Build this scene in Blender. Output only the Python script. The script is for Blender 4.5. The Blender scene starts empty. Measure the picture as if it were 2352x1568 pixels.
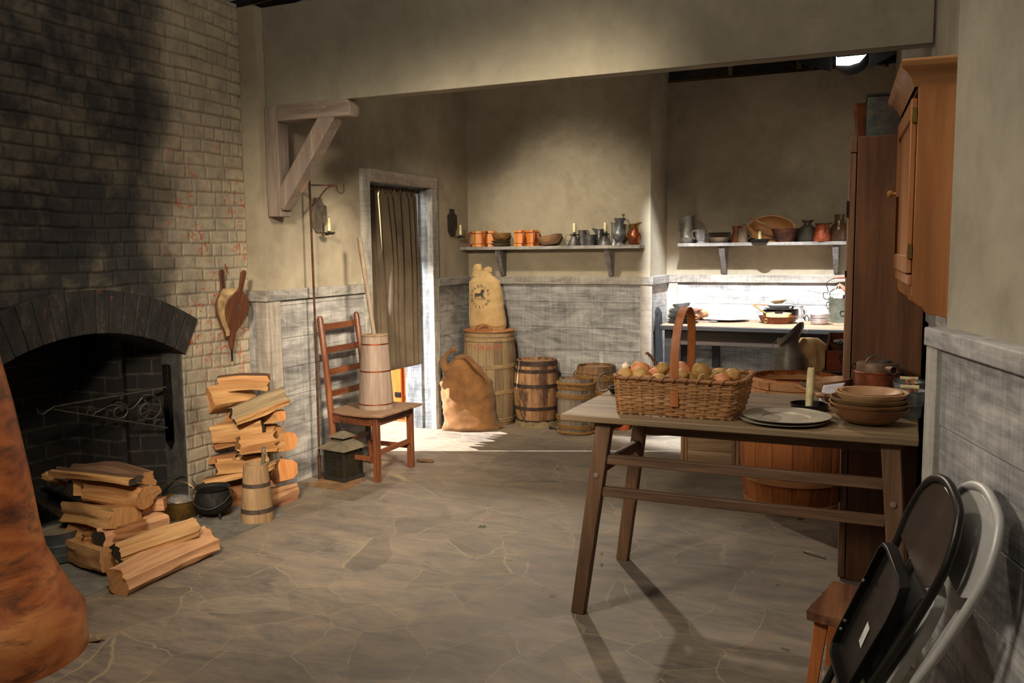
import bpy, bmesh, math, random
from mathutils import Vector, Matrix, Euler, noise as mnoise
random.seed(7)
PI = math.pi
scn = bpy.context.scene
COL = scn.collection
def V(*a): return Vector(a)
def rad(d): return d*PI/180

# ------------------------------------------------------------------ camera
CAM_H = 1.5
_yaw, _pit, _rol, _f = rad(24.2255), rad(6.0069), rad(-0.638), 2016.7
_fw = V(-math.sin(_yaw)*math.cos(_pit), math.cos(_yaw)*math.cos(_pit), -math.sin(_pit))
_rt = V(math.cos(_yaw), math.sin(_yaw), 0)
_up = _rt.cross(_fw)
CR = _rt*math.cos(_rol)+_up*math.sin(_rol)
CU = -_rt*math.sin(_rol)+_up*math.cos(_rol)
CF = _fw
CP = V(0, 0, CAM_H)
cam = bpy.data.cameras.new('camera')
cam.lens = 2016.7/2352*36; cam.sensor_width = 36; cam.clip_start = .05; cam.clip_end = 60
camo = bpy.data.objects.new('camera', cam); COL.objects.link(camo)
mw = Matrix((( CR.x, CU.x, -CF.x, 0), (CR.y, CU.y, -CF.y, 0), (CR.z, CU.z, -CF.z, CAM_H), (0, 0, 0, 1)))
camo.matrix_world = mw
scn.camera = camo
# measuring helpers: where a sight line of the survey camera meets a world plane
def sight(x, y): return CR*((x-1176)/_f)-CU*((y-784)/_f)+CF
def onz(x, y, z=0.0):
    d = sight(x, y); return CP+d*((z-CAM_H)/d.z)
def onx(x, y, X):
    d = sight(x, y); return CP+d*(X/d.x)
def ony(x, y, Y):
    d = sight(x, y); return CP+d*(Y/d.y)

# ------------------------------------------------------------------ world, lights, exposure
scn.view_settings.view_transform = 'Standard'
scn.view_settings.look = 'None'
scn.view_settings.gamma = 1
scn.view_settings.use_curve_mapping = False
scn.view_settings.exposure = 0.14
w = bpy.data.worlds.new('studio_dark'); scn.world = w; w.use_nodes = True
w.node_tree.nodes['Background'].inputs[0].default_value = (.9, .8, .68, 1)
w.node_tree.nodes['Background'].inputs[1].default_value = .042
def lamp(kind, name, loc, to, power, col, size=.3, angle=60, blend=.5, sizey=None):
    l = bpy.data.lights.new(name, kind); l.energy = power; l.color = col
    if kind == 'SPOT':
        l.spot_size = rad(angle); l.spot_blend = blend; l.shadow_soft_size = size
    if kind == 'AREA':
        l.size = size
        if sizey: l.shape = 'RECTANGLE'; l.size_y = sizey
    o = bpy.data.objects.new(name, l); COL.objects.link(o)
    o.location = loc
    o.rotation_euler = (Vector(to)-Vector(loc)).to_track_quat('-Z', 'Y').to_euler()
    return o
WARM = (1, .83, .61)
lamp('SPOT', 'key_spot', (-1.2, .2, 2.72), (-3.1, 5.6, .25), 1000, WARM, .22, 48, 1.0)
lamp('SPOT', 'wall_spot', (-.35, 3.2, 3.0), (-3.6, 5.35, .68), 1050, WARM, .34, 36, 1.0)
lamp('SPOT', 'alcove_fill', (-.75, 5.0, 3.9), (-1.1, 7.55, 1.2), 260, WARM, .15, 40, 1.0)  # added fill that lifts the dark alcove shelf, source unseen
lamp('SPOT', 'shelf_spot', (-3.0, 5.0, 3.7), (-2.5, 7.15, .9), 330, (1, .86, .66), .10, 50, 1.0)
lamp('SPOT', 'back_spot', (-3.35, 7.75, 3.9), (-1.2, 3.9, 0), 450, (1, .86, .70), .07, 46, .6)
lamp('SPOT', 'door_spot', (-8.4, 3.65, 4.2), (-3.65, 6.05, .55), 12000, (1, .96, .92), .03, 16, .3)
lamp('AREA', 'passage_fill', (-5.0, 5.6, 2.3), (-4.3, 6.8, .9), 50, (1, .93, .80), .6)  # added area fill to brighten the passage wall
lamp('SPOT', 'bench_spot', (-1.25, 5.35, 3.6), (-1.08, 7.58, .75), 2100, (.95, .975, 1), .02, 52, .4)
lamp('SPOT', 'hearth_fill', (-.9, 1.0, 3.1), (-3.35, 3.1, .1), 230, WARM, .25, 46, 1.0)  # unseen fill added to brighten the log pile and hearth
lamp('AREA', 'overhead_soft', (-1.2, 2.3, 4.4), (-1.3, 3.2, 0), 36, (1, .86, .70), 2.2)
lamp('SPOT', 'right_spot', (-2.9, .4, 3.1), (-.1, 3.3, .65), 330, (1, .88, .72), .3, 50, .9)

# ------------------------------------------------------------------ node helpers
def lin(c):
    def f(v):
        v /= 255.0
        return v/12.92 if v <= .04045 else ((v+.055)/1.055)**2.4
    return (f(c[0]), f(c[1]), f(c[2]), 1)
class NB:
    def __init__(s, name, rough=.6, metal=0.0):
        s.m = bpy.data.materials.new(name); s.m.use_nodes = True
        s.t = s.m.node_tree; s.b = s.t.nodes['Principled BSDF']
        s.b.inputs['Roughness'].default_value = rough; s.b.inputs['Metallic'].default_value = metal
        s._c = None
    def n(s, kind, **kw):
        x = s.t.nodes.new(kind)
        for k, v in kw.items(): setattr(x, k, v)
        return x
    def link(s, a, b): s.t.links.new(a, b)
    def set(s, sock, v):
        if hasattr(v, 'is_output') or isinstance(v, bpy.types.NodeSocket): s.link(v, sock)
        else: sock.default_value = v
    def co(s):                         # object coordinates, shifted per object
        if s._c is None:
            tc = s.n('ShaderNodeTexCoord'); oi = s.n('ShaderNodeObjectInfo')
            m = s.n('ShaderNodeVectorMath', operation='MULTIPLY_ADD')
            cb = s.n('ShaderNodeCombineXYZ')
            for i in range(3): s.link(oi.outputs['Random'], cb.inputs[i])
            s.link(cb.outputs[0], m.inputs[0]); m.inputs[1].default_value = (17, 31, 23)
            s.link(tc.outputs['Object'], m.inputs[2]); s._c = m.outputs[0]
        return s._c
    def raw(s): return s.n('ShaderNodeTexCoord').outputs['Object']
    def map(s, v, sc=(1, 1, 1), rot=(0, 0, 0), loc=(0, 0, 0)):
        m = s.n('ShaderNodeMapping'); s.link(v, m.inputs[0])
        m.inputs['Location'].default_value = loc; m.inputs['Rotation'].default_value = rot; m.inputs['Scale'].default_value = sc
        return m.outputs[0]
    def noise(s, v, scale=5, detail=4, rough=.55, dist=0, col=False):
        x = s.n('ShaderNodeTexNoise'); s.link(v, x.inputs['Vector'])
        x.inputs['Scale'].default_value = scale; x.inputs['Detail'].default_value = detail
        x.inputs['Roughness'].default_value = rough; x.inputs['Distortion'].default_value = dist
        return x.outputs[1 if col else 0]
    def ramp(s, f, stops, interp='LINEAR'):
        x = s.n('ShaderNodeValToRGB'); s.link(f, x.inputs[0]); e = x.color_ramp.elements
        x.color_ramp.interpolation = interp
        while len(e) < len(stops): e.new(.5)
        for el, (p, c) in zip(e, stops):
            el.position = p
            el.color = (c, c, c, 1) if isinstance(c, (int, float)) else (lin(c) if len(c) == 3 else c)
        return x.outputs[0]
    def mix(s, a, b, f, mode='MIX'):
        x = s.n('ShaderNodeMix', data_type='RGBA', blend_type=mode)
        def cc(v): return lin(v) if isinstance(v, tuple) and len(v) == 3 else v
        s.set(x.inputs[0], f); s.set(x.inputs[6], cc(a)); s.set(x.inputs[7], cc(b))
        return x.outputs[2]
    def math(s, op, a, b=0.0, c=None, clamp=False):
        x = s.n('ShaderNodeMath', operation=op, use_clamp=clamp); s.set(x.inputs[0], a); s.set(x.inputs[1], b)
        if c is not None: s.set(x.inputs[2], c)
        return x.outputs[0]
    def sep(s, v):
        x = s.n('ShaderNodeSeparateXYZ'); s.link(v, x.inputs[0]); return x.outputs
    def col(s, c):
        s.set(s.b.inputs['Base Color'], lin(c) if isinstance(c, tuple) else c); return s
    def bump(s, h, strength=.3, dist=.01):
        x = s.n('ShaderNodeBump'); x.inputs['Strength'].default_value = strength; x.inputs['Distance'].default_value = dist
        s.link(h, x.inputs['Height']); s.link(x.outputs[0], s.b.inputs['Normal']); return s
    def rough(s, v): s.set(s.b.inputs['Roughness'], v); return s

def wood(name, dark, mid, light, axis=0, fine=1.0, rough=.55, bump=.25, along=1.3, wear=None, dust=None):
    b = NB(name, rough); c = b.co()
    sc = [13*fine]*3; sc[axis] = along*fine
    v = b.map(c, tuple(sc))
    n1 = b.noise(v, 1.0, 6, .6, 1.2)
    sc2 = [90*fine]*3; sc2[axis] = 3.5*fine
    n2 = b.noise(b.map(c, tuple(sc2)), 1.0, 4, .6, .3)
    f = b.math('MULTIPLY_ADD', n2, .35, b.math('MULTIPLY', n1, .75))
    colr = b.ramp(f, [(.32, dark), (.52, mid), (.72, light)])
    if wear:
        nw = b.noise(b.map(c, (1, 1, 1)), 9, 6, .7)
        colr = b.mix(colr, wear, b.ramp(nw, [(.60, 0.0), (.68, .7)]))
    if dust:
        g = b.n('ShaderNodeNewGeometry'); nz = b.sep(g.outputs['Normal'])[2]
        fd = b.math('MULTIPLY', b.ramp(nz, [(.7, 0.0), (.95, 1.0)]), b.ramp(b.noise(c, 14, 4), [(.3, .35), (.7, .85)]))
        colr = b.mix(colr, dust, fd)
    b.col(colr); b.bump(f, bump, .004); return b.m
def metal(name, c, c2, rough=.35, metallic=1.0, scale=14, bump=.08, spots=None):
    b = NB(name, rough, metallic); v = b.co()
    n = b.noise(v, scale, 6, .65)
    colr = b.ramp(n, [(.35, c2), (.62, c)])
    if spots: colr = b.mix(colr, spots, b.ramp(b.noise(v, scale*3.1, 4, .7), [(.6, 0.0), (.7, .8)]))
    b.col(colr); b.rough(b.ramp(n, [(.3, min(1, rough+.22)), (.7, rough)])); b.bump(n, bump, .004); return b.m
def plain(name, c, rough=.5, metallic=0.0, var=.12):
    b = NB(name, rough, metallic)
    d = tuple(int(x*(1-var)) for x in c); l = tuple(min(255, int(x*(1+var))) for x in c)
    b.col(b.ramp(b.noise(b.co(), 18, 4), [(.35, d), (.65, l)])); return b.m
def fabric(name, c, c2, weave=420, rough=.95, bump=.5, bend=6):
    b = NB(name, rough); v = b.co(); s = b.sep(v)
    wv = b.math('MULTIPLY', b.math('SINE', b.math('MULTIPLY', s[0], weave)), b.math('SINE', b.math('MULTIPLY', s[2], weave)))
    n = b.noise(v, bend, 5, .6); h = b.math('MULTIPLY_ADD', wv, .25, n)
    b.col(b.mix(b.ramp(n, [(.35, c2), (.65, c)]), c2, b.math('MULTIPLY_ADD', wv, .18, .18)))
    b.bump(h, bump, .003); b.b.inputs['Sheen Weight'].default_value = .15; return b.m

# ------------------------------------------------------------------ mesh helpers
def tag(o, label=None, cat=None, group=None, kind=None):
    if label: o['label'] = label
    if cat: o['category'] = cat
    if group: o['group'] = group
    if kind: o['kind'] = kind
    return o
def link(name, me, m, parent=None):
    o = bpy.data.objects.new(name, me); COL.objects.link(o)
    if m:
        for k in (m if isinstance(m, (list, tuple)) else [m]): me.materials.append(k)
    if parent: o.parent = parent
    return o
def thing(name, label, cat, loc=(0, 0, 0), rz=0.0, group=None, rot=None):
    o = bpy.data.objects.new(name, None); COL.objects.link(o); o.empty_display_size = .05
    o.location = loc; o.rotation_euler = rot if rot is not None else (0, 0, rz)
    return tag(o, label, cat, group)
def copy_tree(o, parent=None):
    c = o.copy(); COL.objects.link(c)
    c.parent = parent
    for ch in list(o.children): copy_tree(ch, c)
    return c
class MB:
    """collects verts and faces of ONE mesh object"""
    def __init__(s): s.v = []; s.f = []; s.mi = []; s.k = 0
    def add(s, vs, fs, M=None):
        o = len(s.v)
        s.v += [tuple(M @ Vector(p)) if M is not None else tuple(p) for p in vs]
        s.f += [tuple(i+o for i in f) for f in fs]; s.mi += [s.k]*len(fs); return s
    def box(s, a, b, M=None):          # opposite corners
        x0, y0, z0 = a; x1, y1, z1 = b
        vs = [(x, y, z) for z in (z0, z1) for y in (y0, y1) for x in (x0, x1)]
        return s.add(vs, [(0, 2, 3, 1), (4, 5, 7, 6), (0, 1, 5, 4), (1, 3, 7, 5), (3, 2, 6, 7), (2, 0, 4, 6)], M)
    def cbox(s, c, d, M=None):
        return s.box([c[i]-d[i]/2 for i in range(3)], [c[i]+d[i]/2 for i in range(3)], M)
    def beam(s, p, q, w, h, up=(0, 0, 1), w2=None, h2=None):    # bar from p to q
        p = Vector(p); q = Vector(q); d = (q-p).normalized(); u = Vector(up)
        sx = d.cross(u)
        if sx.length < 1e-4: sx = d.cross(V(0, 1, 0))
        sx.normalize(); u = sx.cross(d).normalized()
        w2 = w if w2 is None else w2; h2 = h if h2 is None else h2
        vs = [p+sx*a*w/2+u*b*h/2 for a, b in ((-1, -1), (1, -1), (1, 1), (-1, 1))]+[q+sx*a*w2/2+u*b*h2/2 for a, b in ((-1, -1), (1, -1), (1, 1), (-1, 1))]
        return s.add(vs, [(0, 1, 2, 3), (7, 6, 5, 4), (0, 4, 5, 1), (1, 5, 6, 2), (2, 6, 7, 3), (3, 7, 4, 0)])
    def lathe(s, prof, seg=32, M=None, cap=True, sx=1.0, sy=1.0, warp=None):   # prof [(r,z)...]
        vs = []; fs = []; n = len(prof)
        for r, z in prof:
            for i in range(seg):
                a = 2*PI*i/seg; p = [r*math.cos(a)*sx, r*math.sin(a)*sy, z]
                if warp: p = warp(p, a, r, z)
                vs.append(tuple(p))
        for j in range(n-1):
            for i in range(seg):
                k = (i+1) % seg
                fs.append((j*seg+i, j*seg+k, (j+1)*seg+k, (j+1)*seg+i))
        if cap:
            if prof[0][0] > 1e-5: fs.append(tuple(range(seg-1, -1, -1)))
            if prof[-1][0] > 1e-5: fs.append(tuple((n-1)*seg+i for i in range(seg)))
        return s.add(vs, fs, M)
    def tube(s, pts, r, seg=8, closed=False, flat=1.0, caps=True):
        pts = [Vector(p) for p in pts]; n = len(pts); rs = r if isinstance(r, (list, tuple)) else [r]*n
        vs = []; fs = []; prev = None
        for i, p in enumerate(pts):
            if closed: t = (pts[(i+1) % n]-pts[i-1])
            else: t = pts[min(i+1, n-1)]-pts[max(i-1, 0)]
            t.normalize()
            if prev is None:
                a = t.cross(V(0, 0, 1))
                if a.length < .05: a = t.cross(V(1, 0, 0))
                a.normalize()
            else:
                a = prev-t*prev.dot(t); a.normalize()
            prev = a; bb = t.cross(a)
            for j in range(seg):
                th = 2*PI*j/seg
                vs.append(tuple(p+a*math.cos(th)*rs[i]+bb*math.sin(th)*rs[i]*flat))
        m = n if closed else n-1
        for i in range(m):
            k = (i+1) % n
            for j in range(seg):
                l = (j+1) % seg
                fs.append((i*seg+j, i*seg+l, k*seg+l, k*seg+j))
        if not closed and caps:
            fs.append(tuple(range(seg-1, -1, -1))); fs.append(tuple((n-1)*seg+j for j in range(seg)))
        return s.add(vs, fs)
    def ribbon(s, pts, w, t, wdir=(0, 1, 0), ws=None):     # flat strip of width w along wdir, thickness t
        pts = [Vector(p) for p in pts]; wd = Vector(wdir).normalized(); n = len(pts); vs = []; fs = []
        for i, p in enumerate(pts):
            tg = (pts[min(i+1, n-1)]-pts[max(i-1, 0)]).normalized(); nn = tg.cross(wd).normalized()
            ww = ws[i] if ws else w
            for a, b in ((-1, -1), (1, -1), (1, 1), (-1, 1)): vs.append(tuple(p+wd*a*ww/2+nn*b*t/2))
        for i in range(n-1):
            for j in range(4):
                l = (j+1) % 4; fs.append((i*4+j, i*4+l, i*4+4+l, i*4+4+j))
        fs += [(3, 2, 1, 0), tuple((n-1)*4+j for j in range(4))]
        return s.add(vs, fs)
    def prism(s, poly, h0, h1, M=None):       # poly in xy, extruded in z
        n = len(poly); vs = [(x, y, h0) for x, y in poly]+[(x, y, h1) for x, y in poly]
        fs = [tuple(range(n-1, -1, -1)), tuple(range(n, 2*n))]+[(i, (i+1) % n, n+(i+1) % n, n+i) for i in range(n)]
        return s.add(vs, fs, M)
    def sphere(s, c, r, seg=16, rings=10, M=None, fn=None):
        rx, ry, rz_ = r if isinstance(r, (tuple, list)) else (r, r, r)
        vs = []; fs = []
        for j in range(rings+1):
            ph = PI*j/rings
            for i in range(seg):
                th = 2*PI*i/seg
                d = V(math.sin(ph)*math.cos(th), math.sin(ph)*math.sin(th), math.cos(ph))
                k = fn(d) if fn else 1
                vs.append((c[0]+d.x*rx*k, c[1]+d.y*ry*k, c[2]+d.z*rz_*k))
        for j in range(rings):
            for i in range(seg):
                k = (i+1) % seg; fs.append((j*seg+i, (j+1)*seg+i, (j+1)*seg+k, j*seg+k))
        return s.add(vs, fs, M)
    def build(s, name, m, parent=None, smooth=38, bevel=0, bseg=2, sub=0):
        me = bpy.data.meshes.new(name)
        bm = bmesh.new(); vs = [bm.verts.new(p) for p in s.v]
        for f, k in zip(s.f, s.mi):
            try: bf = bm.faces.new([vs[i] for i in f]); bf.material_index = k
            except ValueError: pass
        bmesh.ops.remove_doubles(bm, verts=bm.verts, dist=1e-5)
        bmesh.ops.dissolve_degenerate(bm, edges=bm.edges, dist=1e-6)
        bmesh.ops.recalc_face_normals(bm, faces=bm.faces)
        if smooth:
            for f in bm.faces: f.smooth = True
            lim = rad(smooth)
            for e in bm.edges:
                e.smooth = not (len(e.link_faces) == 2 and e.calc_face_angle(0) > lim)
        bm.to_mesh(me); bm.free()
        o = link(name, me, m, parent)
        if bevel:
            md = o.modifiers.new('bevel', 'BEVEL'); md.width = bevel; md.segments = bseg; md.limit_method = 'ANGLE'; md.angle_limit = rad(40)
        if sub:
            md = o.modifiers.new('sub', 'SUBSURF'); md.levels = sub; md.render_levels = sub
        return o
def T(x=0, y=0, z=0, rx=0, ry=0, rz=0, s=1.0):
    return Matrix.Translation((x, y, z)) @ Euler((rx, ry, rz)).to_matrix().to_4x4() @ Matrix.Scale(s, 4)
def arc(c, r, a0, a1, n, plane='xz'):
    o = []
    for i in range(n+1):
        a = a0+(a1-a0)*i/n; u, v = r*math.cos(a), r*math.sin(a)
        o.append({'xz': (c[0]+u, c[1], c[2]+v), 'xy': (c[0]+u, c[1]+v, c[2]), 'yz': (c[0], c[1]+u, c[2]+v)}[plane])
    return o
def smooth_pts(pts, n=6):              # catmull-rom
    P = [Vector(p) for p in pts]; P = [P[0]*2-P[1]]+P+[P[-1]*2-P[-2]]; out = []
    for i in range(1, len(P)-2):
        for k in range(n):
            t = k/n; a, b, c, d = P[i-1], P[i], P[i+1], P[i+2]
            out.append(.5*((2*b)+(c-a)*t+(2*a-5*b+4*c-d)*t*t+(3*b-a-3*c+d)*t**3))
    out.append(P[-2]); return out
# ------------------------------------------------------------------ setting materials
def plaster(name, base=(164, 154, 134), stain=(104, 92, 74), amt=.42):
    b = NB(name, .9); v = b.raw()
    n = b.noise(v, 1.6, 6, .62, .4); n2 = b.noise(v, 9, 6, .7); n3 = b.noise(v, 55, 3, .6)
    d = tuple(int(x*.90) for x in base); l = tuple(min(255, int(x*1.06)) for x in base)
    c = b.ramp(b.math('MULTIPLY_ADD', n2, .3, b.math('MULTIPLY', n, .7)), [(.36, d), (.62, l)])
    c = b.mix(c, stain, b.math('MULTIPLY', b.ramp(b.noise(b.map(v, (1, 1, .8)), 2.3, 7, .68, .5), [(.5, 0.0), (.72, 1.0)]), amt))
    c = b.mix(c, (70, 60, 46), b.math('MULTIPLY', b.ramp(n3, [(.70, 0.0), (.78, 1.0)]), .45))
    b.col(c); b.bump(b.math('MULTIPLY_ADD', n2, .6, b.math('MULTIPLY', n3, .15)), .25, .01); return b.m
def whitewash(name, axis=0, strength=1.0, base=((92, 92, 94), (146, 145, 144), (192, 190, 187))):
    b = NB(name, .8); c = b.co()
    sc = [3.2]*3; sc[axis] = .7
    n0 = b.noise(b.map(c, tuple(sc)), 1.0, 5, .6, .8)
    sa = [5]*3; sa[axis] = 55
    na = b.noise(b.map(c, tuple(sa)), 1.0, 4, .7)          # saw marks across the board
    sb = [75]*3; sb[axis] = 2.4
    nb = b.noise(b.map(c, tuple(sb)), 1.0, 5, .65, .6)     # fibres along the board
    sk = [7]*3; sk[axis] = 2.2
    nk = b.noise(b.map(c, tuple(sk)), 1.0, 6, .6, 2.5)
    f = b.math('MULTIPLY_ADD', na, .20, b.math('MULTIPLY_ADD', nb, .22, b.math('MULTIPLY_ADD', nk, .38, b.math('MULTIPLY', n0, .38))))
    col = b.ramp(f, [(.46, base[0]), (.59, base[1]), (.71, base[2])])
    col = b.mix(col, (128, 96, 70), b.math('MULTIPLY', b.ramp(b.noise(b.map(c, tuple(sc)), 2.7, 5, .7), [(.62, 0.0), (.75, 1.0)]), .35))
    b.col(col); b.bump(f, .35, .004); return b.m
M_PL = plaster('plaster_paint')
M_PLB = plaster('plaster_paint_beam', (146, 140, 124), (92, 84, 70), .4)
M_PLR = plaster('plaster_paint_right', (160, 153, 136), (112, 103, 86), .4)
M_WWX = whitewash('whitewashed_boards_x', 0); M_WWY = whitewash('whitewashed_boards_y', 1); M_WWZ = whitewash('whitewashed_boards_z', 2)
M_TRZ = whitewash('trim_boards_z', 2, base=((118, 112, 104), (158, 150, 140), (186, 178, 166)))
M_TRX = whitewash('trim_boards_x', 0, base=((96, 92, 88), (140, 134, 126), (176, 170, 160)))
M_TRY = whitewash('trim_boards_y', 1, base=((96, 96, 96), (138, 136, 132), (176, 174, 170)))
def mk_floor():
    b = NB('flagstone_floor_paint', .62); v = b.raw()
    nv = b.noise(v, 1.3, 3, .5, 0, True)
    w_ = b.n('ShaderNodeVectorMath', operation='MULTIPLY_ADD'); b.link(nv, w_.inputs[0]); w_.inputs[1].default_value = (.35, .35, 0); b.link(v, w_.inputs[2])
    nv2 = b.noise(v, 9, 3, .5, 0, True)
    w2 = b.n('ShaderNodeVectorMath', operation='MULTIPLY_ADD'); b.link(nv2, w2.inputs[0]); w2.inputs[1].default_value = (.05, .05, 0); b.link(w_.outputs[0], w2.inputs[2])
    vc = b.map(w2.outputs[0], (1, 1, 0))
    vo = b.n('ShaderNodeTexVoronoi', feature='DISTANCE_TO_EDGE'); b.link(vc, vo.inputs['Vector']); vo.inputs['Scale'].default_value = 3.1
    vcell = b.n('ShaderNodeTexVoronoi', feature='F1'); b.link(vc, vcell.inputs['Vector']); vcell.inputs['Scale'].default_value = 3.1
    g = b.math('MULTIPLY', b.ramp(vo.outputs['Distance'], [(.003, 1.0), (.009, 0.0)]), b.ramp(b.noise(v, 3.2, 4), [(.38, .15), (.55, .95)]))
    n = b.noise(b.map(v, (1, 2.4, 1), (0, 0, .5)), 2.1, 7, .68, 1.3); n2 = b.noise(b.map(v, (1, 3, 1), (0, 0, -.4)), 11, 6, .7, 1.0)
    f = b.math('MULTIPLY_ADD', n2, .45, b.math('MULTIPLY', n, .62))
    c = b.ramp(f, [(.36, (88, 82, 78)), (.50, (120, 110, 99)), (.60, (136, 123, 107)), (.72, (156, 136, 110))])
    rc = b.ramp(b.sep(vcell.outputs['Color'])[0], [(0, .80), (1, 1.14)])
    c = b.mix(c, rc, .8, 'MULTIPLY')
    c = b.mix(c, (146, 100, 68), b.math('MULTIPLY', b.ramp(b.noise(v, 2.9, 6, .75, 1.0), [(.6, 0.0), (.75, 1.0)]), .4))
    c = b.mix(c, (158, 143, 114), g)
    b.col(c); b.rough(b.ramp(n2, [(.3, .55), (.7, .8)])); b.bump(f, .12, .004); return b.m
M_FLOOR = mk_floor()
def struct(name, mb, m, parent=None, **kw):
    o = mb.build(name, m, parent, **kw)
    if parent is None: o['kind'] = 'structure'
    return o
# floor
mb = MB(); mb.box((-7.5, -1.5, -.06), (3.2, 9.6, 0)); struct('floor', mb, M_FLOOR, smooth=0)

XL = -3.60                 # left wall
YB = 7.07                  # back wall, left section
XS = -1.928                # step in the back wall
YB2 = onx(1531, 632, XS).y # back wall, right section
ZR1, ZR0 = 1.262, 1.196    # dado rail top, bottom
Y0, Y1 = 5.455, 6.375      # door opening
ZD = 2.004
def rwx(y): return .085+(4.333-y)*.066     # plaster face of the right hand wall
# -- left wall plaster (with door opening)
mb = MB()
HT = 2.96
mb.box((XL-.10, 4.345, 0), (XL, Y0-.03, HT)); mb.box((XL-.10, Y1+.03, 0), (XL, YB+.02, HT)); mb.box((XL-.10, Y0-.03, ZD+.03), (XL, Y1+.03, HT))
struct('wall_left', mb, M_PL, smooth=0)
def planks_y(name, x, ya, yb, z0, z1, hs, t=.012, seed=1):
    mb = MB(); z = z0; r = random.Random(seed)
    while z < z1-.01:
        h = min(hs*r.uniform(.93, 1.07), z1-z); mb.box((x-.004, ya, z+.0015), (x+t+r.uniform(-.001, .001), yb, z+h-.0015)); z += h
    return mb
mb = planks_y('p', XL, 4.33, Y0-.09, .0, ZR0+.01, .196, seed=3)
struct('trim_1', mb, M_WWY, smooth=0)
mb = planks_y('p', XL, Y1+.085, YB, .0, ZR0+.01, .196, seed=4); struct('trim_2', mb, M_WWY, smooth=0)
mb = MB(); mb.box((XL, 4.305, ZR0), (XL+.034, Y0-.085, ZR1)); struct('trim_3', mb, M_TRY, bevel=.003)
mb = MB(); mb.box((XL, Y1+.085, ZR0), (XL+.034, YB, ZR1)); struct('trim_4', mb, M_TRY, bevel=.003)
mb = MB(); mb.box((XL+.001, 4.325, .0), (XL+.024, 4.42, ZR0)); struct('trim_5', mb, M_TRZ, bevel=.002)
# column face turned to the room, and dado on it
XBR = -3.73
mb = MB(); mb.box((XBR-.12, 4.312, 0), (XL, 4.345, HT)); struct('wall_pier', mb, M_PL, smooth=0)
mb = MB(); mb.box((XBR-.0, 4.296, 0), (XL-.062, 4.315, ZR0)); struct('trim_6', mb, M_WWZ, smooth=0)
mb = MB(); mb.box((XL-.066, 4.292, 0), (XL+.022, 4.326, ZR0)); struct('trim_7', mb, M_TRZ, bevel=.002)
mb = MB(); mb.box((XBR-.01, 4.275, ZR0), (XL+.034, 4.308, ZR1)); struct('trim_8', mb, M_TRX, bevel=.003)
# -- back wall left section, step, right section
mb = MB(); mb.box((XL-.1, YB, 0), (XS, YB+.04, 3.02)); mb.box((XS-.04, YB+.04, 0), (XS, YB2+.04, 3.02)); struct('wall_back', mb, M_PL, smooth=0)
HB2 = 2.90
mb = MB(); mb.box((XS-.02, YB2, 0), (1.2, YB2+.05, HB2)); struct('wall_alcove', mb, M_PL, smooth=0)
def planks_x(y, xa, xb, z0, z1, hs, t=.012, seed=1):
    mb = MB(); z = z0; r = random.Random(seed)
    while z < z1-.01:
        h = min(hs*r.uniform(.93, 1.07), z1-z); mb.box((xa, y-t+r.uniform(-.001, .001), z+.0015), (xb, y+.004, z+h-.0015)); z += h
    return mb
struct('trim_9', planks_x(YB, XL, XS+.0, 0, ZR0+.01, .205, seed=5), M_WWX, smooth=0)
struct('trim_10', planks_x(YB2, XS, .3, 0, ZR0+.01, .205, seed=6), M_WWX, smooth=0)
mb = MB(); z = 0
for k in range(6): mb.box((XS-.004, YB, k*.2+.0015), (XS+.012, YB2, (k+1)*.2-.0015))
struct('trim_11', mb, M_WWY, smooth=0)
mb = MB(); mb.box((XL, YB-.034, ZR0), (XS-.001, YB, ZR1)); struct('trim_12', mb, M_TRX, bevel=.003)
mb = MB(); mb.box((XS, YB-.036, ZR0-.001), (XS+.034, YB2-.035, ZR1+.001)); struct('trim_13', mb, M_TRY, bevel=.003)
mb = MB(); mb.box((XS, YB2-.034, ZR0), (.6, YB2, ZR1)); struct('trim_14', mb, M_TRX, bevel=.003)
mb = MB(); mb.box((XS-.075, YB-.026, 0), (XS+.022, YB+.0, ZR0)); struct('trim_15', mb, M_TRZ, bevel=.002)
mb = MB(); mb.box((XS+.012, YB2-.026, 0), (XS+.105, YB2, ZR0)); struct('trim_16', mb, M_TRZ, bevel=.002)
# -- door casing
def casing():
    mb = MB(); w_ = .088
    mb.box((XL-.02, Y0-w_, 0), (XL+.03, Y0, ZD+w_)); return mb
M_CAS = whitewash('door_casing_paint', 2, base=((98, 96, 94), (150, 146, 140), (190, 186, 178)))
M_CASH = whitewash('door_casing_head_paint', 1, base=((116, 106, 98), (158, 146, 134), (190, 180, 166)))
d1 = MB(); d1.box((XL-.02, Y0-.088, 0), (XL+.03, Y0+.004, ZD+.086)); door = struct('door_1', d1, M_CAS, bevel=.003)
d2 = MB(); d2.box((XL-.02, Y1-.004, 0), (XL+.03, Y1+.088, ZD+.0)); struct('door_casing', d2, M_CAS, door, bevel=.003)
d3 = MB(); d3.box((XL-.019, Y0+.004, ZD), (XL+.031, Y1+.088, ZD+.087)); struct('door_casing', d3, M_CASH, door, bevel=.003)
M_JAMB = whitewash('door_jamb_paint', 2, base=((60, 64, 70), (112, 116, 122), (160, 164, 168)))
d4 = MB(); d4.box((XL-.26, Y1+.0, 0), (XL-.02, Y1+.03, ZD)); d4.box((XL-.26, Y1-.012, 0), (XL-.10, Y1, ZD)); struct('door_jamb', d4, M_JAMB, door, bevel=.002)
d5 = MB(); d5.box((XL-.11, Y0-.03, 0), (XL-.02, Y0, ZD)); struct('door_jamb', d5, M_JAMB, door)
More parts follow.
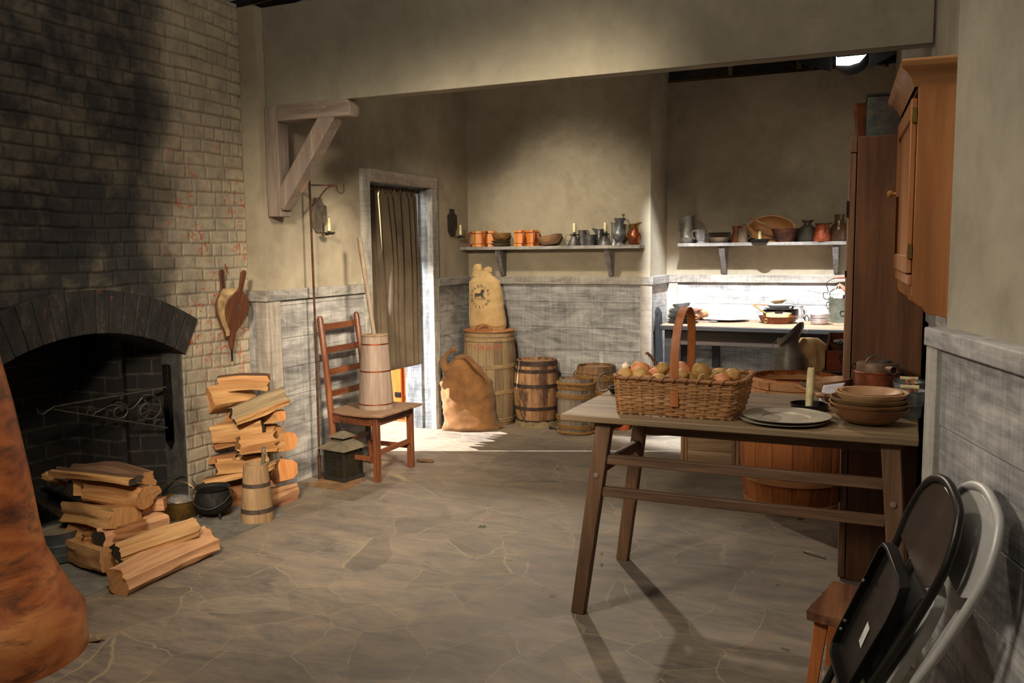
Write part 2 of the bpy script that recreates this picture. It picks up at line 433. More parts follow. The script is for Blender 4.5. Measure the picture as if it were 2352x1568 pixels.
d6 = MB(); d6.box((XL-.26, Y0, ZD-.0), (XL-.02, Y1, ZD+.03)); d6.box((XL-.26, Y0, ZD-.014), (XL-.10, Y1, ZD)); struct('door_jamb', d6, M_JAMB, door)
# passage behind the door
M_PASS = plain('passage_wall_paint', (222, 196, 150), .9)
mb = MB(); mb.box((-5.4, 6.82, 0), (XL-.26, 6.88, 2.9)); mb.box((XL-.13, Y1+.05, 0), (XL-.105, 6.8, HT)); struct('wall_passage', mb, M_PASS, smooth=0)
# -- beam
mb = MB()
mb.box((XL+.001, 4.38, 2.378), (.072, 4.475, 2.962)); struct('trim_17', mb, M_PLB, bevel=.004)
# -- right wall behind the near flat
def wallR(y0, y1, z0, z1, off, t):
    a = Vector((rwx(y0)+off, y0, 0)); c = Vector((rwx(y1)+off, y1, 0))
    mb = MB(); mb.add([(a.x, a.y, z0), (c.x, c.y, z0), (c.x+t, c.y, z0), (a.x+t, a.y, z0), (a.x, a.y, z1), (c.x, c.y, z1), (c.x+t, c.y, z1), (a.x+t, a.y, z1)],
        [(0, 1, 2, 3), (4, 7, 6, 5), (0, 4, 5, 1), (1, 5, 6, 2), (2, 6, 7, 3), (3, 7, 4, 0)]); return mb
struct('wall_right', wallR(3.12, YB2, 0, 3.1, 0, .05), M_PLR, smooth=0)
struct('trim_18', wallR(3.2, YB2, ZR0-.02, ZR1-.02, -.022, .03), M_TRY, bevel=.003)
mbp = wallR(3.2, YB2, 0, ZR0-.02, -.008, .012); struct('trim_19', mbp, M_WWY, smooth=0)
struct('trim_20', wallR(4.40, 4.80, 2.2, 2.62, -.012, .02), M_TRZ, smooth=0)
# -- near flat on the right
A = V(.055, 3.106, 0); U = V(.293, -.956, 0).normalized(); N = V(.956, .293, 0).normalized()   # along the flat / into the flat
FM = Matrix(((U.x, N.x, 0, A.x), (U.y, N.y, 0, A.y), (0, 0, 1, 0), (0, 0, 0, 1)))   # local x along, y depth
mb = MB(); mb.box((0, .068, 0), (3.6, .16, 3.4), FM); struct('wall_near', mb, M_PLR, bevel=.004)
mb = MB(); mb.box((-.0, .0, 1.178), (3.6, .075, 1.237), FM)
M_RAILN = whitewash('near_rail_paint', 0, base=((96, 94, 94), (150, 148, 148), (186, 184, 182)))
o = MB(); o.box((0, 0, 1.178), (3.6, .075, 1.237)); r_ = struct('trim_21', o, M_RAILN, bevel=.005); r_.matrix_world = FM
M_POST = whitewash('near_post_paint', 2, base=((138, 134, 128), (172, 168, 160), (196, 192, 184)))
o = MB(); o.box((.003, .008, 0), (.096, .07, 1.178)); r_ = struct('trim_22', o, M_POST, bevel=.004); r_.matrix_world = FM
o = MB(); rr = random.Random(9)
zz = 0
for h in (.24, .235, .22, .24, .243):
    o.box((.09, .028+rr.uniform(-.002, .002), zz+.0015), (3.6, .07, zz+h-.0015)); zz += h
M_WWN = whitewash('near_boards_paint', 0, base=((100, 100, 102), (152, 151, 150), (192, 190, 187)))
r_ = struct('trim_23', o, M_WWN, bevel=.002); r_.matrix_world = FM

# ------------------------------------------------------------------ brick chimney wall
ARC_Y, ARC_R, ARC_Z = 3.12, 1.222, 1.105-1.222   # circle of the fireplace opening
YJ0, YJ1 = 2.50, 3.745
def in_open(y, z):
    if y < YJ0 or y > YJ1: return False
    return math.hypot(y-ARC_Y, z-ARC_Z) < ARC_R or z < .9
def brick_mat():
    b = NB('sooty_painted_brick', .85); v = b.raw(); s = b.sep(v); y, z = s[1], s[2]
    nw = b.noise(v, 1.7, 6, .65, .5); nf = b.noise(v, 7, 6, .7, .4)
    # soot cloud: dark left of a wandering edge that leans left with height
    edge = b.math('SUBTRACT', 3.83, y)
    f = b.math('ADD', edge, b.math('MULTIPLY', b.math('SUBTRACT', nw, .5), .9))
    f = b.math('ADD', f, b.math('MULTIPLY', b.math('SUBTRACT', nf, .5), .5))
    soot = b.ramp(f, [(-.0, 0.0), (.14, .68), (.34, 1.0)])
    lightc = b.ramp(nf, [(.35, (146, 140, 126)), (.65, (186, 174, 150))])
    sc = b.ramp(b.math('MULTIPLY_ADD', nf, .5, b.math('MULTIPLY', b.noise(v, 2.6, 5, .6), .6)), [(.40, (28, 29, 30)), (.54, (52, 51, 50)), (.68, (104, 97, 84))])
    c = b.mix(lightc, sc, soot)
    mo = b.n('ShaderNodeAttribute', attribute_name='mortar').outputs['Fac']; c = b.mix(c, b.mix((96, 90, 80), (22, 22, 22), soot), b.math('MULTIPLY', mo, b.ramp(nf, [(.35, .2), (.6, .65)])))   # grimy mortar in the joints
    # chips of red brick
    chip = b.math('MULTIPLY', b.ramp(b.noise(b.map(v, (1, 1, 1.3)), 24, 6, .75, .6), [(.555, 0.0), (.585, 1.0)]), b.ramp(b.noise(v, 2.6, 3, .5), [(.40, 0.0), (.50, 1.0)]))
    chip = b.math('MULTIPLY', chip, b.ramp(soot, [(.2, 1.0), (.9, .0)])); chip = b.math('MULTIPLY', chip, b.ramp(b.math('MULTIPLY', z, .333), [(.22, .25), (.3, 1.0), (.6, 1.0), (.76, .1)]))
    c = b.mix(c, (176, 84, 52), chip)
    b.col(c); b.bump(b.math('MULTIPLY_ADD', nf, .5, b.math('MULTIPLY', b.noise(v, 60, 4, .6), .25)), .5, .008); return b.m
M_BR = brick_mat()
def build_brick():
    res = .0060; ya, yb = .9, 4.312; za, zb = 0, 2.98
    ny = int((yb-ya)/res); nz = int((zb-za)/res); bh, bw = .0740, .158
    rr = random.Random(11); cache = {}
    def rnd(a, b_):
        k = (a, b_)
        if k not in cache: cache[k] = (rr.uniform(-1, 1), rr.uniform(-1, 1), rr.uniform(-1, 1), rr.random())
        return cache[k]
    vs = []; mort_a = []
    for j in range(nz+1):
        z = za+j*(zb-za)/nz
        for i in range(ny+1):
            y = ya+i*(yb-ya)/ny
            wz = z+.017*mnoise.noise((y*1.7, z*1.1, 3))+.006*mnoise.noise((y*6, z*6, 9))
            wy = y+.009*mnoise.noise((y*7, z*7, 21))
            row = math.floor(wz/bh); fz = wz/bh-row
            oy = wy+(.5 if row % 2 else 0)*bw+rnd(row, -99)[0]*.05
            cl = math.floor(oy/bw); fy = oy/bw-cl
            # some bricks are halves
            k = rnd(row, cl); half = k[3] < .26
            ey = min(fy, 1-fy)*bw
            if half: ey = min(ey, abs(fy-.5)*bw)
            ez = min(fz, 1-fz)*bh
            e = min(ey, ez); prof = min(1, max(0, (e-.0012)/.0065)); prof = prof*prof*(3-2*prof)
            n1 = mnoise.noise((y*14, z*14, 5)); n2 = mnoise.noise((y*34, z*34, 7))
            mort = 0.0
            d = -.011*(1-prof)*(.75+.25*mnoise.noise((y*4, z*4, 31)))+prof*(k[0]*.0022+(fz-.5)*k[1]*.0028+(fy-.5)*k[2]*.0028)+n1*.0018+n2*.0008
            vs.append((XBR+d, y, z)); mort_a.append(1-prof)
    fs = []
    W = ny+1
    for j in range(nz):
        for i in range(ny):
            a = j*W+i; yc = ya+(i+.5)*(yb-ya)/ny; zc = za+(j+.5)*(zb-za)/nz
            if in_open(yc, zc): continue
            fs.append((a, a+1, a+W+1, a+W))
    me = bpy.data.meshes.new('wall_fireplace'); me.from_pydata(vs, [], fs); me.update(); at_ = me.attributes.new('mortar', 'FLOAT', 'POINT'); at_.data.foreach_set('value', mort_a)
    for p in me.polygons: p.use_smooth = True
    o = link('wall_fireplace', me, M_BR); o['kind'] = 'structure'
    bm = bmesh.new(); bm.from_mesh(me); bmesh.ops.delete(bm, geom=[v for v in bm.verts if not v.link_faces], context='VERTS')
    be = [e for e in bm.edges if e.is_boundary]
    # thickness: pull the rim back
    r = bmesh.ops.extrude_edge_only(bm, edges=be)
    for v in r['geom']:
        if isinstance(v, bmesh.types.BMVert): v.co.x -= .06
    bm.to_mesh(me); bm.free()
build_brick()
def sooty(name, d=(20, 20, 21), m_=(42, 41, 40), l=(92, 88, 82), red=.25):
    b = NB(name, .85); v = b.raw(); n = b.noise(b.map(v, (1, 1, .4)), 9, 6, .7, .4); n2 = b.noise(v, 40, 4, .7)
    f = b.math('MULTIPLY_ADD', n2, .3, b.math('MULTIPLY', n, .7))
    c = b.ramp(f, [(.38, d), (.54, m_), (.70, l)])
    c = b.mix(c, (150, 78, 44), b.math('MULTIPLY', b.ramp(b.noise(b.map(v, (1, 1, .5)), 30, 5, .75), [(.62, 0.0), (.68, 1.0)]), red))
    b.col(c); b.bump(f, .5, .006); return b.m
M_ARCH = sooty('arch_brick_soot', (22, 22, 23), (44, 43, 42), (84, 80, 74), .8)
# voussoirs: separate wedge bricks in one arch
mb = MB(); nvs = 17; a0 = math.acos((2.50-ARC_Y)/ARC_R); a1 = math.acos((YJ1-ARC_Y)/ARC_R)
R0, R1 = ARC_R-.005, ARC_R+.215
for k in range(nvs):
    t0 = a0+(a1-a0)*(k+.03)/nvs; t1 = a0+(a1-a0)*(k+.97)/nvs
    pts = []
    dx = random.uniform(-.003, .004)
    for xx in (XBR-.05, XBR+.017+dx):
        for t, r in ((t0, R0), (t1, R0), (t1, R1), (t0, R1)):
            pts.append((xx, ARC_Y+r*math.cos(t), ARC_Z+r*math.sin(t)))
    mb.add(pts, [(0, 1, 2, 3), (7, 6, 5, 4), (0, 4, 5, 1), (1, 5, 6, 2), (2, 6, 7, 3), (3, 7, 4, 0)])
pts = []
struct('trim_24', mb, M_ARCH, bevel=.004)
mb = MB()   # mortar ring behind the wedges
n_ = 24
for k in range(n_):
    t0 = a0+(a1-a0)*k/n_; t1 = a0+(a1-a0)*(k+1)/n_; pts = []
    for xx in (XBR-.36, XBR+.008):
        for t, r in ((t0, R0+.004), (t1, R0+.004), (t1, R1-.004), (t0, R1-.004)):
            pts.append((xx, ARC_Y+r*math.cos(t), ARC_Z+r*math.sin(t)))
    mb.add(pts, [(0, 1, 2, 3), (7, 6, 5, 4), (0, 4, 5, 1), (1, 5, 6, 2), (2, 6, 7, 3), (3, 7, 4, 0)])
M_ARCH2 = sooty('arch_mortar_soot', (22, 22, 22), (46, 44, 42), (80, 76, 70), .2)
struct('trim_25', mb, M_ARCH2, smooth=0)
# firebox
def fire_mat():
    b = NB('firebox_soot_brick', .9); v = b.raw(); s = b.sep(v)
    cb = b.n('ShaderNodeCombineXYZ'); b.link(b.math('ADD', s[0], s[1]), cb.inputs[0]); b.link(s[2], cb.inputs[1])
    br = b.n('ShaderNodeTexBrick'); b.link(cb.outputs[0], br.inputs['Vector']); br.inputs['Scale'].default_value = 1.0
    br.inputs['Brick Width'].default_value = .23; br.inputs['Row Height'].default_value = .09; br.inputs['Mortar Size'].default_value = .009; br.inputs['Mortar Smooth'].default_value = .6
    br.inputs['Color1'].default_value = lin((30, 22, 20)); br.inputs['Color2'].default_value = lin((16, 15, 15)); br.inputs['Mortar'].default_value = lin((62, 58, 54))
    n = b.noise(v, 12, 6, .75)
    c = b.mix(br.outputs['Color'], (14, 13, 13), b.ramp(n, [(.40, 0.0), (.62, .9)]))
    b.col(c); b.bump(br.outputs['Fac'], -.6, .01); return b.m
M_FIRE = fire_mat()
mb = MB()
mb.box((-4.42, 2.45, 0), (-4.36, 3.62, 1.5))
mb.box((-4.42, 3.50, 0), (-4.0, 3.56, 1.5), Matrix.Identity(4))
mb.add([(-3.9, YJ1, 0), (-3.9, YJ1+.05, 0), (-4.38, 3.50, 0), (-4.38, 3.45, 0), (-3.9, YJ1, 1.5), (-3.9, YJ1+.05, 1.5), (-4.38, 3.50, 1.5), (-4.38, 3.45, 1.5)],
       [(0, 1, 2, 3), (4, 7, 6, 5), (0, 4, 5, 1), (1, 5, 6, 2), (2, 6, 7, 3), (3, 7, 4, 0)])
mb.box((-4.42, 2.40, 0), (XBR-.05, 2.46, 1.5)); mb.box((-4.42, 2.4, 1.45), (XBR-.3, 3.8, 1.5))
struct('wall_firebox', mb, M_FIRE, smooth=0)
def jamb_mat():
    b = NB('jamb_soot_paint', .85); v = b.raw(); n = b.noise(b.map(v, (1, 1, .5)), 8, 7, .75, .6); n2 = b.noise(v, 1.8, 3)
    c = b.ramp(b.math('MULTIPLY_ADD', n, .7, b.math('MULTIPLY', n2, .3)), [(.38, (26, 26, 27)), (.55, (66, 64, 62)), (.7, (112, 108, 102))])
    b.col(c); b.bump(n, .5, .006); return b.m
mb = MB(); mb.box((XBR-.18, YJ1-.002, 0), (XBR-.012, YJ1+.06, 1.0)); struct('trim_26', mb, jamb_mat(), bevel=.012)
# hearth slab line on the floor
M_HEARTH = plain('hearth_slab_paint', (116, 113, 107), .75)
mb = MB()
h0 = onz(660, 1180); h1 = onz(200, 1370)
mb.add([(-4.4, 2.0, .004), (h1.x, h1.y, .004), (h0.x, h0.y, .004), (-3.9, 4.30, .004), (-4.4, 2.0, -.02), (h1.x, h1.y, -.02), (h0.x, h0.y, -.02), (-3.9, 4.30, -.02)],
       [(0, 1, 2, 3), (7, 6, 5, 4), (0, 4, 5, 1), (1, 5, 6, 2), (2, 6, 7, 3), (3, 7, 4, 0)])
struct('trim_27', mb, M_HEARTH, smooth=0)
# dark studio beyond the set
M_STU = plain('studio_wall_paint', (58, 52, 46), .95)
mb = MB(); mb.box((-8, 9.5, 0), (3.5, 9.56, 6.5)); struct('wall_studio', mb, M_STU, smooth=0)
mb = MB(); mb.box((-8, -1.5, 6.4), (3.5, 9.6, 6.5)); struct('ceiling', mb, plain('studio_roof_paint', (30, 29, 28), .95), smooth=0)
# ================================================================== LEFT SIDE OF THE ROOM
def atd(x, y, d): return CP+sight(x, y)*d          # point at depth d in front of the survey camera
def shell(out, t, zb=None):                        # outer profile bottom->top, returns closed thin wall profile
    inner = [(max(r-t, .0005), z+(t if i == 0 else 0)) for i, (r, z) in enumerate(out)]
    return [(.0005, out[0][1])]+out+inner[::-1]+[(.0005, inner[0][1])]
M_IRON = metal('black_iron', (44, 42, 40), (24, 23, 22), .5, .8, 20, .15)
M_IRON2 = metal('dark_cast_iron', (46, 44, 42), (30, 29, 28), .6, .5, 26, .25)
M_RUST = metal('rusted_iron', (92, 58, 40), (56, 38, 30), .7, .5, 30, .2, (120, 70, 44))
M_BRASS = metal('aged_brass', (158, 124, 66), (100, 76, 42), .32, .7, 9, .05)
M_COPPER = metal('old_copper', (176, 104, 70), (116, 70, 48), .35, .6, 11, .08, (70, 50, 38))
M_PEWTER = metal('pewter', (164, 163, 160), (112, 111, 110), .38, .55, 12, .08)
M_PEWD = metal('dark_pewter', (110, 108, 104), (66, 64, 62), .42, .5, 10, .1)
M_STEEL = metal('polished_steel', (205, 205, 206), (160, 160, 162), .22, .6, 10, .03)
M_TIN = metal('galvanised_tin', (150, 154, 155), (108, 112, 113), .5, .4, 22, .08)
M_WAX = plain('candle_wax', (222, 212, 164), .45); M_WAX.node_tree.nodes['Principled BSDF'].inputs['Subsurface Weight'].default_value = .2
M_WICK = plain('burnt_wick', (26, 24, 22), .9)
M_SPLIT = [wood('split_fir_orange', (140, 90, 50), (184, 134, 84), (214, 172, 120), 0, .8, .75, .5),
           wood('split_fir_pink', (156, 104, 74), (196, 144, 104), (222, 178, 138), 0, .8, .75, .5),
           wood('split_fir_tan', (132, 90, 52), (178, 132, 82), (208, 166, 112), 0, .8, .75, .5),
           wood('split_fir_brown', (86, 54, 32), (140, 92, 54), (176, 126, 78), 0, .8, .8, .6)]
M_END = [wood('sawn_end_tan', (128, 84, 48), (172, 122, 74), (196, 150, 98), 2, 1.2, .85, .5),
         wood('sawn_end_dark', (34, 28, 24), (58, 48, 40), (84, 70, 56), 2, 1.2, .9, .5),
         wood('sawn_end_orange', (176, 106, 56), (206, 138, 82), (226, 164, 106), 2, 1.2, .85, .3)]
M_BARK = [wood('bark_grey', (74, 62, 48), (122, 104, 80), (156, 138, 108), 0, .9, .9, .9),
          wood('bark_brown', (48, 34, 26), (88, 62, 46), (120, 90, 66), 0, .9, .9, .9), wood('peeled_log_surface', (150, 112, 72), (188, 146, 98), (208, 170, 122), 0, 1.0, .8, .6), wood('peeled_pink_surface', (160, 112, 80), (196, 148, 108), (220, 180, 140), 0, 1.0, .8, .5)]
def firewood(p, q, w, h, label, kind='wedge', roll=0, wd=0, en=(0, 0), bk=0, seed=1, taper=1.0, grp=None, bend=0, jag=.022, name='split_log'):
    r = random.Random(seed); p = Vector(p); q = Vector(q); L = (q-p).length
    secs = {'wedge': [(-.5, -.42, 0), (.1, -.5, 0), (.5, -.2, 0), (.46, .2, 1), (.2, .44, 1), (-.15, .5, 1), (-.42, .3, 0)],
            'tri': [(-.5, -.4, 0), (0, -.5, 0), (.5, -.35, 0), (.3, .2, 0), (.02, .5, 0), (-.28, .12, 0)],
            'block': [(-.5, -.5, 0), (.05, -.48, 0), (.5, -.5, 0), (.5, .02, 0), (.48, .5, 0), (-.02, .46, 0), (-.5, .48, 0), (-.5, 0, 0)],
            'half': [(-.5, -.4, 0), (0, -.44, 0), (.5, -.4, 1), (.47, -.05, 1), (.33, .25, 1), (.12, .44, 1), (-.12, .47, 1), (-.34, .27, 1), (-.48, 0, 1)],
            'slab': [(-.5, -.3, 0), (0, -.42, 0), (.5, -.3, 0), (.5, .25, 1), (.15, .5, 1), (-.2, .4, 1), (-.5, .3, 0)]}
    base = secs[kind]; sec = []
    for i, s_ in enumerate(base):           # denser outline
        t_ = base[(i+1) % len(base)]
        for k in range(3): sec.append((s_[0]+(t_[0]-s_[0])*k/3, s_[1]+(t_[1]-s_[1])*k/3, s_[2] and t_[2]))
    n = len(sec); m = 16; vs = []; fs = []; mi = []; ox = r.uniform(0, 50)
    for j in range(m+1):
        t = j/m; x = -L/2+L*t; tp = 1+(taper-1)*t
        for i, (a, b_, k) in enumerate(sec):
            nn = mnoise.noise((x*5+ox, a*2.2, b_*2.2))
            gx = mnoise.noise((x*1.5, a*9+ox, b_*9))
            c_ = .90*(1+.24*nn+.16*gx+.05*mnoise.noise((x*20, a*20+ox, b_*20)))
            xx = x
            if j in (0, m): xx += jag*mnoise.noise((a*5, b_*5, ox+j))*(1 if k or en[0 if j == 0 else 1] != 2 else .3)
            vs.append((xx, a*w*tp*c_, b_*h*tp*c_+bend*math.sin(PI*t)))
    for j in range(m):
        for i in range(n):
            k = (i+1) % n; fs.append((j*n+i, j*n+k, (j+1)*n+k, (j+1)*n+i)); mi.append(3 if sec[i][2] else 0)
    fs.append(tuple(range(n-1, -1, -1))); mi.append(1); fs.append(tuple(m*n+i for i in range(n))); mi.append(2)
    mb = MB(); mb.v = vs; mb.f = fs; mb.mi = mi
    o = mb.build(name, [M_SPLIT[wd], M_END[en[0]], M_END[en[1]], M_BARK[bk]], None, smooth=28)
    d = (q-p).normalized(); up = V(0, 0, 1); y_ = up.cross(d).normalized(); z_ = d.cross(y_)
    R = Matrix((d, y_, z_)).transposed().to_4x4()
    o.matrix_world = Matrix.Translation((p+q)/2) @ R @ Matrix.Rotation(roll, 4, 'X')
    return tag(o, label, 'firewood', grp)
G1 = 'split logs stacked in the corner between brick wall and grey boards'
D = 5.24
def L1(a, b, h, label, w=.13, da=0, db=0, **k):
    return firewood(atd(a[0], a[1], D+da), atd(b[0], b[1], D+db), w, h, label, grp=G1, **k)
L1((503, 878), (618, 874), .095, 'orange split log with a black sawn left end, topmost on the tall corner stack', kind='wedge', wd=0, en=(1, 0), seed=3, roll=.5, bend=.012, w=.11, bk=1, db=.05)
L1((474, 918), (572, 902), .175, 'chunky log with a broad grey left end, second layer of the corner stack', kind='wedge', wd=2, en=(0, 0), bk=0, seed=5, w=.15, roll=-.5, da=-.06, db=.16, taper=.8)
L1((532, 953), (655, 906), .115, 'grey weathered log slanting up to the right with a black left end', kind='half', wd=2, en=(1, 0), bk=0, seed=8, w=.16, roll=.25, da=-.12, db=.02)
L1((500, 962), (560, 955), .10, 'brown log tucked under the slanting grey log of the corner stack', kind='tri', wd=3, en=(1, 1), seed=9, da=.1, db=.1)
L1((596, 960), (645, 954), .075, 'short orange block under the right end of the slanting grey log', kind='block', wd=0, en=(2, 2), seed=12, w=.09, da=.08, db=.0)
L1((490, 997), (606, 980), .115, 'square cut tan log lying level at the left middle of the corner stack', kind='block', wd=2, en=(0, 1), seed=14, w=.12, da=-.02, db=.0, jag=.004)
L1((600, 990), (636, 986), .085, 'curved light splinter log behind the square cut log', kind='tri', wd=0, en=(0, 0), seed=15, da=.1, db=.05)
L1((498, 1024), (545, 1012), .055, 'short dark log with a jagged orange top under the square cut log', kind='slab', wd=3, en=(0, 2), seed=17, bk=1, w=.1)
L1((545, 1020), (632, 1008), .12, 'ragged pale log with torn lower edge jutting out of the corner stack', kind='tri', wd=0, en=(0, 0), seed=19, w=.13, roll=.5, da=-.16, db=-.06, jag=.05)
L1((612, 1022), (668, 1012), .115, 'log with a bright orange right end at the middle of the corner stack', kind='wedge', wd=2, en=(0, 2), seed=21, w=.13, bk=1, da=.08, db=-.02, jag=.004)
L1((482, 1056), (550, 1046), .06, 'dark bark slab sticking out on the left of the corner stack', kind='slab', wd=3, en=(1, 1), seed=23, bk=1, w=.12)
L1((500, 1068), (618, 1058), .10, 'long tan log across the lower middle of the corner stack', kind='wedge', wd=2, en=(0, 0), seed=25, w=.12, roll=.2, da=-.03)
L1((585, 1092), (650, 1056), .05, 'thin split stick slanting up to the right behind the small churn', kind='slab', wd=2, en=(0, 0), seed=26, w=.07, da=-.05, db=.03)
L1((622, 1088), (662, 1078), .15, 'thick log with a broad orange end at the lower right of the corner stack', kind='wedge', wd=3, en=(0, 2), seed=28, w=.15, bk=1, da=.12, db=-.02, jag=.005)
L1((468, 1106), (572, 1084), .05, 'flat reddish split log low on the left of the corner stack', kind='slab', wd=0, en=(0, 0), seed=31, w=.12, bk=1, da=-.08)
L1((585, 1112), (634, 1108), .045, 'small pink wood chunk wedged low in the corner stack beside the small churn', kind='tri', wd=1, en=(2, 2), seed=33, w=.06, da=-.04)
L1((515, 1138), (600, 1128), .13, 'shadowed dark brown log on the floor behind the small churn', kind='block', wd=3, en=(1, 1), seed=35, w=.16, da=.02, db=.05)
firewood(onz(596, 1150, .062), onz(676, 1123, .062), .12, .11, 'pink split log on the floor at the right foot of the corner stack', kind='half', wd=1, en=(0, 2), bk=3, seed=37, grp=G1, roll=.6)
G2 = 'split logs piled in front of the fireplace'
def L2(a, b, da, db, h, label, w=.13, **k):
    return firewood(atd(a[0], a[1], da), atd(b[0], b[1], db), w, h, label, grp=G2, **k)
firewood(onz(270, 1335, .063), onz(480, 1243, .063), .16, .115, 'largest pinkish split log lying foremost on the floor by the fireplace', kind='wedge', wd=1, en=(0, 0), seed=41, grp=G2, roll=.9, bk=3, name='split_log')
L2((266, 1266), (446, 1206), 4.02, 4.30, .10, 'tan half round log with a grey left end, resting just behind the foremost log', wd=2, en=(1, 0), kind='half', seed=43, bk=2, roll=.3, w=.12)
L2((227, 1238), (374, 1192), 4.14, 4.42, .10, 'pink split log with a black left end behind the tan half round log', wd=1, en=(1, 0), kind='wedge', seed=45, bk=3, w=.12, roll=.4)
L2((178, 1254), (260, 1282), 4.32, 4.10, .12, 'yellow brown log low on the floor at the left of the fireplace pile', wd=2, en=(0, 0), kind='block', seed=47, w=.13)
L2((168, 1214), (212, 1218), 4.36, 4.34, .105, 'short mustard log stub at the left of the fireplace pile', wd=2, en=(0, 2), kind='wedge', seed=49, bk=1, w=.12)
L2((192, 1235), (224, 1230), 4.22, 4.24, .05, 'small wood chunk between the stub and the black ended pink log', wd=3, en=(1, 0), kind='block', seed=51, w=.06)
L2((178, 1172), (290, 1188), 4.42, 4.22, .105, 'wide brown log with a rough sawn face turned to the room', wd=2, en=(0, 0), kind='block', seed=53, w=.19, roll=-.25)
L2((290, 1164), (336, 1162), 4.38, 4.34, .075, 'squat orange block in the middle of the fireplace pile', wd=0, en=(0, 2), kind='block', seed=55, w=.09)
L2((332, 1158), (380, 1154), 4.40, 4.42, .065, 'orange block with a split end touching the brass pan', wd=1, en=(0, 2), kind='block', seed=57, w=.08)
L2((212, 1118), (340, 1138), 4.44, 4.28, .12, 'heavy wedge log with red bark underside below the top of the pile', wd=0, en=(1, 0), kind='wedge', seed=59, bk=1, w=.16, roll=.25)
L2((160, 1118), (245, 1118), 4.38, 4.52, .095, 'log with a charcoal black left end near the top of the fireplace pile', wd=2, en=(1, 0), kind='tri', seed=61, w=.11)
L2((176, 1088), (338, 1106), 4.56, 4.40, .12, 'curved bark covered half log crowning the fireplace pile', wd=0, en=(0, 0), kind='half', seed=63, bk=1, w=.16, roll=-.25, bend=.03)
L2((128, 1083), (312, 1103), 4.44, 4.22, .05, 'long thin slat of split wood lying across the top of the fireplace pile', wd=2, en=(0, 1), kind='slab', seed=65, w=.09, bk=1)
L2((112, 1088), (176, 1108), 4.60, 4.52, .05, 'pale split board poking out left behind the top slat', wd=2, en=(0, 0), kind='slab', seed=67, w=.10)
L2((92, 1130), (190, 1180), 4.75, 4.58, .10, 'charred black log inside the hearth', wd=3, en=(1, 1), kind='half', seed=69, bk=1, w=.12)
for o_ in COL.objects:
    if o_.get('label') == 'charred black log inside the hearth':
        o_.data.materials[0] = M_END[1]; o_.data.materials[3] = plain('charcoal', (30, 28, 27), .95)
firewood(onz(110, 1245, .06), onz(215, 1225, .06), .14, .12, 'soot black log on the hearth floor under the charred one', kind='block', wd=3, en=(1, 1), seed=70, grp=G2).data.materials[0] = M_END[1]
firewood(onz(200, 1262, .05), onz(330, 1225, .05), .2, .10, 'dark broad log at the bottom of the fireplace pile', kind='block', wd=3, en=(1, 1), seed=71, grp=G2)
firewood(onz(230, 1222, .17), onz(330, 1205, .17), .22, .10, 'brown log hidden in the core of the fireplace pile', kind='block', wd=3, en=(1, 1), seed=72, grp=G2)
# white ball like stone seen over the pile
mb = MB(); c_ = onx(302, 1072, -4.2)
# cardboard under the pile
M_CARD = plain('brown_cardboard', (178, 128, 86), .85)
p_ = [onz(350, 1300), onz(462, 1287), onz(478, 1270), onz(487, 1215), onz(400, 1222)]
mb = MB(); mb.prism([(v.x, v.y) for v in p_], .0045, .009)
tag(mb.build('cardboard_sheet', M_CARD), 'torn brown cardboard sheet lying under the foremost logs', 'cardboard')

# ---- brass preserving pan
pc = onz(400, 1196); pc = V(pc.x-.03, pc.y+.07, 0)
t = thing('brass_pan', 'brass pan with tall flat iron bail handle, between log pile and black kettle', 'pan', (pc.x, pc.y, .004)); t.scale = (.8, .8, .8)
mb = MB(); mb.lathe(shell([(.115, 0), (.125, .012), (.136, .085), (.140, .125), (.150, .131)], .004), 40); mb.build('bowl', M_BRASS, t)
mb = MB(); mb.ribbon(smooth_pts([(-.137, 0, .09), (-.138, 0, .15), (-.118, 0, .225), (-.06, 0, .272), (0, 0, .285), (.06, 0, .272), (.118, 0, .225), (.138, 0, .15), (.137, 0, .09)], 5), .022, .004, (0, 1, 0)); o = mb.build('bail', M_IRON, t); o.rotation_euler = (rad(-14), 0, rad(52))
mb = MB(); mb.tube(smooth_pts([(-.13, 0, .12), (-.12, 0, .2), (-.05, 0, .25), (.05, 0, .25), (.12, 0, .2), (.13, 0, .12)], 5), .0028, 6); o = mb.build('wire_handle', M_BRASS, t); o.rotation_euler = (0, 0, rad(20)); 
b = NB('crinkled_clear_plastic', .08); b.b.inputs['Transmission Weight'].default_value = .75; b.col((225, 228, 232)); b.bump(b.noise(b.co(), 30, 4), .8, .01); M_PLASTIC = b.m
mb = MB(); mb.sphere((0, 0, 0), (.065, .07, .03), 28, 16, None, lambda d: 1+.22*mnoise.noise((d.x*3, d.y*3, d.z*3))+.12*mnoise.noise((d.x*9, d.y*9, d.z*9)))
o = mb.build('plastic_bag', M_PLASTIC); o.location = (pc.x+.01, pc.y, .098); tag(o, 'crumpled clear plastic bag lying in the brass pan', 'bag')
mb = MB(); mb.sphere((0, 0, 0), (.045, .05, .02), 20, 12, None, lambda d: 1+.2*mnoise.noise((d.x*3, d.y*3, d.z*3)))
o = mb.build('bread_roll', plain('bread_crust', (186, 128, 62), .8)); o.location = (pc.x, pc.y, .066); tag(o, 'brown lump of food inside the clear plastic bag in the brass pan', 'food')
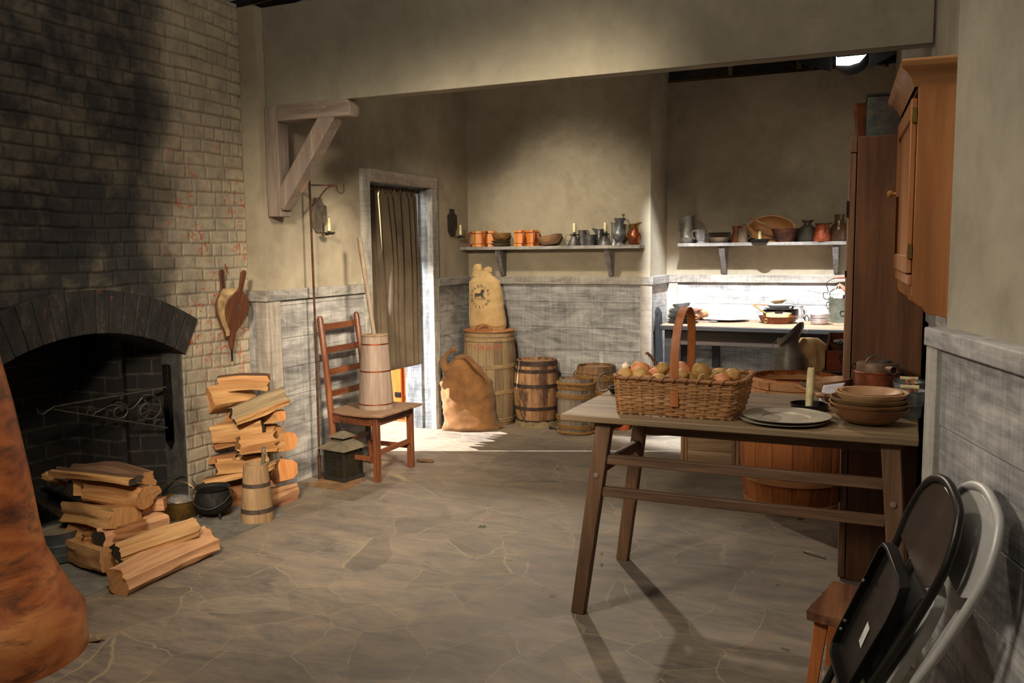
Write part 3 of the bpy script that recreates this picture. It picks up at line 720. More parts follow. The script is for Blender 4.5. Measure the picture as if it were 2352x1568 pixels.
# ---- three legged kettle
kc = onz(486, 1190); kc = V(kc.x-.0, kc.y+.02, 0)
t = thing('cast_iron_cauldron', 'small round black cauldron on three feet with wire bail', 'cauldron', (kc.x, kc.y, .004)); t.scale = (.9, .9, .9)
mb = MB(); mb.lathe(shell([(.03, .028), (.075, .036), (.108, .062), (.118, .088), (.119, .094), (.113, .096), (.112, .105), (.106, .14), (.096, .165), (.094, .175), (.106, .192), (.110, .194)], .005), 40); mb.build('pot', M_IRON2, t)
for k in range(3):
    a = k*2*PI/3+rad(100); mb = MB(); mb.tube([(.062*math.cos(a), .062*math.sin(a), .045), (.078*math.cos(a), .078*math.sin(a), .018), (.082*math.cos(a), .082*math.sin(a), 0)], [.013, .008, .009], 8); mb.build('foot', M_IRON2, t)
for sx_ in (-1, 1):
    mb = MB(); mb.tube(arc((sx_*.112, 0, .165), .014, 0, 2*PI-.01, 12), .0035, 6); mb.build('ear', M_IRON2, t).rotation_euler = (0, 0, rad(24))
mb = MB(); mb.tube(smooth_pts([(-.125, 0, .165), (-.11, -.06, .125), (-.05, -.118, .095), (.03, -.13, .088), (.10, -.075, .12), (.125, 0, .165)], 5), .0028, 6); mb.build('bail', M_PEWD, t).rotation_euler = (0, 0, rad(24))
# ---- small staved churn
cc = onz(577, 1200); cc = V(cc.x, cc.y+.055, 0)
M_STV = wood('staves_tan', (112, 86, 60), (156, 126, 92), (182, 154, 118), 2, 1.1, .7, .4, wear=(104, 78, 56))
t = thing('small_churn', 'small tapered wooden churn with two grey bands, before the corner stack', 'churn', (cc.x, cc.y, 0))
Hc = .325
mb = MB(); mb.lathe(shell([(.090, 0), (.092, .02), (.079, .17), (.066, Hc)], .009), 40, warp=lambda p, a, r, z: (p[0], p[1], p[2]+.002*math.sin(5*a))); mb.build('staves', M_STV, t)
M_BAND = metal('dull_band_metal', (96, 82, 76), (66, 56, 52), .6, .5, 30, .1)
for z0_, z1_ in ((.055, .08), (.20, .222)):
    ra = .091-(z0_-.02)*.0875; rb = .091-(z1_-.02)*.0875
    mb = MB(); mb.lathe([(ra, z0_), (ra+.0022, z0_), (rb+.0022, z1_), (rb, z1_)], 40, cap=False); mb.build('band', M_BAND, t)
mb = MB(); mb.tube([(.03, .01, .03), (.045, .012, .33), (.052, .013, .42)], [.011, .011, .012], 10); mb.build('dasher_handle', wood('dasher_grey_wood', (70, 62, 50), (104, 92, 74), (130, 116, 94), 2, 1, .8), t)
mb = MB(); mb.tube(smooth_pts([(.052, .013, .415), (.08, 0, .40), (.085, 0, .35), (.075, .0, .33)], 5), .002, 5); mb.tube(smooth_pts([(.052, .013, .412), (.07, -.01, .40), (.095, 0, .36), (.09, .0, .34)], 5), .002, 5); mb.build('string', plain('hemp_string', (176, 150, 108), .9), t)
# ---- stacked kitchen weights / black tins behind the orange scenery
vc = onz(138, 1284); vc = V(vc.x, vc.y, 0)
t = thing('iron_drum', 'low ribbed black iron drum beside the orange scenery piece', 'drum', (vc.x, vc.y, .004))
mb = MB(); pr_ = [(.09, 0), (.108, .01), (.112, .045), (.104, .05), (.104, .054), (.108, .09), (.102, .096), (.102, .10), (.103, .14), (.106, .15)]
mb.lathe(shell(pr_, .006), 40); mb.build('body', plain('matt_black_enamel', (70, 74, 76), .5), t)
mb = MB(); mb.lathe([(.0005, .138), (.098, .138), (.098, .143), (.0005, .143)], 40); mb.build('lid', plain('dusty_lid_metal', (128, 120, 100), .7), t)

# ---- orange scenery piece in the foreground (round, flared foot)
b = NB('mottled_copper_paint', .42, .25); v = b.co()
n = b.noise(b.map(v, (1, 1, 2.2)), 2.4, 6, .6, .8); n2 = b.noise(b.map(v, (1, 1, 3.5)), 3.4, 6, .68, .6)
c_ = b.ramp(n, [(.34, (122, 64, 36)), (.50, (172, 100, 56)), (.66, (206, 140, 84))])
c_ = b.mix(c_, (58, 42, 38), b.ramp(n2, [(.51, 0.0), (.68, .92)]))
c_ = b.mix(c_, (110, 104, 104), b.ramp(b.noise(v, 7, 5, .7, 1.5), [(.66, 0.0), (.74, .55)]))
b.col(c_); b.bump(n, .15, .01); M_VAT = b.m
dv = 3.30
pr_px = [(0, 598), (34, 765), (66, 925), (91, 1085), (104, 1200), (115, 1268), (144, 1330), (170, 1385), (190, 1415), (191, 1450), (191, 1505), (186, 1532), (168, 1541)]
ctr_px = -60.0
vm = MB(); pf = []
base = atd(ctr_px, 1560, dv); 
for x, y in pr_px[::-1]:
    P_ = atd(x, y, dv); Q_ = atd(ctr_px, y, dv)
    pf.append(((P_-Q_).length, max(.0, P_.z)))
zmin = pf[0][1]
pf = [(r*.955, z-zmin*(1-min(1, z/1.2))) for r, z in pf]
top = pf[-1]; pf.append((top[0]*.6, top[1]+.35)); pf = [(pf[0][0]*.9, 0)]+pf[1:]
vm.lathe(pf, 48, warp=lambda p, a, r, z: (p[0]*(1+.02*math.sin(3*a+z*3)), p[1]*(1+.02*math.sin(3*a+z*3)), p[2]))
o = vm.build('copper_hood', M_VAT, None, smooth=60); o.location = (base.x, base.y, 0)
tag(o, 'tall mottled orange copper painted cone with flared foot, left foreground', 'scenery')
# paper scrap beside it
sc_ = onz(208, 1478); mb = MB(); mb.add([(0, 0, .002), (.05, .01, .015), (.06, .04, .02), (.01, .045, .002), (.02, .02, .03), (0, 0, .0), (.05, .01, .013), (.06, .04, .018), (.01, .045, 0), (.02, .02, .028)],
    [(0, 1, 4), (1, 2, 4), (2, 3, 4), (3, 0, 4), (6, 5, 9), (7, 6, 9), (8, 7, 9), (5, 8, 9), (0, 5, 6, 1), (1, 6, 7, 2), (2, 7, 8, 3), (3, 8, 5, 0)])
o = mb.build('bark_scrap', M_BARK[0]); o.location = (sc_.x-.02, sc_.y, .001); tag(o, 'small curled grey scrap on the floor beside the orange cone', 'scrap')

# ---- fireplace crane
cy = YJ1-.03; cx_ = XBR-.10
Pt = onx(375, 838, cx_); Pb = onx(388, 1030, cx_); yc = (Pt.y+Pb.y)/2-.0
t = thing('fireplace_crane', 'black wrought iron fireplace crane with scrollwork hinged on the right jamb', 'crane', (cx_, YJ1-.035, 0))
zt, zb_ = Pt.z, Pb.z
mb = MB(); mb.box((-.02, -.012, zb_+.04), (.02, .012, zt)); mb.add([(-.02, -.012, zb_+.04), (.02, -.012, zb_+.04), (.02, .012, zb_+.04), (-.02, .012, zb_+.04), (0, 0, zb_)], [(0, 1, 4), (1, 2, 4), (2, 3, 4), (3, 0, 4)]); mb.build('post', M_IRON, t, bevel=.002)
arm_dir = V(-.38, -.925, 0).normalized()
ar = bpy.data.objects.new('arm', None)
tipz = onx(150, 940, cx_-.2).z
p0_ = V(0, 0, onx(372, 890, cx_).z); L_ = .60
zlo = onx(378, 985, cx_).z
def ad(s, z): return arm_dir*s+V(0, 0, z)
ztip = onx(155, 935, cx_-.21).z
M_IR3 = metal('scroll_iron', (84, 80, 74), (50, 47, 44), .5, .6, 20, .15)
wd_ = arm_dir.cross(V(0, 0, 1))
mb = MB(); mb.ribbon([ad(0, p0_.z), ad(L_, ztip+.015)], .022, .007, wd_); mb.build('top_bar', M_IR3, t)
mb = MB(); mb.ribbon([ad(L_, ztip), ad(0, zlo)], .018, .006, wd_); mb.build('brace_bar', M_IR3, t)
mb = MB(); mb.tube([ad(L_-.01, ztip+.015), ad(L_+.03, ztip-.005), ad(L_+.05, ztip-.02), ad(L_+.075, ztip-.012), ad(L_+.08, ztip+.015)], .005, 6); mb.build('hook', M_IR3, t)
zm = (p0_.z+zlo)/2
def spiral(s0, z0, r0, turns, a0, sgn=1, n=30):
    return [ad(s0+r0*(1-k/n*.75)*math.cos(a0+sgn*turns*2*PI*k/n), z0+r0*(1-k/n*.75)*math.sin(a0+sgn*turns*2*PI*k/n)) for k in range(n+1)]
for s0, z0, r0 in ((.11, zm+.005, .085), (.27, zm+.012, .055), (.42, zm+.03, .03)):
    mb = MB(); mb.tube(spiral(s0, z0, r0, 1.3, 1.2), .0045, 6); mb.build('scroll', M_IR3, t)
mb = MB(); mb.tube(smooth_pts([ad(.40, zm+.02), ad(.36, zm+.035), ad(.30, zm+.055), ad(.24, zm+.03), ad(.20, zm+.02), ad(.14, zm+.075)], 5), .0045, 6); mb.build('scroll', M_IR3, t)
mb = MB()
for a in (-.9, -.3, .4, 1.1, 3.6):
    mb.ribbon([ad(.10, zm), ad(.10+.035*math.cos(a), zm+.035*math.sin(a)), ad(.10+.07*math.cos(a), zm+.07*math.sin(a))], .01, .004, wd_, ws=[.004, .02, .004])
mb.build('leaf_ornament', M_IR3, t)
# finial ball behind the pile (andiron)
ac = onx(303, 1072, -4.12)
t = thing('andiron', 'iron andiron with a grey ball finial standing inside the fireplace', 'andiron', (ac.x, ac.y, 0))
mb = MB(); mb.beam((0, 0, 0), (0, 0, ac.z-.02), .014, .014); mb.build('shaft', M_IRON, t)
mb = MB(); mb.sphere((0, 0, ac.z), .024, 16, 10); mb.build('finial', plain('grey_ball', (96, 88, 80), .6), t)
mb = MB(); mb.beam((-.14, 0, .01), (.3, 0, .01), .02, .02); mb.build('base_bar', M_IRON, t)

# ---- bellows on the brick wall
bc = onx(524, 700, XBR+.03)
t = thing('bellows', 'leather fireplace bellows with studded wooden boards hanging on the brick wall', 'bellows', (XBR+.012, bc.y, 0))
M_BWO = wood('bellows_walnut', (44, 24, 16), (84, 48, 30), (118, 72, 44), 2, 1, .45, .2)
M_BLE = fabric('bellows_leather', (188, 160, 112), (110, 84, 50), 60, .7, .9, 14)
def zc(y): return onx(524, y, XBR+.04).z
def board(scale, handle):
    out = []; H_ = .30
    for a in range(0, 41):
        tt = a/40; z = -.17+tt*.30
        wv = math.sin(PI*min(1, max(0, (tt*1.04)))**1.5)*.068 if tt < .98 else .02
        wv = max(.014, .072*(math.sin(PI*tt**1.35)**.8) if 0 < tt < 1 else .014)
        if tt < .18: wv = max(.017, wv)
        out.append((wv*scale, z))
    R_ = [(w_, z) for w_, z in out]
    R_ += [(.0145, .15), (.016, .19), (.0175, .225), (.012, .243)]
    return [(w_, z) for w_, z in R_]+[(-w_, z) for w_, z in R_[::-1]]
tilt = rad(0)
def place(o, tx, ty, tz, ry):   # board in local yz plane, opening towards +x
    o.rotation_euler = ry; o.location = (tx, ty, tz)
zc0 = zc(712)
for nm, dx, ang, sgn in (('back_board', 0, -rad(3), -1), ('front_board', .018, rad(14), 1)):
    mb = MB(); pl = board(1, True); mb.prism(pl, 0, .012, Matrix(((0, 0, 1, 0), (1, 0, 0, 0), (0, 1, 0, 0), (0, 0, 0, 1))))
    o = mb.build(nm, M_BWO, t, bevel=.002)
    o.location = (dx, 0, zc0); o.rotation_euler = (0, ang*.6 if sgn > 0 else 0, 0)
    if sgn > 0:
        o.rotation_euler = (rad(-9), rad(10), rad(-30)); o.location = (.062, .022, zc0-.0)
        fb = o
    else: o.rotation_euler = (rad(3), 0, 0); o.location = (0, -.018, zc0)
# leather gusset between the boards
mb = MB(); pl = [(w_, z) for w_, z in board(.97, False) if z < .14 and z > -.16]
n_ = len(pl); vs = []; fs = []
Rb = Euler((rad(3), 0, 0)).to_matrix(); Rf = Euler((rad(-9), rad(10), rad(-30))).to_matrix()
for k in range(6):
    u_ = k/5; pin = 1-.12*math.sin(PI*u_)*(1 if 1 else 0)
    for w_, z in pl:
        pb = Rb @ V(.01, w_*pin, z)+V(0, -.018, zc0); pf2 = Rf @ V(.0, w_*pin, z)+V(.062, .022, zc0)
        q_ = pb.lerp(pf2, u_)+V(0, 0, .003*math.sin(w_*200+u_*5)); vs.append(tuple(q_))
for k in range(5):
    for i in range(n_): j = (i+1) % n_; fs.append((k*n_+i, k*n_+j, (k+1)*n_+j, (k+1)*n_+i))
mb.add(vs, fs); mb.build('leather_gusset', M_BLE, t)
mb = MB(); mb.lathe([(.013, 0), (.022, .07)], 16, T(.03, 0, zc0-.235)); mb.build('snout', M_BWO, t)
mb = MB(); mb.lathe([(.005, 0), (.0065, .08)], 12, T(.03, 0, zc0-.31)); mb.build('nozzle', M_IRON, t)
mb = MB()
for w_, z in pl[::2]: mb.sphere((.0125, w_*.93, z), .0028, 6, 4)
for a in range(-3, 4):
    for c2 in range(-3, 4):
        if abs(a)+abs(c2) <= 3: mb.sphere((.0125, a*.008, .01+c2*.011), .0024, 6, 4)
o = mb.build('brass_studs', M_PEWD, fb)
mb = MB(); mb.tube([(0.02, -.022, zc0+.20), (.02, -.012, zc0+.275), (.02, .0, zc0+.225)], .0035, 6); mb.build('hanging_strap', plain('tan_leather', (132, 74, 44), .7), t)
# ================================================================== LEFT WALL: BRACKET, POLE, LANTERN, CHAIR, CHURN, CURTAIN, SCONCES
M_GBW = wood('grey_brown_timber', (92, 82, 78), (128, 114, 104), (158, 142, 128), 2, .8, .8, .4, wear=(188, 140, 104))
M_GBWX = wood('grey_brown_timber_x', (92, 82, 78), (128, 114, 104), (158, 142, 128), 0, .8, .8, .4, wear=(188, 140, 104))
t = thing('timber_bracket', 'heavy grey brown timber corner bracket under the left end of the beam', 'bracket', (XL, 4.38, 2.378))
mb = MB(); mb.box((.002, -.02, -.665), (.098, .085, 0)); mb.build('post', M_GBW, t, bevel=.006)
mb = MB(); mb.prism([(.098, 0), (.60, 0), (.628, -.03), (.618, -.098), (.098, -.098)], -.02, .085, Matrix(((1, 0, 0, 0), (0, 0, 1, 0), (0, 1, 0, 0), (0, 0, 0, 1)))); mb.build('arm', M_GBWX, t, bevel=.006)
mb = MB(); mb.beam((.075, .033, -.60), (.475, .033, -.065), .10, .10, up=(-.8, 0, .6)); 
o = mb.build('brace', M_GBW, t, bevel=.006)
# ---- hook pole
P0 = onz(735, 1100); t = thing('lamp_pole', 'tall thin rusty iron pole with a side arm and hook, standing before the dado', 'pole', (P0.x, P0.y, 0))
pl = [onz(703, 1116), onz(790, 1128), onz(842, 1101), onz(765, 1088)]
mb = MB(); mb.prism([(v.x-P0.x, v.y-P0.y) for v in pl], 0, .005); mb.build('base_plate', metal('rusted_plate', (146, 112, 78), (104, 76, 52), .7, .2, 12, .1), t)
mb = MB(); mb.tube([(0, 0, .004), (0, 0, .16)], .0125, 12); mb.build('socket', M_RUST, t)
ht = 1.955
mb = MB(); mb.tube([(0, 0, .0), (.004, 0, 1.0), (-.002, 0, ht)], .0075, 10); mb.build('shaft', M_RUST, t)
ax = V(.88, .48, 0)*.98
def pa(s, z): return ax*s+V(0, 0, z)
mb = MB(); mb.beam(pa(0, ht-.035), pa(.175, ht-.035), .007, .008); mb.build('arm', M_RUST, t)
mb = MB(); mb.tube(smooth_pts([pa(0, ht-.175), pa(.05, ht-.125), (pa(.09, ht-.075)), pa(.125, ht-.045), pa(.17, ht-.037)], 5), .005, 8); mb.build('brace', M_RUST, t)
mb = MB(); mb.tube(smooth_pts([pa(.172, ht-.035), pa(.178, ht-.07), pa(.197, ht-.088), pa(.218, ht-.075), pa(.218, ht-.03)], 5), .0042, 8); mb.build('hook', M_RUST, t)
# ---- lantern
a_, b_, c_ = onz(753, 1103), onz(796, 1111), onz(827, 1095)
LC = (a_+c_)/2; LC.z = 0
ang = math.atan2((b_-a_).y, (b_-a_).x)
t = thing('lantern', 'black caged lantern with pagoda style dusty roof, on the base plate of the pole', 'lantern', (LC.x, LC.y, .005), ang)
M_LBL = plain('lantern_black', (34, 33, 31), .55); s_ = .088
b = NB('amber_seeded_glass', .25); b.b.inputs['Transmission Weight'].default_value = .75; b.col((70, 62, 44)); b.bump(b.noise(b.co(), 60, 2), .3, .004); M_LGL = b.m
mb = MB(); mb.box((-s_-.006, -s_-.006, 0), (s_+.006, s_+.006, .025)); mb.build('base', M_LBL, t, bevel=.002)
mb = MB(); mb.box((-s_+.004, -s_+.004, .025), (s_-.004, s_-.004, .205)); mb.build('glass_pane', M_LGL, t)
mb = MB()
for sx_ in (-1, 1):
    for sy_ in (-1, 1): mb.cbox((sx_*(s_-.005), sy_*(s_-.005), .115), (.013, .013, .185))
mb.box((-s_, -s_, .195), (s_, s_, .21))
for sg in (-1, 1):
    for k in (-1, 1):
        mb.cbox((k*s_*.36, sg*(s_-.003), .115), (.006, .006, .18)); mb.cbox((sg*(s_-.003), k*s_*.36, .115), (.006, .006, .18))
    for z in (.08, .138):
        mb.cbox((0, sg*(s_-.003), z), (2*s_-.02, .006, .006)); mb.cbox((sg*(s_-.003), 0, z), (.006, 2*s_-.02, .006))
mb.build('cage', M_LBL, t)
def pyr(mb, r0, z0, r1, z1, t_=.004):
    mb.add([(-r0, -r0, z0), (r0, -r0, z0), (r0, r0, z0), (-r0, r0, z0), (-r1, -r1, z1), (r1, -r1, z1), (r1, r1, z1), (-r1, r1, z1), ],
           [(3, 2, 1, 0), (4, 5, 6, 7), (0, 1, 5, 4), (1, 2, 6, 5), (2, 3, 7, 6), (3, 0, 4, 7)])
M_LRF = metal('dusty_lantern_roof', (112, 102, 84), (84, 76, 62), .75, .2, 12, .1)
mb = MB(); pyr(mb, .122, .208, .048, .262); mb.build('lower_roof', M_LRF, t, bevel=.002)
mb = MB(); mb.cbox((0, 0, .27), (.085, .085, .03)); mb.build('vent_box', M_LBL, t)
mb = MB(); pyr(mb, .070, .282, .010, .318); mb.build('upper_roof', M_LRF, t, bevel=.002)
mb = MB(); mb.sphere((0, 0, .328), .011, 12, 8); mb.tube(arc((0, 0, .358), .021, 0, 2*PI-.01, 16), .0028, 6); mb.build('hanging_ring', M_LBL, t)
mb = MB(); mb.lathe([(.0005, .03), (.022, .03), (.022, .12), (.0005, .124)], 16); o = mb.build('candle', plain('amber_wax', (222, 170, 60), .5)); o.location = (LC.x, LC.y, .005); tag(o, 'yellow pillar candle inside the black lantern', 'candle')

# ---- ladder back chair
M_CH = wood('red_brown_chair_wood', (52, 28, 16), (98, 54, 32), (138, 84, 50), 2, 1, .42, .2)
M_CHX = wood('red_brown_chair_rail', (52, 28, 16), (96, 53, 32), (134, 80, 48), 1, 1, .45, .2)
M_SEAT = wood('dusty_seat_board', (84, 58, 42), (118, 88, 66), (142, 112, 86), 0, .8, .75, .2, dust=(120, 98, 76))
cx0, cyA, cyB = -3.46, 4.745, 5.165     # rear post line, near and far side
fx = -3.105
t = thing('ladder_back_chair', 'red brown ladder back wooden chair against the grey dado, carrying the tall churn', 'chair', (cx0, (cyA+cyB)/2, 0))
w_ = (cyB-cyA)/2; fw_ = .212; fd = fx-cx0
def post(mb, y, lean):
    mb.tube([(.035, y*.97, 0), (.012, y*.99, .25), (0, y, .45), (-.028, y, .78), (-.062, y, 1.055), (-.064, y, 1.075)], [.017, .020, .022, .021, .0215, .012], 12)
for y in (-w_, w_):
    mb = MB(); post(mb, y, 0); mb.build('rear_post', M_CH, t)
for y in (-fw_, fw_):
    mb = MB(); mb.beam((fd, y, 0), (fd, y, .425), .040, .040, up=(0, 1, 0)); mb.build('leg', M_CH, t, bevel=.005)
for z, hh in ((1.0, .042), (.845, .042), (.70, .042), (.555, .042)):
    xx = -.0-(z-.45)*.098
    mb = MB(); mb.beam((xx, -w_, z), (xx, w_, z), .016, hh, up=(0, 0, 1)); mb.build('back_slat', M_CHX, t, bevel=.003)
mb = MB()
for a, b2 in (((0, -w_, .40), (fd, -fw_, .395)), ((0, w_, .40), (fd, fw_, .395)), ((fd, -fw_, .395), (fd, fw_, .395)), ((0, -w_, .40), (0, w_, .40))): mb.beam(a, b2, .022, .055)
mb.build('seat_frame', M_CHX, t, bevel=.002)
for a, b2 in (((0.02, -w_, .15), (fd, -fw_, .15)), ((0.02, w_, .15), (fd, fw_, .15)), ((fd, -fw_, .19), (fd, fw_, .19)), ((.02, -w_, .22), (.02, w_, .22))):
    mb = MB(); mb.beam(a, b2, .018, .032); mb.build('stretcher', M_CHX, t, bevel=.002)
sp = [onz(766, 947, .45), onz(812, 956, .45), onz(876, 955, .45), onz(962, 927, .45)]
so = V(cx0, (cyA+cyB)/2, 0)
pts = [(v.x-so.x, v.y-so.y) for v in sp]
pts = [(-.035, -.20), (.12, -.255), (.30, -.275), (.42, -.245), (.43, .255), (.1, .24), (-.03, .215)]
mb = MB(); mb.prism(pts, .4305, .448); mb.build('seat', M_SEAT, t, bevel=.004)
# ---- tall churn on chair
M_CHN = wood('faded_pinkish_staves', (104, 86, 76), (132, 114, 102), (152, 136, 122), 2, 1.2, .7, .25)
tc = onz(857, 941, .449)
t = thing('butter_churn', 'tall faded pinkish staved churn with thin copper bands, on the chair seat', 'churn', (tc.x-.03, tc.y+.085, .4485))
hC = .485
def chr_(z): return .118-.030*z/hC
mb = MB(); n_ = 16; vs = []
prof = [(chr_(0), 0), (chr_(0)+.001, .01), (chr_(.24), .24), (chr_(hC), hC)]
mb.lathe(prof, 64, warp=lambda p, a, r, z: (p[0]*(1-.012*abs(math.cos(a*8))**8), p[1]*(1-.012*abs(math.cos(a*8))**8), p[2])); mb.build('staves', M_CHN, t)
mb = MB(); mb.lathe([(.0005, hC), (chr_(hC)-.002, hC), (chr_(hC)+.002, hC+.004), (chr_(hC)+.002, hC+.010), (.0005, hC+.012)], 40); mb.build('lid', plain('dusty_lid_wood', (128, 106, 80), .85), t)
M_CUB = metal('copper_band', (184, 100, 64), (120, 62, 40), .35, 1, 20)
for z in (.035, .255, .435):
    mb = MB(); mb.lathe([(chr_(z), z-.004), (chr_(z)+.0022, z-.004), (chr_(z)+.002, z+.004), (chr_(z), z+.004)], 48, cap=False); mb.build('band', M_CUB, t)
tp = atd(825, 546, (tc-CP).dot(CF)+.12)
mb = MB(); mb.tube([(.0, .0, hC), Vector(tp)-V(tc.x-.03, tc.y+.085, .4485)], [.0145, .017], 12); mb.build('dasher_stick', wood('dasher_stick_wood', (88, 74, 62), (122, 106, 90), (148, 132, 114), 2, 1, .8), t)

# ---- sconces
M_SC = metal('mottled_tin_plate', (132, 124, 112), (92, 84, 74), .55, .5, 16, .1)
M_SC2 = metal('dark_tin_plate', (70, 64, 58), (46, 42, 38), .6, .5, 16, .1)
def sconce(pxc, ztop, zbot, wid, mat, label, lab2, cpx):
    yc = onx(pxc, 500, XL).y; t = thing('wall_sconce', label, 'sconce', (XL, yc, 0)); h = wid/2; H_ = ztop-zbot
    sh = [(-h*.55, ztop), (h*.45, ztop)]+[(h*.45+h*.55*(1-math.cos(a)), ztop-.10*H_/.30-math.sin(a)*0+(.10*H_/.30)*(1-math.sin(a))-.0) for a in (.3, .7, 1.1, 1.5)]
    sh = [(-h*.5, ztop), (h*.42, ztop), (h*.47, ztop-.12*H_), (h*.62, ztop-.18*H_), (h*.98, ztop-.22*H_), (h, ztop-.62*H_), (h*.9, ztop-.74*H_), (h*.62, ztop-.80*H_), (h*.55, zbot), (-h*.4, zbot), (-h*.95, ztop-.80*H_), (-h, ztop-.24*H_), (-h*.6, ztop-.16*H_)]
    mb = MB(); mb.prism(sh, .004, .010, Matrix(((0, 0, 1, 0), (1, 0, 0, 0), (0, 1, 0, 0), (0, 0, 0, 1)))); mb.build('back_plate', mat, t, bevel=.002)
    cp_ = .085
    mb = MB(); mb.tube(smooth_pts([(.012, 0, zbot+.01), (.03, 0, zbot-.012), (.06, 0, zbot-.014), (cp_, 0, zbot-.012)], 4), .003, 6); mb.build('arm', M_RUST, t)
    mb = MB(); mb.lathe([(.0005, zbot-.012), (.026, zbot-.012), (.040, zbot+.002), (.0385, zbot+.003), (.025, zbot-.010), (.0005, zbot-.010)], 28, T(cp_, 0, 0), warp=lambda p, a, r, z: (p[0], p[1], p[2]+(.003*math.cos(12*a) if r > .035 else 0))); mb.build('drip_pan', M_SC2, t)
    mb = MB(); mb.lathe([(.0005, zbot-.01), (.012, zbot-.01), (.013, zbot+.012), (.0005, zbot+.012)], 16, T(cp_, 0, 0)); mb.build('cup', M_SC2, t)
    candle((XL+cp_, yc, zbot+.0125), .010, .085, lab2)
def candle(loc, r, h, label, grp=None, lean=0, wick=True):
    t = thing('candle', label, 'candle', loc, 0, grp, rot=(0, lean, 0))
    mb = MB(); mb.lathe([(.0005, 0), (r, 0), (r*1.02, h*.4), (r*.96, h*.92), (r*.8, h), (.0005, h-.002)], 20, warp=lambda p, a, rr_, z: (p[0]*(1+.05*math.sin(3*a+z*60)), p[1]*(1+.05*math.sin(3*a+z*60)), p[2])); mb.build('wax', M_WAX, t)
    if wick:
        mb = MB(); mb.tube([(0, 0, h-.003), (.001, 0, h+.011)], .0013, 6); mb.build('wick', M_WICK, t)
    return t
z1 = onx(728, 454, XL).z; z0_ = onx(730, 535, XL).z
sconce(731, z1, z0_, .175, M_SC, 'pale mottled tin wall sconce right of the rusty pole', 'cream candle in the pale sconce beside the rusty pole', 748)
z1 = onx(1036, 480, XL).z; z0_ = onx(1036, 543, XL).z
sconce(1037, z1, z0_, .17, M_SC2, 'dark tin wall sconce in the corner right of the doorway', 'cream candle in the dark sconce right of the doorway', 1053)

# ---- curtain rod, two curtain panels
XC = -3.70
M_CUR = fabric('brown_curtain_cloth', (108, 93, 74), (84, 71, 55), 600, .9, .25, 5)
zr_ = onx(900, 436, XC).z
mb = MB(); mb.tube([(XC, Y0+.0, zr_), (XC, Y1-.012, zr_)], .008, 10); tag(mb.build('curtain_rod', M_RUST), 'thin rod across the top of the doorway holding the brown curtain', 'rod')
def panel(label, yt0, yt1, yb0, yb1, zb0, zb1, n, seed, mid=None):
    r = random.Random(seed); mb = MB(); NY = 110; NZ = 40; vs = []; fs = []
    ph = [r.uniform(-.5, .5) for _ in range(60)]
    for j in range(NZ+1):
        v = j/NZ; zt_ = zr_+.022
        for i in range(NY+1):
            u = i/NY; ya = yt0+(yb0-yt0)*v; yb_ = yt1+(yb1-yt1)*v
            if mid: ya += mid*math.sin(PI*min(1, v*1.5))*1.0 if v < .66 else 0
            y = ya+(yb_-ya)*u
            zb_ = zb0+(zb1-zb0)*u
            z = zt_+(zb_-zt_)*v
            k = u*n+.25*math.sin(u*9+seed)
            amp = .020+.016*min(1, v*2.2)
            x = XC+.003+amp*math.sin(2*PI*k+.5*math.sin(v*2+seed))+.005*math.sin(2*PI*k*1.7+seed+v)
            if v < .035: x = XC+.012*math.sin(2*PI*k*2)*1.0+.0
            x += (.004 if 0.035 < v < .05 else 0)
            vs.append((x, y, z+.008*v*math.sin(2*PI*k)*1))
    for j in range(NZ):
        for i in range(NY): a = j*(NY+1)+i; fs.append((a, a+1, a+NY+2, a+NY+1))
    mb.add(vs, fs); o = mb.build('curtain', M_CUR, None, smooth=80); md = o.modifiers.new('solid', 'SOLIDIFY'); md.thickness = .003
    return tag(o, label, 'curtain', 'brown curtain panels in the doorway')
hz0 = onx(890, 852, XC).z; hz1 = onx(953, 838, XC).z
panel('narrow left panel of the brown doorway curtain, behind the churn stick', Y0+.028, 5.775, Y0+.032, 5.86, hz0+.02, hz0, 4, 2)
panel('wide right panel of the brown doorway curtain', 5.79, 6.31, 5.855, 6.308, hz0, hz1, 5, 5, mid=.035)
# ---- orange cabinet seen beyond the doorway
M_PINE = wood('orange_varnished_pine', (150, 66, 26), (188, 96, 44), (214, 124, 62), 2, .7, .32, .08)
cA, cB = onz(928, 968), onz(957, 962)
t = thing('cabinet', 'varnished orange wooden cabinet beyond the doorway, seen below the curtain hem', 'cabinet', (-3.975, 6.555, 0), 0)
mb = MB(); mb.box((-.62, .0, 0), (.0, .24, 1.2)); mb.build('body', M_PINE, t, bevel=.004)
mb = MB(); mb.box((-.60, -.018, .04), (-.035, .0, 1.16)); mb.build('door', M_PINE, t, bevel=.004)
mb = MB(); mb.box((-.10, -.024, .22), (-.038, -.018, .262)); 
for x in (-.085, -.055): mb.sphere((x, -.025, .241), .005, 8, 6)
mb.build('hinge', M_IRON, t)

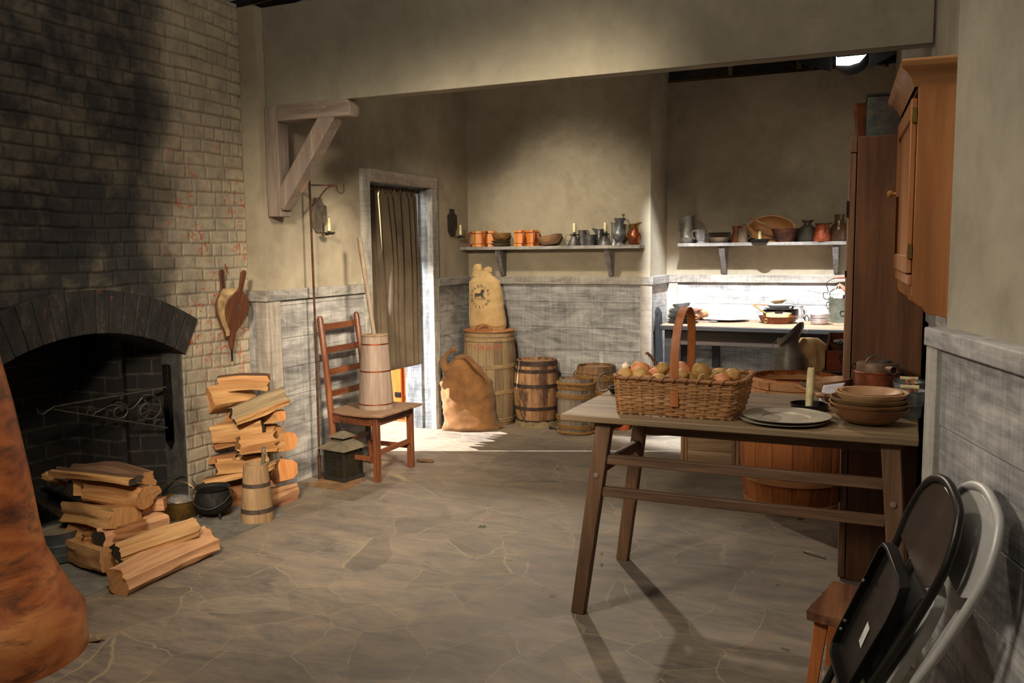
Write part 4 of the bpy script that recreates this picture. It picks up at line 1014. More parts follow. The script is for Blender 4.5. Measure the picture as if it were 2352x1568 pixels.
# ================================================================== BACK LEFT CORNER: BARRELS AND SACKS
def stave_wood(name, d, m_, l, n=22, wear=None, drk=(40, 28, 20)):
    b = NB(name, .75); v = b.co(); s = b.sep(b.raw())
    an = b.math('ARCTAN2', s[1], s[0]); k = b.math('MULTIPLY', an, n/(2*PI)); fr = b.math('FRACT', b.math('ADD', k, 100.0))
    idx = b.math('FLOOR', b.math('ADD', k, 100.0))
    wn = b.n('ShaderNodeTexWhiteNoise', noise_dimensions='1D'); b.link(idx, wn.inputs['W'])
    g = b.noise(b.map(v, (26, 26, 2.0)), 1, 6, .6, 1.0); g2 = b.noise(v, 6, 5, .7)
    f = b.math('MULTIPLY_ADD', wn.outputs[0], .28, b.math('MULTIPLY_ADD', g, .5, b.math('MULTIPLY', g2, .3)))
    c = b.ramp(f, [(.36, d), (.54, m_), (.74, l)])
    edge = b.math('MINIMUM', fr, b.math('SUBTRACT', 1.0, fr))
    c = b.mix(c, drk, b.ramp(edge, [(.0, .85), (.045, 0.0)]))
    if wear: c = b.mix(c, wear, b.ramp(b.noise(b.map(v, (1, 1, .35)), 8, 5, .7), [(.51, 0.0), (.57, .85)]))
    b.col(c); b.bump(b.math('MULTIPLY_ADD', b.ramp(edge, [(0, 0.0), (.05, 1.0)]), .6, b.math('MULTIPLY', g, .35)), .5, .005); return b.m
def barrel(name, label, cat, loc, R0_, Rm, R1_, H_, mat, headm, rz=0, chime=.012, head=True, grp=None):
    t = thing(name, label, cat, loc, rz, grp)
    def rr(z): u = z/H_; return R0_*(1-u)+R1_*u+(Rm-(R0_+R1_)/2)*4*u*(1-u)
    prof = [(rr(H_*k/14), H_*k/14) for k in range(15)]
    inn = [(R1_-chime, H_), (R1_-chime-.004, H_-.035), (.0005, H_-.035)]
    mb = MB(); mb.lathe([(.0005, 0)]+prof+inn[:2], 56, cap=False); mb.build('staves', mat, t)
    mb = MB(); mb.lathe([(.0005, H_-.03), (R1_-chime-.002, H_-.03), (R1_-chime-.002, H_-.022), (.0005, H_-.022)], 40); mb.build('head', headm, t)
    return t, rr
def hoop(t, rr, z, w_, mat, th=.004, name='hoop', tilt=0):
    mb = MB(); mb.lathe([(rr(z-w_/2), z-w_/2), (rr(z-w_/2)+th, z-w_/2), (rr(z+w_/2)+th, z+w_/2), (rr(z+w_/2), z+w_/2)], 56, cap=False); return mb.build(name, mat, t, bevel=.001)
def rope(t, rr, z, n, rad_, mat, name='rope_hoop', seed=0):
    mb = MB(); r = random.Random(seed)
    for k in range(n):
        zz = z+(k-(n-1)/2)*rad_*1.9; pts = []
        for i in range(64):
            a = 2*PI*i/64; R_ = rr(zz)+rad_*.7; pts.append((R_*math.cos(a), R_*math.sin(a), zz+.003*math.sin(a*3+k)))
        mb.tube(pts, rad_, 6, closed=True)
    return mb.build(name, mat, t)
M_HEADW = wood('dusty_barrel_head', (104, 78, 50), (140, 110, 76), (166, 134, 96), 0, .8, .85, .2)
# tall nail barrel
M_B1 = stave_wood('tall_barrel_staves', (112, 92, 66), (146, 124, 92), (172, 148, 114), 20)
M_HOOPW = wood('wooden_hoop', (104, 82, 54), (146, 120, 84), (172, 146, 108), 0, 1, .8, .2)
X1 = ony(1126, 870, 6.82).x; TB = (X1, 6.815, 0)
t, r1 = barrel('tall_barrel', 'tallest pale barrel in the corner with red stencilled letters', 'barrel', TB, .205, .235, .205, .80, M_B1, M_HEADW)
for z in (.775, .738): hoop(t, r1, z, .028, M_HOOPW, .006)
for z in (.52, .505, .30, .285, .04, .06): hoop(t, r1, z, .014, M_HOOPW, .007)
def text_mesh(s, size, mat, name, parent, fn, spacing=1.0, extr=.0006):
    cu = bpy.data.curves.new('txt', 'FONT'); cu.body = s; cu.size = size; cu.align_x = 'CENTER'; cu.space_character = spacing; cu.resolution_u = 4; cu.extrude = extr
    tmp = bpy.data.objects.new('txt', cu); COL.objects.link(tmp)
    dg = bpy.context.evaluated_depsgraph_get(); me = bpy.data.meshes.new_from_object(tmp.evaluated_get(dg))
    bpy.data.objects.remove(tmp); bm = bmesh.new(); bm.from_mesh(me)
    bmesh.ops.triangulate(bm, faces=bm.faces)
    bmesh.ops.subdivide_edges(bm, edges=[e for e in bm.edges if e.calc_length() > size*.2], cuts=2)
    for v in bm.verts: v.co = fn(v.co)
    bm.to_mesh(me); bm.free(); me.name = name
    return link(name, me, mat, parent)
b = NB('worn_red_stencil', .9); b.col(b.mix((176, 74, 56), (150, 112, 84), b.ramp(b.noise(b.co(), 60, 4, .7), [(.48, 0.0), (.6, .8)]))); M_RED = b.m
def on_barrel(co):
    z = .655+co.y; a = math.atan2(CP.y-TB[1], CP.x-TB[0])+rad(-10)+co.x/.21
    R_ = r1(z)+.0015+co.z*.5; return V(R_*math.cos(a), R_*math.sin(a), z)
text_mesh('F GRANT', .068, M_RED, 'lettering', t, on_barrel, 1.12)
for o in list(t.children):
    if o.name.startswith('lettering'): o['label'] = 'faded red stencilled capitals'
# lid with handle on the tall barrel
M_LIDW = wood('lid_orange_wood', (112, 66, 34), (160, 104, 60), (190, 136, 86), 0, .8, .7, .2)
t = thing('barrel_lid', 'round wooden lid with arched handle on top of the tallest barrel', 'lid', (TB[0], TB[1], .8005))
mb = MB(); mb.lathe([(.0005, 0), (.218, 0), (.221, .007), (.217, .014), (.0005, .014)], 48); mb.build('disc', M_LIDW, t)
mb = MB(); mb.ribbon([(.075*math.cos(a)+.02, -.165, .012+.055*math.sin(a)) for a in [PI*k/14 for k in range(15)]], .022, .014, (0, 1, 0)); mb.build('handle', M_LIDW, t, bevel=.002)
# flour sack
M_CAN = fabric('cream_canvas', (206, 176, 126), (176, 144, 96), 700, .95, .35, 7)
def bag(name, label, cat, loc, rz, W, Dp, Hh, mat, shape, seed, wr=.010, fold=5, rot=None, sub=1):
    """soft bag: shape(u)-> (width factor, depth factor, x shift) with u the height 0..1"""
    t = thing(name, label, cat, loc, rz, rot=rot); NS = 56; NH = 60; vs = []; fs = []
    for j in range(NH+1):
        u = j/NH; wf, df, sx_, = shape(u)[:3]; z = Hh*u
        for i in range(NS):
            a = 2*PI*i/NS; ca, sa = math.cos(a), math.sin(a)
            e = .75; x = W/2*wf*math.copysign(abs(ca)**e, ca); y = Dp/2*df*math.copysign(abs(sa)**.9, sa)
            nn = mnoise.noise((ca*1.6+seed, sa*1.6, z*fold*3.3)); n2 = mnoise.noise((ca*4+seed, sa*4, z*22))
            k = 1+wr/(.1)*(.35*nn+.16*n2)
            vs.append((x*k+sx_, y*k, z+.012*mnoise.noise((ca*2, sa*2+seed, z*6))*(1 if 0 < j < NH else 0)))
    for j in range(NH):
        for i in range(NS):
            k = (i+1) % NS; fs.append((j*NS+i, j*NS+k, (j+1)*NS+k, (j+1)*NS+i))
    fs.append(tuple(range(NS-1, -1, -1))); fs.append(tuple(NH*NS+i for i in range(NS)))
    mb = MB(); mb.add(vs, fs); o = mb.build('cloth_body', mat, t, smooth=85); return t, o
def fs_shape(u):
    if u < .06: w = .95+.6*u
    elif u < .82: w = 1.0-.20*(u-.06)
    elif u < .90: w = .848-(u-.82)*3.4
    else: w = .58-(u-.90)*.8
    d = 1-.45*u if u < .85 else .55-(u-.85)*1.5
    if u < .04: d *= .8
    return w, max(.2, d), -.03*u-(.02 if u > .9 else 0)
FS = V(TB[0]-.03, TB[1]+.035, .815)
t, o = bag('flour_sack', 'cream flour sack with dark round printed emblem, standing on the barrel lid', 'sack', FS, 0, .345, .19, .50, M_CAN, fs_shape, 3, .010, 6)
mb = MB()
for s_, x_, h_ in ((1, -.065, .07), (2, .03, .045)):
    mb.sphere((x_-.025, 0, .49+h_*.25), (.045, .028, h_*.75), 18, 12, None, lambda d: 1+.28*mnoise.noise((d.x*2.2+s_, d.y*2, d.z*3)))
mb.build('gathered_top', M_CAN, t)
M_INK = plain('charcoal_print', (72, 64, 54), .95)
def on_sack(co, cz=.285):
    x, z = co.x-.035, co.y+cz; u = z/.5; wf, df, sx_ = fs_shape(u); W = .345/2*wf; q = min(.98, abs(x-sx_)/W)
    y = -(.19/2*df)*((1-q**(1/.375))**.45 if q < .97 else .15)
    return V(x, y-.0075-co.z, z)
def ring_text(s, R_, a0, a1, flip):
    n = len(s)
    for i, ch in enumerate(s):
        if ch == ' ': continue
        a = a0+(a1-a0)*i/(n-1)
        def fn(co, a=a):
            x, y = co.x, co.y-(.012 if not flip else .012)
            r_ = a-PI/2 if not flip else a+PI/2
            xx = R_*math.cos(a)+x*math.cos(r_)-y*math.sin(r_); yy = R_*math.sin(a)+x*math.sin(r_)+y*math.cos(r_)
            return on_sack(V(xx, yy, co.z))
        yield ch, fn
def join_text(parts, size, mat, name, parent):
    objs = [text_mesh(ch, size, mat, name, None, fn) for ch, fn in parts]
    bm = bmesh.new()
    for o in objs: bm.from_mesh(o.data); 
    me = bpy.data.meshes.new(name); bm.to_mesh(me); bm.free()
    for o in objs: bpy.data.objects.remove(o)
    return link(name, me, mat, parent)
o = join_text(list(ring_text('COLONIAL', .088, rad(172), rad(12), False))+list(ring_text('MILLING', .088, rad(205), rad(335), True))+list(ring_text('..', .088, rad(188), rad(-8), False)), .034, M_INK, 'printed_lettering', t); o['label'] = 'ring of dark printed capitals'
# horse emblem: trotting horse on a rocker line
hz = [(-.050, .012), (-.046, .020), (-.036, .024), (-.020, .022), (-.002, .022), (.006, .030), (.008, .042), (.016, .052), (.026, .055), (.036, .048), (.042, .036), (.036, .034), (.030, .040), (.030, .026), (.026, .014), (.030, .002), (.046, -.018), (.042, -.019), (.024, -.002), (.018, -.014), (.014, -.014), (.016, .002), (.0, .004), (-.014, .002), (-.018, -.008), (-.022, -.008), (-.022, .002), (-.034, .0), (-.042, -.012), (-.046, -.012), (-.040, .006), (-.044, .012), (-.052, .0), (-.054, .002)]
bm = bmesh.new(); vv = [bm.verts.new(on_sack(V(x*1.08, y*1.1, .0010))) for x, y in hz]; f = bm.faces.new(vv); bmesh.ops.triangulate(bm, faces=[f])
rk = [(-.06+.12*k/12, -.024+.006*(1-((k-6)/6)**2)*-1+.004) for k in range(13)]
for k in range(12):
    a, b2 = rk[k], rk[k+1]; bm.faces.new([bm.verts.new(on_sack(V(p[0], p[1]+dy, .001))) for p, dy in ((a, 0), (b2, 0), (b2, .003), (a, .003))])
me = bpy.data.meshes.new('horse_emblem'); bm.to_mesh(me); bm.free(); o = link('horse_emblem', me, M_INK, t); o['label'] = 'dark printed horse emblem'
# burlap sack
M_BUR = fabric('brown_burlap', (138, 96, 52), (100, 66, 34), 520, .98, .6, 8)
def bs_shape(u):
    if u < .12: w = 1.12-.8*u
    elif u < .70: w = 1.02-.06*(u-.12)
    elif u < .88: w = .985-1.5*(u-.70)
    else: w = .715-4.2*(u-.88)
    d = 1.0 if u < .6 else 1-1.5*(u-.6)
    if u < .05: d = .8+u*4
    return max(.1, w), max(.22, d), .05*(.3-u)-(.10*(u-.7) if u > .7 else 0)
bsl = onz(1075, 990); BSP = V(bsl.x-.03, bsl.y+.08, 0)
t, o = bag('burlap_sack', 'slumped brown burlap sack on the floor before the tallest barrel', 'sack', BSP, rad(24), .43, .26, .60, M_BUR, bs_shape, 11, .030, 4)
mb = MB(); mb.tube(smooth_pts([(-.10, 0, .50), (-.185, -.01, .52), (-.20, -.01, .60), (-.145, -.01, .66), (-.10, -.015, .685)], 6), [.06, .058, .056, .054, .052, .05, .048, .046, .043, .040, .037, .034, .031, .028, .026, .024, .023, .022, .024, .026, .028, .030, .031, .032, .020], 14, flat=.75); mb.build('tied_ear', M_BUR, t, smooth=80)
mb = MB(); mb.tube(smooth_pts([(-.10, -.02, .60), (-.01, -.05, .615), (.08, -.10, .53), (.15, -.10, .44)], 6), [.03]*10+[.028]*4+[.024, .02, .014, .010, .006], 12, flat=.7); mb.build('folded_flap', M_BUR, t, smooth=80)
mb = MB(); mb.tube(smooth_pts([(.12, -.04, .07), (.2, -.02, .04), (.27, .0, .018), (.285, .0, .013)], 5), [.065, .062, .058, .054, .05, .044, .038, .032, .026, .021, .017, .014, .012, .011, .010, .008], 12, flat=.8); mb.build('corner_ear', M_BUR, t, smooth=80)
# iron hooped barrel
M_B2 = stave_wood('stained_barrel_staves', (112, 76, 48), (158, 118, 80), (184, 146, 104), 18, wear=(66, 42, 32))
M_HP = metal('brown_hoop_iron', (88, 72, 64), (56, 44, 40), .55, .6, 14, .1)
X2 = ony(1234, 900, 6.87).x
t, r2 = barrel('hooped_barrel', 'stained barrel with brown iron hoops right of the tallest barrel', 'barrel', (X2, 6.86, 0), .168, .196, .170, .565, M_B2, M_HEADW)
for z, w_ in ((.543, .04), (.48, .03), (.355, .03), (.165, .03), (.045, .04)): hoop(t, r2, z, w_, M_HP, .003)
mb = MB(); a = math.atan2(-6.86, -X2)-.25; mb.lathe([(.0005, 0), (.008, 0), (.008, .004), (.0005, .006)], 12, T(r2(.515)*math.cos(a), r2(.515)*math.sin(a), .515) @ Euler((0, PI/2, 0)).to_matrix().to_4x4()); mb.build('bung', M_HEADW, t)
# torn canvas rim lying round its foot
vs = []; fs = []; NN = 90; r = random.Random(4)
for i in range(NN):
    a = 2*PI*i/NN; R_ = .188+.006*math.sin(7*a)
    h_ = .05+.012*mnoise.noise((math.cos(a)*4, math.sin(a)*4, 1))+.006*r.random()
    for dr in (0, .004):
        vs.append(((R_+dr)*math.cos(a), (R_+dr)*math.sin(a), .001)); vs.append(((R_-.008+dr)*math.cos(a), (R_-.008+dr)*math.sin(a), h_))
for i in range(NN):
    k = (i+1) % NN; A0, B0 = i*4, k*4
    fs += [(A0, B0, B0+1, A0+1), (A0+2, A0+3, B0+3, B0+2), (A0+1, B0+1, B0+3, A0+3), (A0, A0+2, B0+2, B0)]
mb = MB(); mb.add(vs, fs); o = mb.build('canvas_collar', plain('stained_canvas_rim', (128, 112, 82), .8), None, smooth=50); o.location = (X2, 6.86, 0)
tag(o, 'ragged pale studded rim around the foot of the stained iron hooped barrel', 'collar')
# rope kegs
M_B3 = stave_wood('grey_keg_staves', (84, 76, 66), (118, 106, 94), (144, 130, 114), 20)
b = NB('hemp_rope', .95); v = b.co(); s = b.sep(v)
an = b.math('ARCTAN2', b.sep(b.raw())[1], b.sep(b.raw())[0]); wv = b.math('SINE', b.math('ADD', b.math('MULTIPLY', an, 70.0), b.math('MULTIPLY', s[2], 500.0)))
b.col(b.mix((196, 150, 84), (104, 68, 32), b.ramp(wv, [(.0, .9), (.7, .1)]))); b.bump(wv, .8, .004); M_ROPE = b.m
X3 = ony(1322, 930, 6.66).x
t, r3 = barrel('rope_keg', 'small grey keg wrapped in rope, in front of the other kegs', 'keg', (X3, 6.68, 0), .138, .157, .138, .452, M_B3, M_HEADW)
rope(t, r3, .415, 1, .013, M_ROPE); rope(t, r3, .385, 3, .006, M_ROPE, seed=1); rope(t, r3, .315, 3, .0065, M_ROPE, seed=2); rope(t, r3, .135, 3, .006, M_ROPE, seed=3); rope(t, r3, .065, 3, .006, M_ROPE, seed=4); rope(t, r3, .018, 1, .011, M_ROPE, seed=5)
X4 = ony(1366, 880, 6.87).x
M_B4 = stave_wood('brown_keg_staves', (78, 54, 36), (112, 82, 56), (140, 106, 76), 22)
t, r4 = barrel('rope_keg', 'brown keg with loose rope against the back wall, right of the stained barrel', 'keg', (X4+.01, 6.88, 0), .15, .180, .156, .535, M_B4, M_HEADW)
rope(t, r4, .44, 3, .0065, M_ROPE, seed=6); rope(t, r4, .335, 3, .0065, M_ROPE, seed=7); rope(t, r4, .12, 3, .006, M_ROPE, seed=8)
mb = MB(); pts = [(-.19, -.02, .38), (-.185, -.03, .46), (-.155, -.06, .485), (-.09, -.135, .485), (0, -.165, .482), (.06, -.155, .48), (.12, -.125, .465), (.165, -.08, .43), (.178, -.05, .40)]
mb.tube(smooth_pts(pts, 6), .007, 8); mb.build('loose_rope', M_ROPE, t)
# little things on the floor there
sc_ = onz(1272, 986)
mb = MB(); mb.tube([(0, 0, .008), (.03, -.01, .012), (.06, -.005, .007)], [.010, .006, .008], 6); mb.sphere((0, 0, .012), (.014, .012, .012), 8, 6); o = mb.build('rope_scrap', M_IRON2); o.location = (sc_.x-.03, sc_.y, 0); tag(o, 'small black scrap on the floor left of the front keg', 'scrap')
# ================================================================== SHELVES AND BACK TABLE
M_SHELF = whitewash('shelf_boards_paint', 0, base=((104, 100, 96), (146, 142, 138), (182, 178, 174)))
M_BRK = whitewash('shelf_bracket_paint', 2, base=((58, 54, 52), (98, 93, 90), (140, 135, 132)))
ZL = 1.523; YL0 = 6.905
ZRs = 1.533; YR0 = YB2-.20
def shelf(label, x0, x1, y0, y1, z, brx):
    t = thing('wall_shelf', label, 'shelf', (x0, y1, z))
    mb = MB(); mb.box((0, y0-y1, -.028), (x1-x0, 0, 0)); mb.build('board', M_SHELF, t, bevel=.002)
    for bx in brx:
        mb = MB(); d = y1-y0-.02
        mb.add([(bx-x0-.024, 0, -.028), (bx-x0+.024, 0, -.028), (bx-x0+.024, -d, -.028), (bx-x0-.024, -d, -.028), (bx-x0-.024, -d, -.07), (bx-x0+.024, -d, -.07),
                (bx-x0-.018, 0, -.265), (bx-x0+.018, 0, -.265), (bx-x0+.018, -.035, -.265), (bx-x0-.018, -.035, -.265)],
               [(0, 1, 2, 3), (3, 2, 5, 4), (4, 5, 8, 9), (6, 9, 8, 7), (0, 6, 7, 1), (0, 3, 4, 9, 6), (1, 7, 8, 5, 2)]); mb.build('bracket', M_BRK, t, bevel=.003)
    return t
lx1 = ony(1469, 560, YL0).x
shelf('grey whitewashed wall shelf in the left bay holding wooden tankards and pewter', XL+.002, lx1, YL0, YB-.001, ZL, [ony(1151, 600, 7.0).x, ony(1400, 600, 7.0).x])
rx0 = ony(1556, 557, YR0).x
shelf('grey whitewashed wall shelf in the right alcove holding pots and a dough bowl', rx0, -.30, YR0, YB2-.001, ZRs, [ony(1661, 600, YB2-.1).x, ony(1920, 600, YB2-.1).x])
def handle(mb, r0, z0, r1, z1, out, th, side=0, flat=1.0, seg=8, droop=0):
    """ear shaped handle from (r0,z0) low to (r1,z1) high, side = azimuth"""
    c, s = math.cos(side), math.sin(side)
    P = [(r0, z0), (r0+out*.75, z0+(z1-z0)*.12+droop), (r0*.5+r1*.5+out, (z0+z1)/2+(z1-z0)*.12), (r1+out*.85, z1-(z1-z0)*.08), (r1+out*.35, z1+.004), (r1-.002, z1-.004)]
    mb.tube(smooth_pts([(p*c, p*s, z) for p, z in P], 5), th, seg, flat=flat); return mb
def vessel(name, label, cat, loc, prof, mat, t_=.003, hd=None, hm=None, rz=0, seg=36, grp=None, warp=None, solid=False, body='body', rot=None):
    t = thing(name, label, cat, loc, rz, grp, rot=rot)
    mb = MB(); mb.lathe([(.0005, prof[0][1])]+prof+([(.0005, prof[-1][1])] if solid else [(max(.0005, r-t_), z-(0 if k else .0)+(t_ if k == len(prof)-1 else 0)) for k, (r, z) in enumerate(prof[::-1])]+[(.0005, prof[0][1]+t_)]), seg, cap=False, warp=warp)
    mb.build(body, mat, t, smooth=42)
    if hd:
        mb = MB(); handle(mb, *hd); mb.build('handle', hm or mat, t, smooth=70)
    return t
def sxl(px): return ony(px, 560, 6.985).x
def sxr(px): return ony(px, 552, YB2-.11).x
YLc, YRc = 6.985, YB2-.11
kL = 274.0; kR = 268.0
# wooden stave tankards
M_TK = wood('orange_tankard_wood', (166, 90, 36), (212, 130, 58), (230, 156, 82), 2, .8, .42, .1)
M_TKD = wood('dark_orange_handle', (84, 34, 14), (132, 60, 26), (164, 84, 40), 2, 1, .28, .1)
def tankard(label, px, az, y=YLc, sc=1.0, dx=0):
    t = thing('wooden_tankard', label, 'tankard', (sxl(px)+dx, y, ZL+.0005), 0, 'wooden tankards on the left shelf')
    n = 8; R_ = .062*sc; H_ = .135
    mb = MB(); mb.lathe([(.0005, 0), (R_, 0), (R_*.93, H_), (R_*.93-.008, H_), (R_-.012, .01), (.0005, .01)], n, cap=False); mb.build('staves', M_TK, t, smooth=10)
    for z in (.025, .115):
        mb = MB(); mb.lathe([(R_*.985, z-.002), (R_*1.01, z), (R_*.985, z+.002)], n, cap=False); mb.build('wire_hoop', M_IRON, t, smooth=10)
    mb = MB(); P = [(R_*.9, .018), (R_+.022, .014), (R_+.040, .04), (R_+.045, .075), (R_+.034, .108), (R_+.012, .126), (R_*.88, .122)]
    c, s = math.cos(az), math.sin(az); mb.tube(smooth_pts([(p*c, p*s, z) for p, z in P], 5), .011, 10, flat=.8); mb.build('handle', M_TKD, t, smooth=70)
tankard('leftmost wooden tankard on the left shelf, its handle turned left', 1100, rad(185))
tankard('second wooden tankard from the left, handle in front, half behind the bowls', 1126, rad(262), YLc+.012)
tankard('wooden tankard right of the stacked bowls, handle to the front right', 1196, rad(-52))
tankard('rightmost wooden tankard on the left shelf, beside the wooden bowl with a dark plate', 1223, rad(-60), YLc+.012)
M_BWL = metal('mottled_bowl_glaze', (164, 128, 70), (112, 76, 44), .5, 0, 20, .05, (150, 84, 44))
M_OLV = plain('olive_brown_bowl', (104, 90, 62), .5)
M_WB = wood('turned_bowl_wood', (112, 76, 48), (150, 108, 72), (176, 136, 96), 0, .7, .55, .1)
M_WBP = wood('pale_bowl_wood', (158, 120, 84), (196, 156, 114), (214, 180, 138), 0, .7, .55, .1)
M_WBR = wood('reddish_bowl_wood', (124, 90, 62), (160, 122, 88), (184, 146, 108), 0, .7, .5, .1)
M_WBD = wood('dark_bowl_wood', (60, 38, 24), (96, 62, 38), (124, 86, 54), 0, .7, .5, .1)
def bowl(name, label, cat, loc, r, h, mat, rb=None, t_=.006, rz=0, rot=None, grp=None, warp=None, pw=.55):
    rb = rb or r*.45; P = [(rb+(r-rb)*(k/8)**pw, h*(k/8)) for k in range(9)]
    return vessel(name, label, cat, loc, P, mat, t_, grp=grp, rot=rot, warp=warp)
xb = sxl(1150)
bowl('bowl', 'lower olive brown shallow bowl in the stack between the wooden tankards', 'bowl', (xb-.0, YLc-.005, ZL+.0005), .086, .028, M_OLV)
bowl('bowl', 'upper olive brown shallow bowl in the stack between the wooden tankards', 'bowl', (xb-.0, YLc-.005, ZL+.0230), .083, .028, M_OLV)
bowl('bowl', 'mottled yellow brown bowl topping the stack between the wooden tankards', 'bowl', (xb+.008, YLc-.005, ZL+.051), .088, .066, M_BWL)
bowl('bowl', 'orange brown tilted wooden bowl left of the candles on the left shelf', 'bowl', (sxl(1266), YLc-.01, ZL+.010), .112, .075, M_WBR, rot=(0, rad(-9), 0))
vessel('plate', 'dark grey plate lying inside the tilted wooden bowl on the left shelf', 'plate', (sxl(1264), YLc-.012, ZL+.066), [(.05, 0), (.088, .014), (.094, .016)], plain('slate_plate', (66, 64, 60), .4), .004, rot=(rad(12), rad(-9), 0))
def cone_stick(label, px, hl, grp=None, clab=None, hang=True):
    t = thing('candlestick', label, 'candlestick', (sxl(px), YLc-.01, ZL+.0005))
    mb = MB(); mb.lathe([(.0005, 0), (.062, 0), (.014, .088), (.0005, .088)], 28); mb.build('cone_base', M_PEWD, t)
    mb = MB(); mb.lathe([(.0005, .086), (.034, .089), (.036, .092), (.0005, .090)], 24, warp=lambda p, a, r, z: (p[0], p[1], p[2]+(.003*math.sin(9*a) if r > .02 else 0))); mb.build('drip_disc', M_IRON, t)
    mb = MB(); mb.lathe([(.0005, .09), (.0115, .09), (.0125, .110), (.0005, .110)], 16); mb.build('socket', M_PEWD, t)
    if hang: mb = MB(); mb.tube(arc((-.052, 0, .066), .027, -.8, 2*PI-1.2, 18), .0025, 6); mb.build('ring_handle', M_PEWD, t)
    else: mb = MB(); mb.tube(arc((.01, -.034, .05), .022, 0, 2*PI-.01, 14, 'yz'), .003, 6); mb.build('ring_handle', M_PEWD, t)
    candle((sxl(px), YLc-.01, ZL+.111), .012, .076, clab)
cone_stick('grey cone shaped candlestick with a ring handle, left of the two on the left shelf', 1320, 0, None, 'cream candle in the left cone candlestick on the left shelf')
cone_stick('grey cone shaped candlestick in front of the pewter measure, right of the two', 1391, 0, None, 'cream candle in the right cone candlestick, before the pewter measure', hang=False)
vessel('mug', 'dark pewter mug behind the left cone candlestick', 'mug', (sxl(1333), YLc+.045, ZL+.0005), [(.036, 0), (.038, .01), (.034, .06), (.034, .128)], M_PEWD, hd=(.033, .06, .033, .122, .026, .005, rad(0)))
vessel('creamer', 'grey tapered tin mug with a strap handle between the two cone candlesticks', 'mug', (sxl(1356), YLc-.015, ZL+.0005), [(.042, 0), (.048, .045), (.055, .088)], metal('speckled_tin', (124, 124, 128), (84, 84, 88), .5, .8, 60, .1), hd=(.05, .05, .054, .088, .03, .004, rad(10), .6))
t = vessel('jug', 'dark shiny silver jug with a beak spout behind the right cone candlestick', 'jug', (sxl(1372), YLc+.05, ZL+.0005), [(.032, 0), (.044, .03), (.045, .06), (.034, .1), (.036, .134)], metal('dark_silver', (120, 120, 122), (60, 60, 62), .18, .6, 8, .03), hd=(.042, .045, .034, .128, .03, .004, rad(0)),
    warp=lambda p, a, r, z: (p[0]-(.028 if z > .12 and math.cos(a) < -.7 else 0), p[1], p[2]+(.008 if z > .12 and math.cos(a) < -.7 else 0)))
vessel('pewter_beaker', 'tall straight pewter measure left of the big pewter flagon', 'beaker', (sxl(1409), YLc+.03, ZL+.0005), [(.036, 0), (.028, .02), (.026, .10), (.028, .17), (.036, .184)], M_PEWTER)
t = vessel('pewter_flagon', 'large round bellied pewter flagon with thumbpiece on the left shelf', 'flagon', (sxl(1424), YLc-.01, ZL+.0005), [(.046, 0), (.044, .008), (.026, .022), (.034, .034), (.056, .06), (.061, .085), (.058, .098), (.044, .118), (.035, .135), (.032, .16), (.034, .186), (.045, .213), (.047, .218)], metal('blue_grey_pewter', (134, 138, 140), (92, 96, 98), .34, .55, 12, .06), hd=(.05, .10, .040, .205, .035, .006, rad(0)))
mb = MB(); mb.tube([(.035, 0, .215), (.032, 0, .235)], .004, 6)
for a in (-.6, 0, .6): mb.tube([(.032, 0, .233), (.032+.022*math.sin(a), 0, .233+.018*math.cos(a))], [.003, .005], 6)
mb.build('thumbpiece', M_PEWD, t)
t = vessel('copper_jug', 'round copper jug with a flared brass top at the right end of the left shelf', 'jug', (sxl(1459), YLc-.02, ZL+.0005), [(.036, 0), (.050, .03), (.058, .06), (.054, .082), (.036, .105), (.032, .115), (.034, .132)], metal('polished_copper', (150, 82, 50), (104, 54, 34), .22, .6, 10, .06))
mb = MB(); mb.lathe(shell([(.033, .130), (.036, .15), (.045, .170)], .002), 32, warp=lambda p, a, r, z: (p[0]*(1+(.45 if z > .15 and math.cos(a) > .6 else 0)), p[1], p[2]+(.012 if z > .15 and math.cos(a) > .6 else 0)), cap=False); mb.build('spout_collar', metal('old_brass', (150, 116, 54), (96, 72, 34), .25, .6, 10), t)
mb = MB(); handle(mb, .052, .06, .036, .165, .02, .005, rad(215)); mb.build('handle', M_BRASS, t)

# ---- right shelf
M_STONE = plain('brown_stoneware', (104, 88, 72), .45)
t = vessel('pewter_pitcher', 'tall pewter pitcher with slanted lip at the left end of the right shelf', 'pitcher', (sxr(1578), YRc, ZRs+.0005), [(.044, 0), (.062, .02), (.064, .045), (.058, .052), (.050, .13), (.044, .178), (.048, .20), (.060, .222)], metal('pitcher_pewter', (158, 156, 152), (108, 104, 100), .38, .5, 10, .1), hd=(.056, .10, .048, .205, .02, .005, rad(180)),
    warp=lambda p, a, r, z: (p[0]*(1+(.25 if z > .215 else 0)), p[1], p[2]+(.020*math.cos(a) if z > .19 else 0)))
vessel('pewter_mug', 'bright pewter mug with scrolled handle beside the tall pewter pitcher', 'mug', (sxr(1612), YRc-.03, ZRs+.0005), [(.042, 0), (.030, .012), (.040, .03), (.048, .06), (.046, .09), (.052, .112)], metal('bright_pewter', (196, 198, 202), (150, 152, 156), .2, .6, 8, .02), hd=(.046, .035, .048, .10, .028, .005, rad(182)))
G = 'plates and bowls stacked on the right shelf'
M_PLS = metal('brown_pewter_plate', (142, 128, 112), (98, 86, 74), .35, .5, 10, .05)
xs = sxr(1653)
bowl('bowl', 'brown metal bowl at the bottom of the stack on the right shelf', 'bowl', (xs, YRc-.01, ZRs+.0005), .096, .045, M_PLS, .05, .003, grp=G)
for k, lb in enumerate(('lower', 'middle', 'upper')):
    vessel('plate', lb+' thin metal plate stacked on the brown metal bowl, right shelf', 'plate', (xs, YRc-.01, ZRs+.047+k*.0085), [(.06, 0), (.088, .004), (.101, .009)], M_PLS, .003, grp=G)
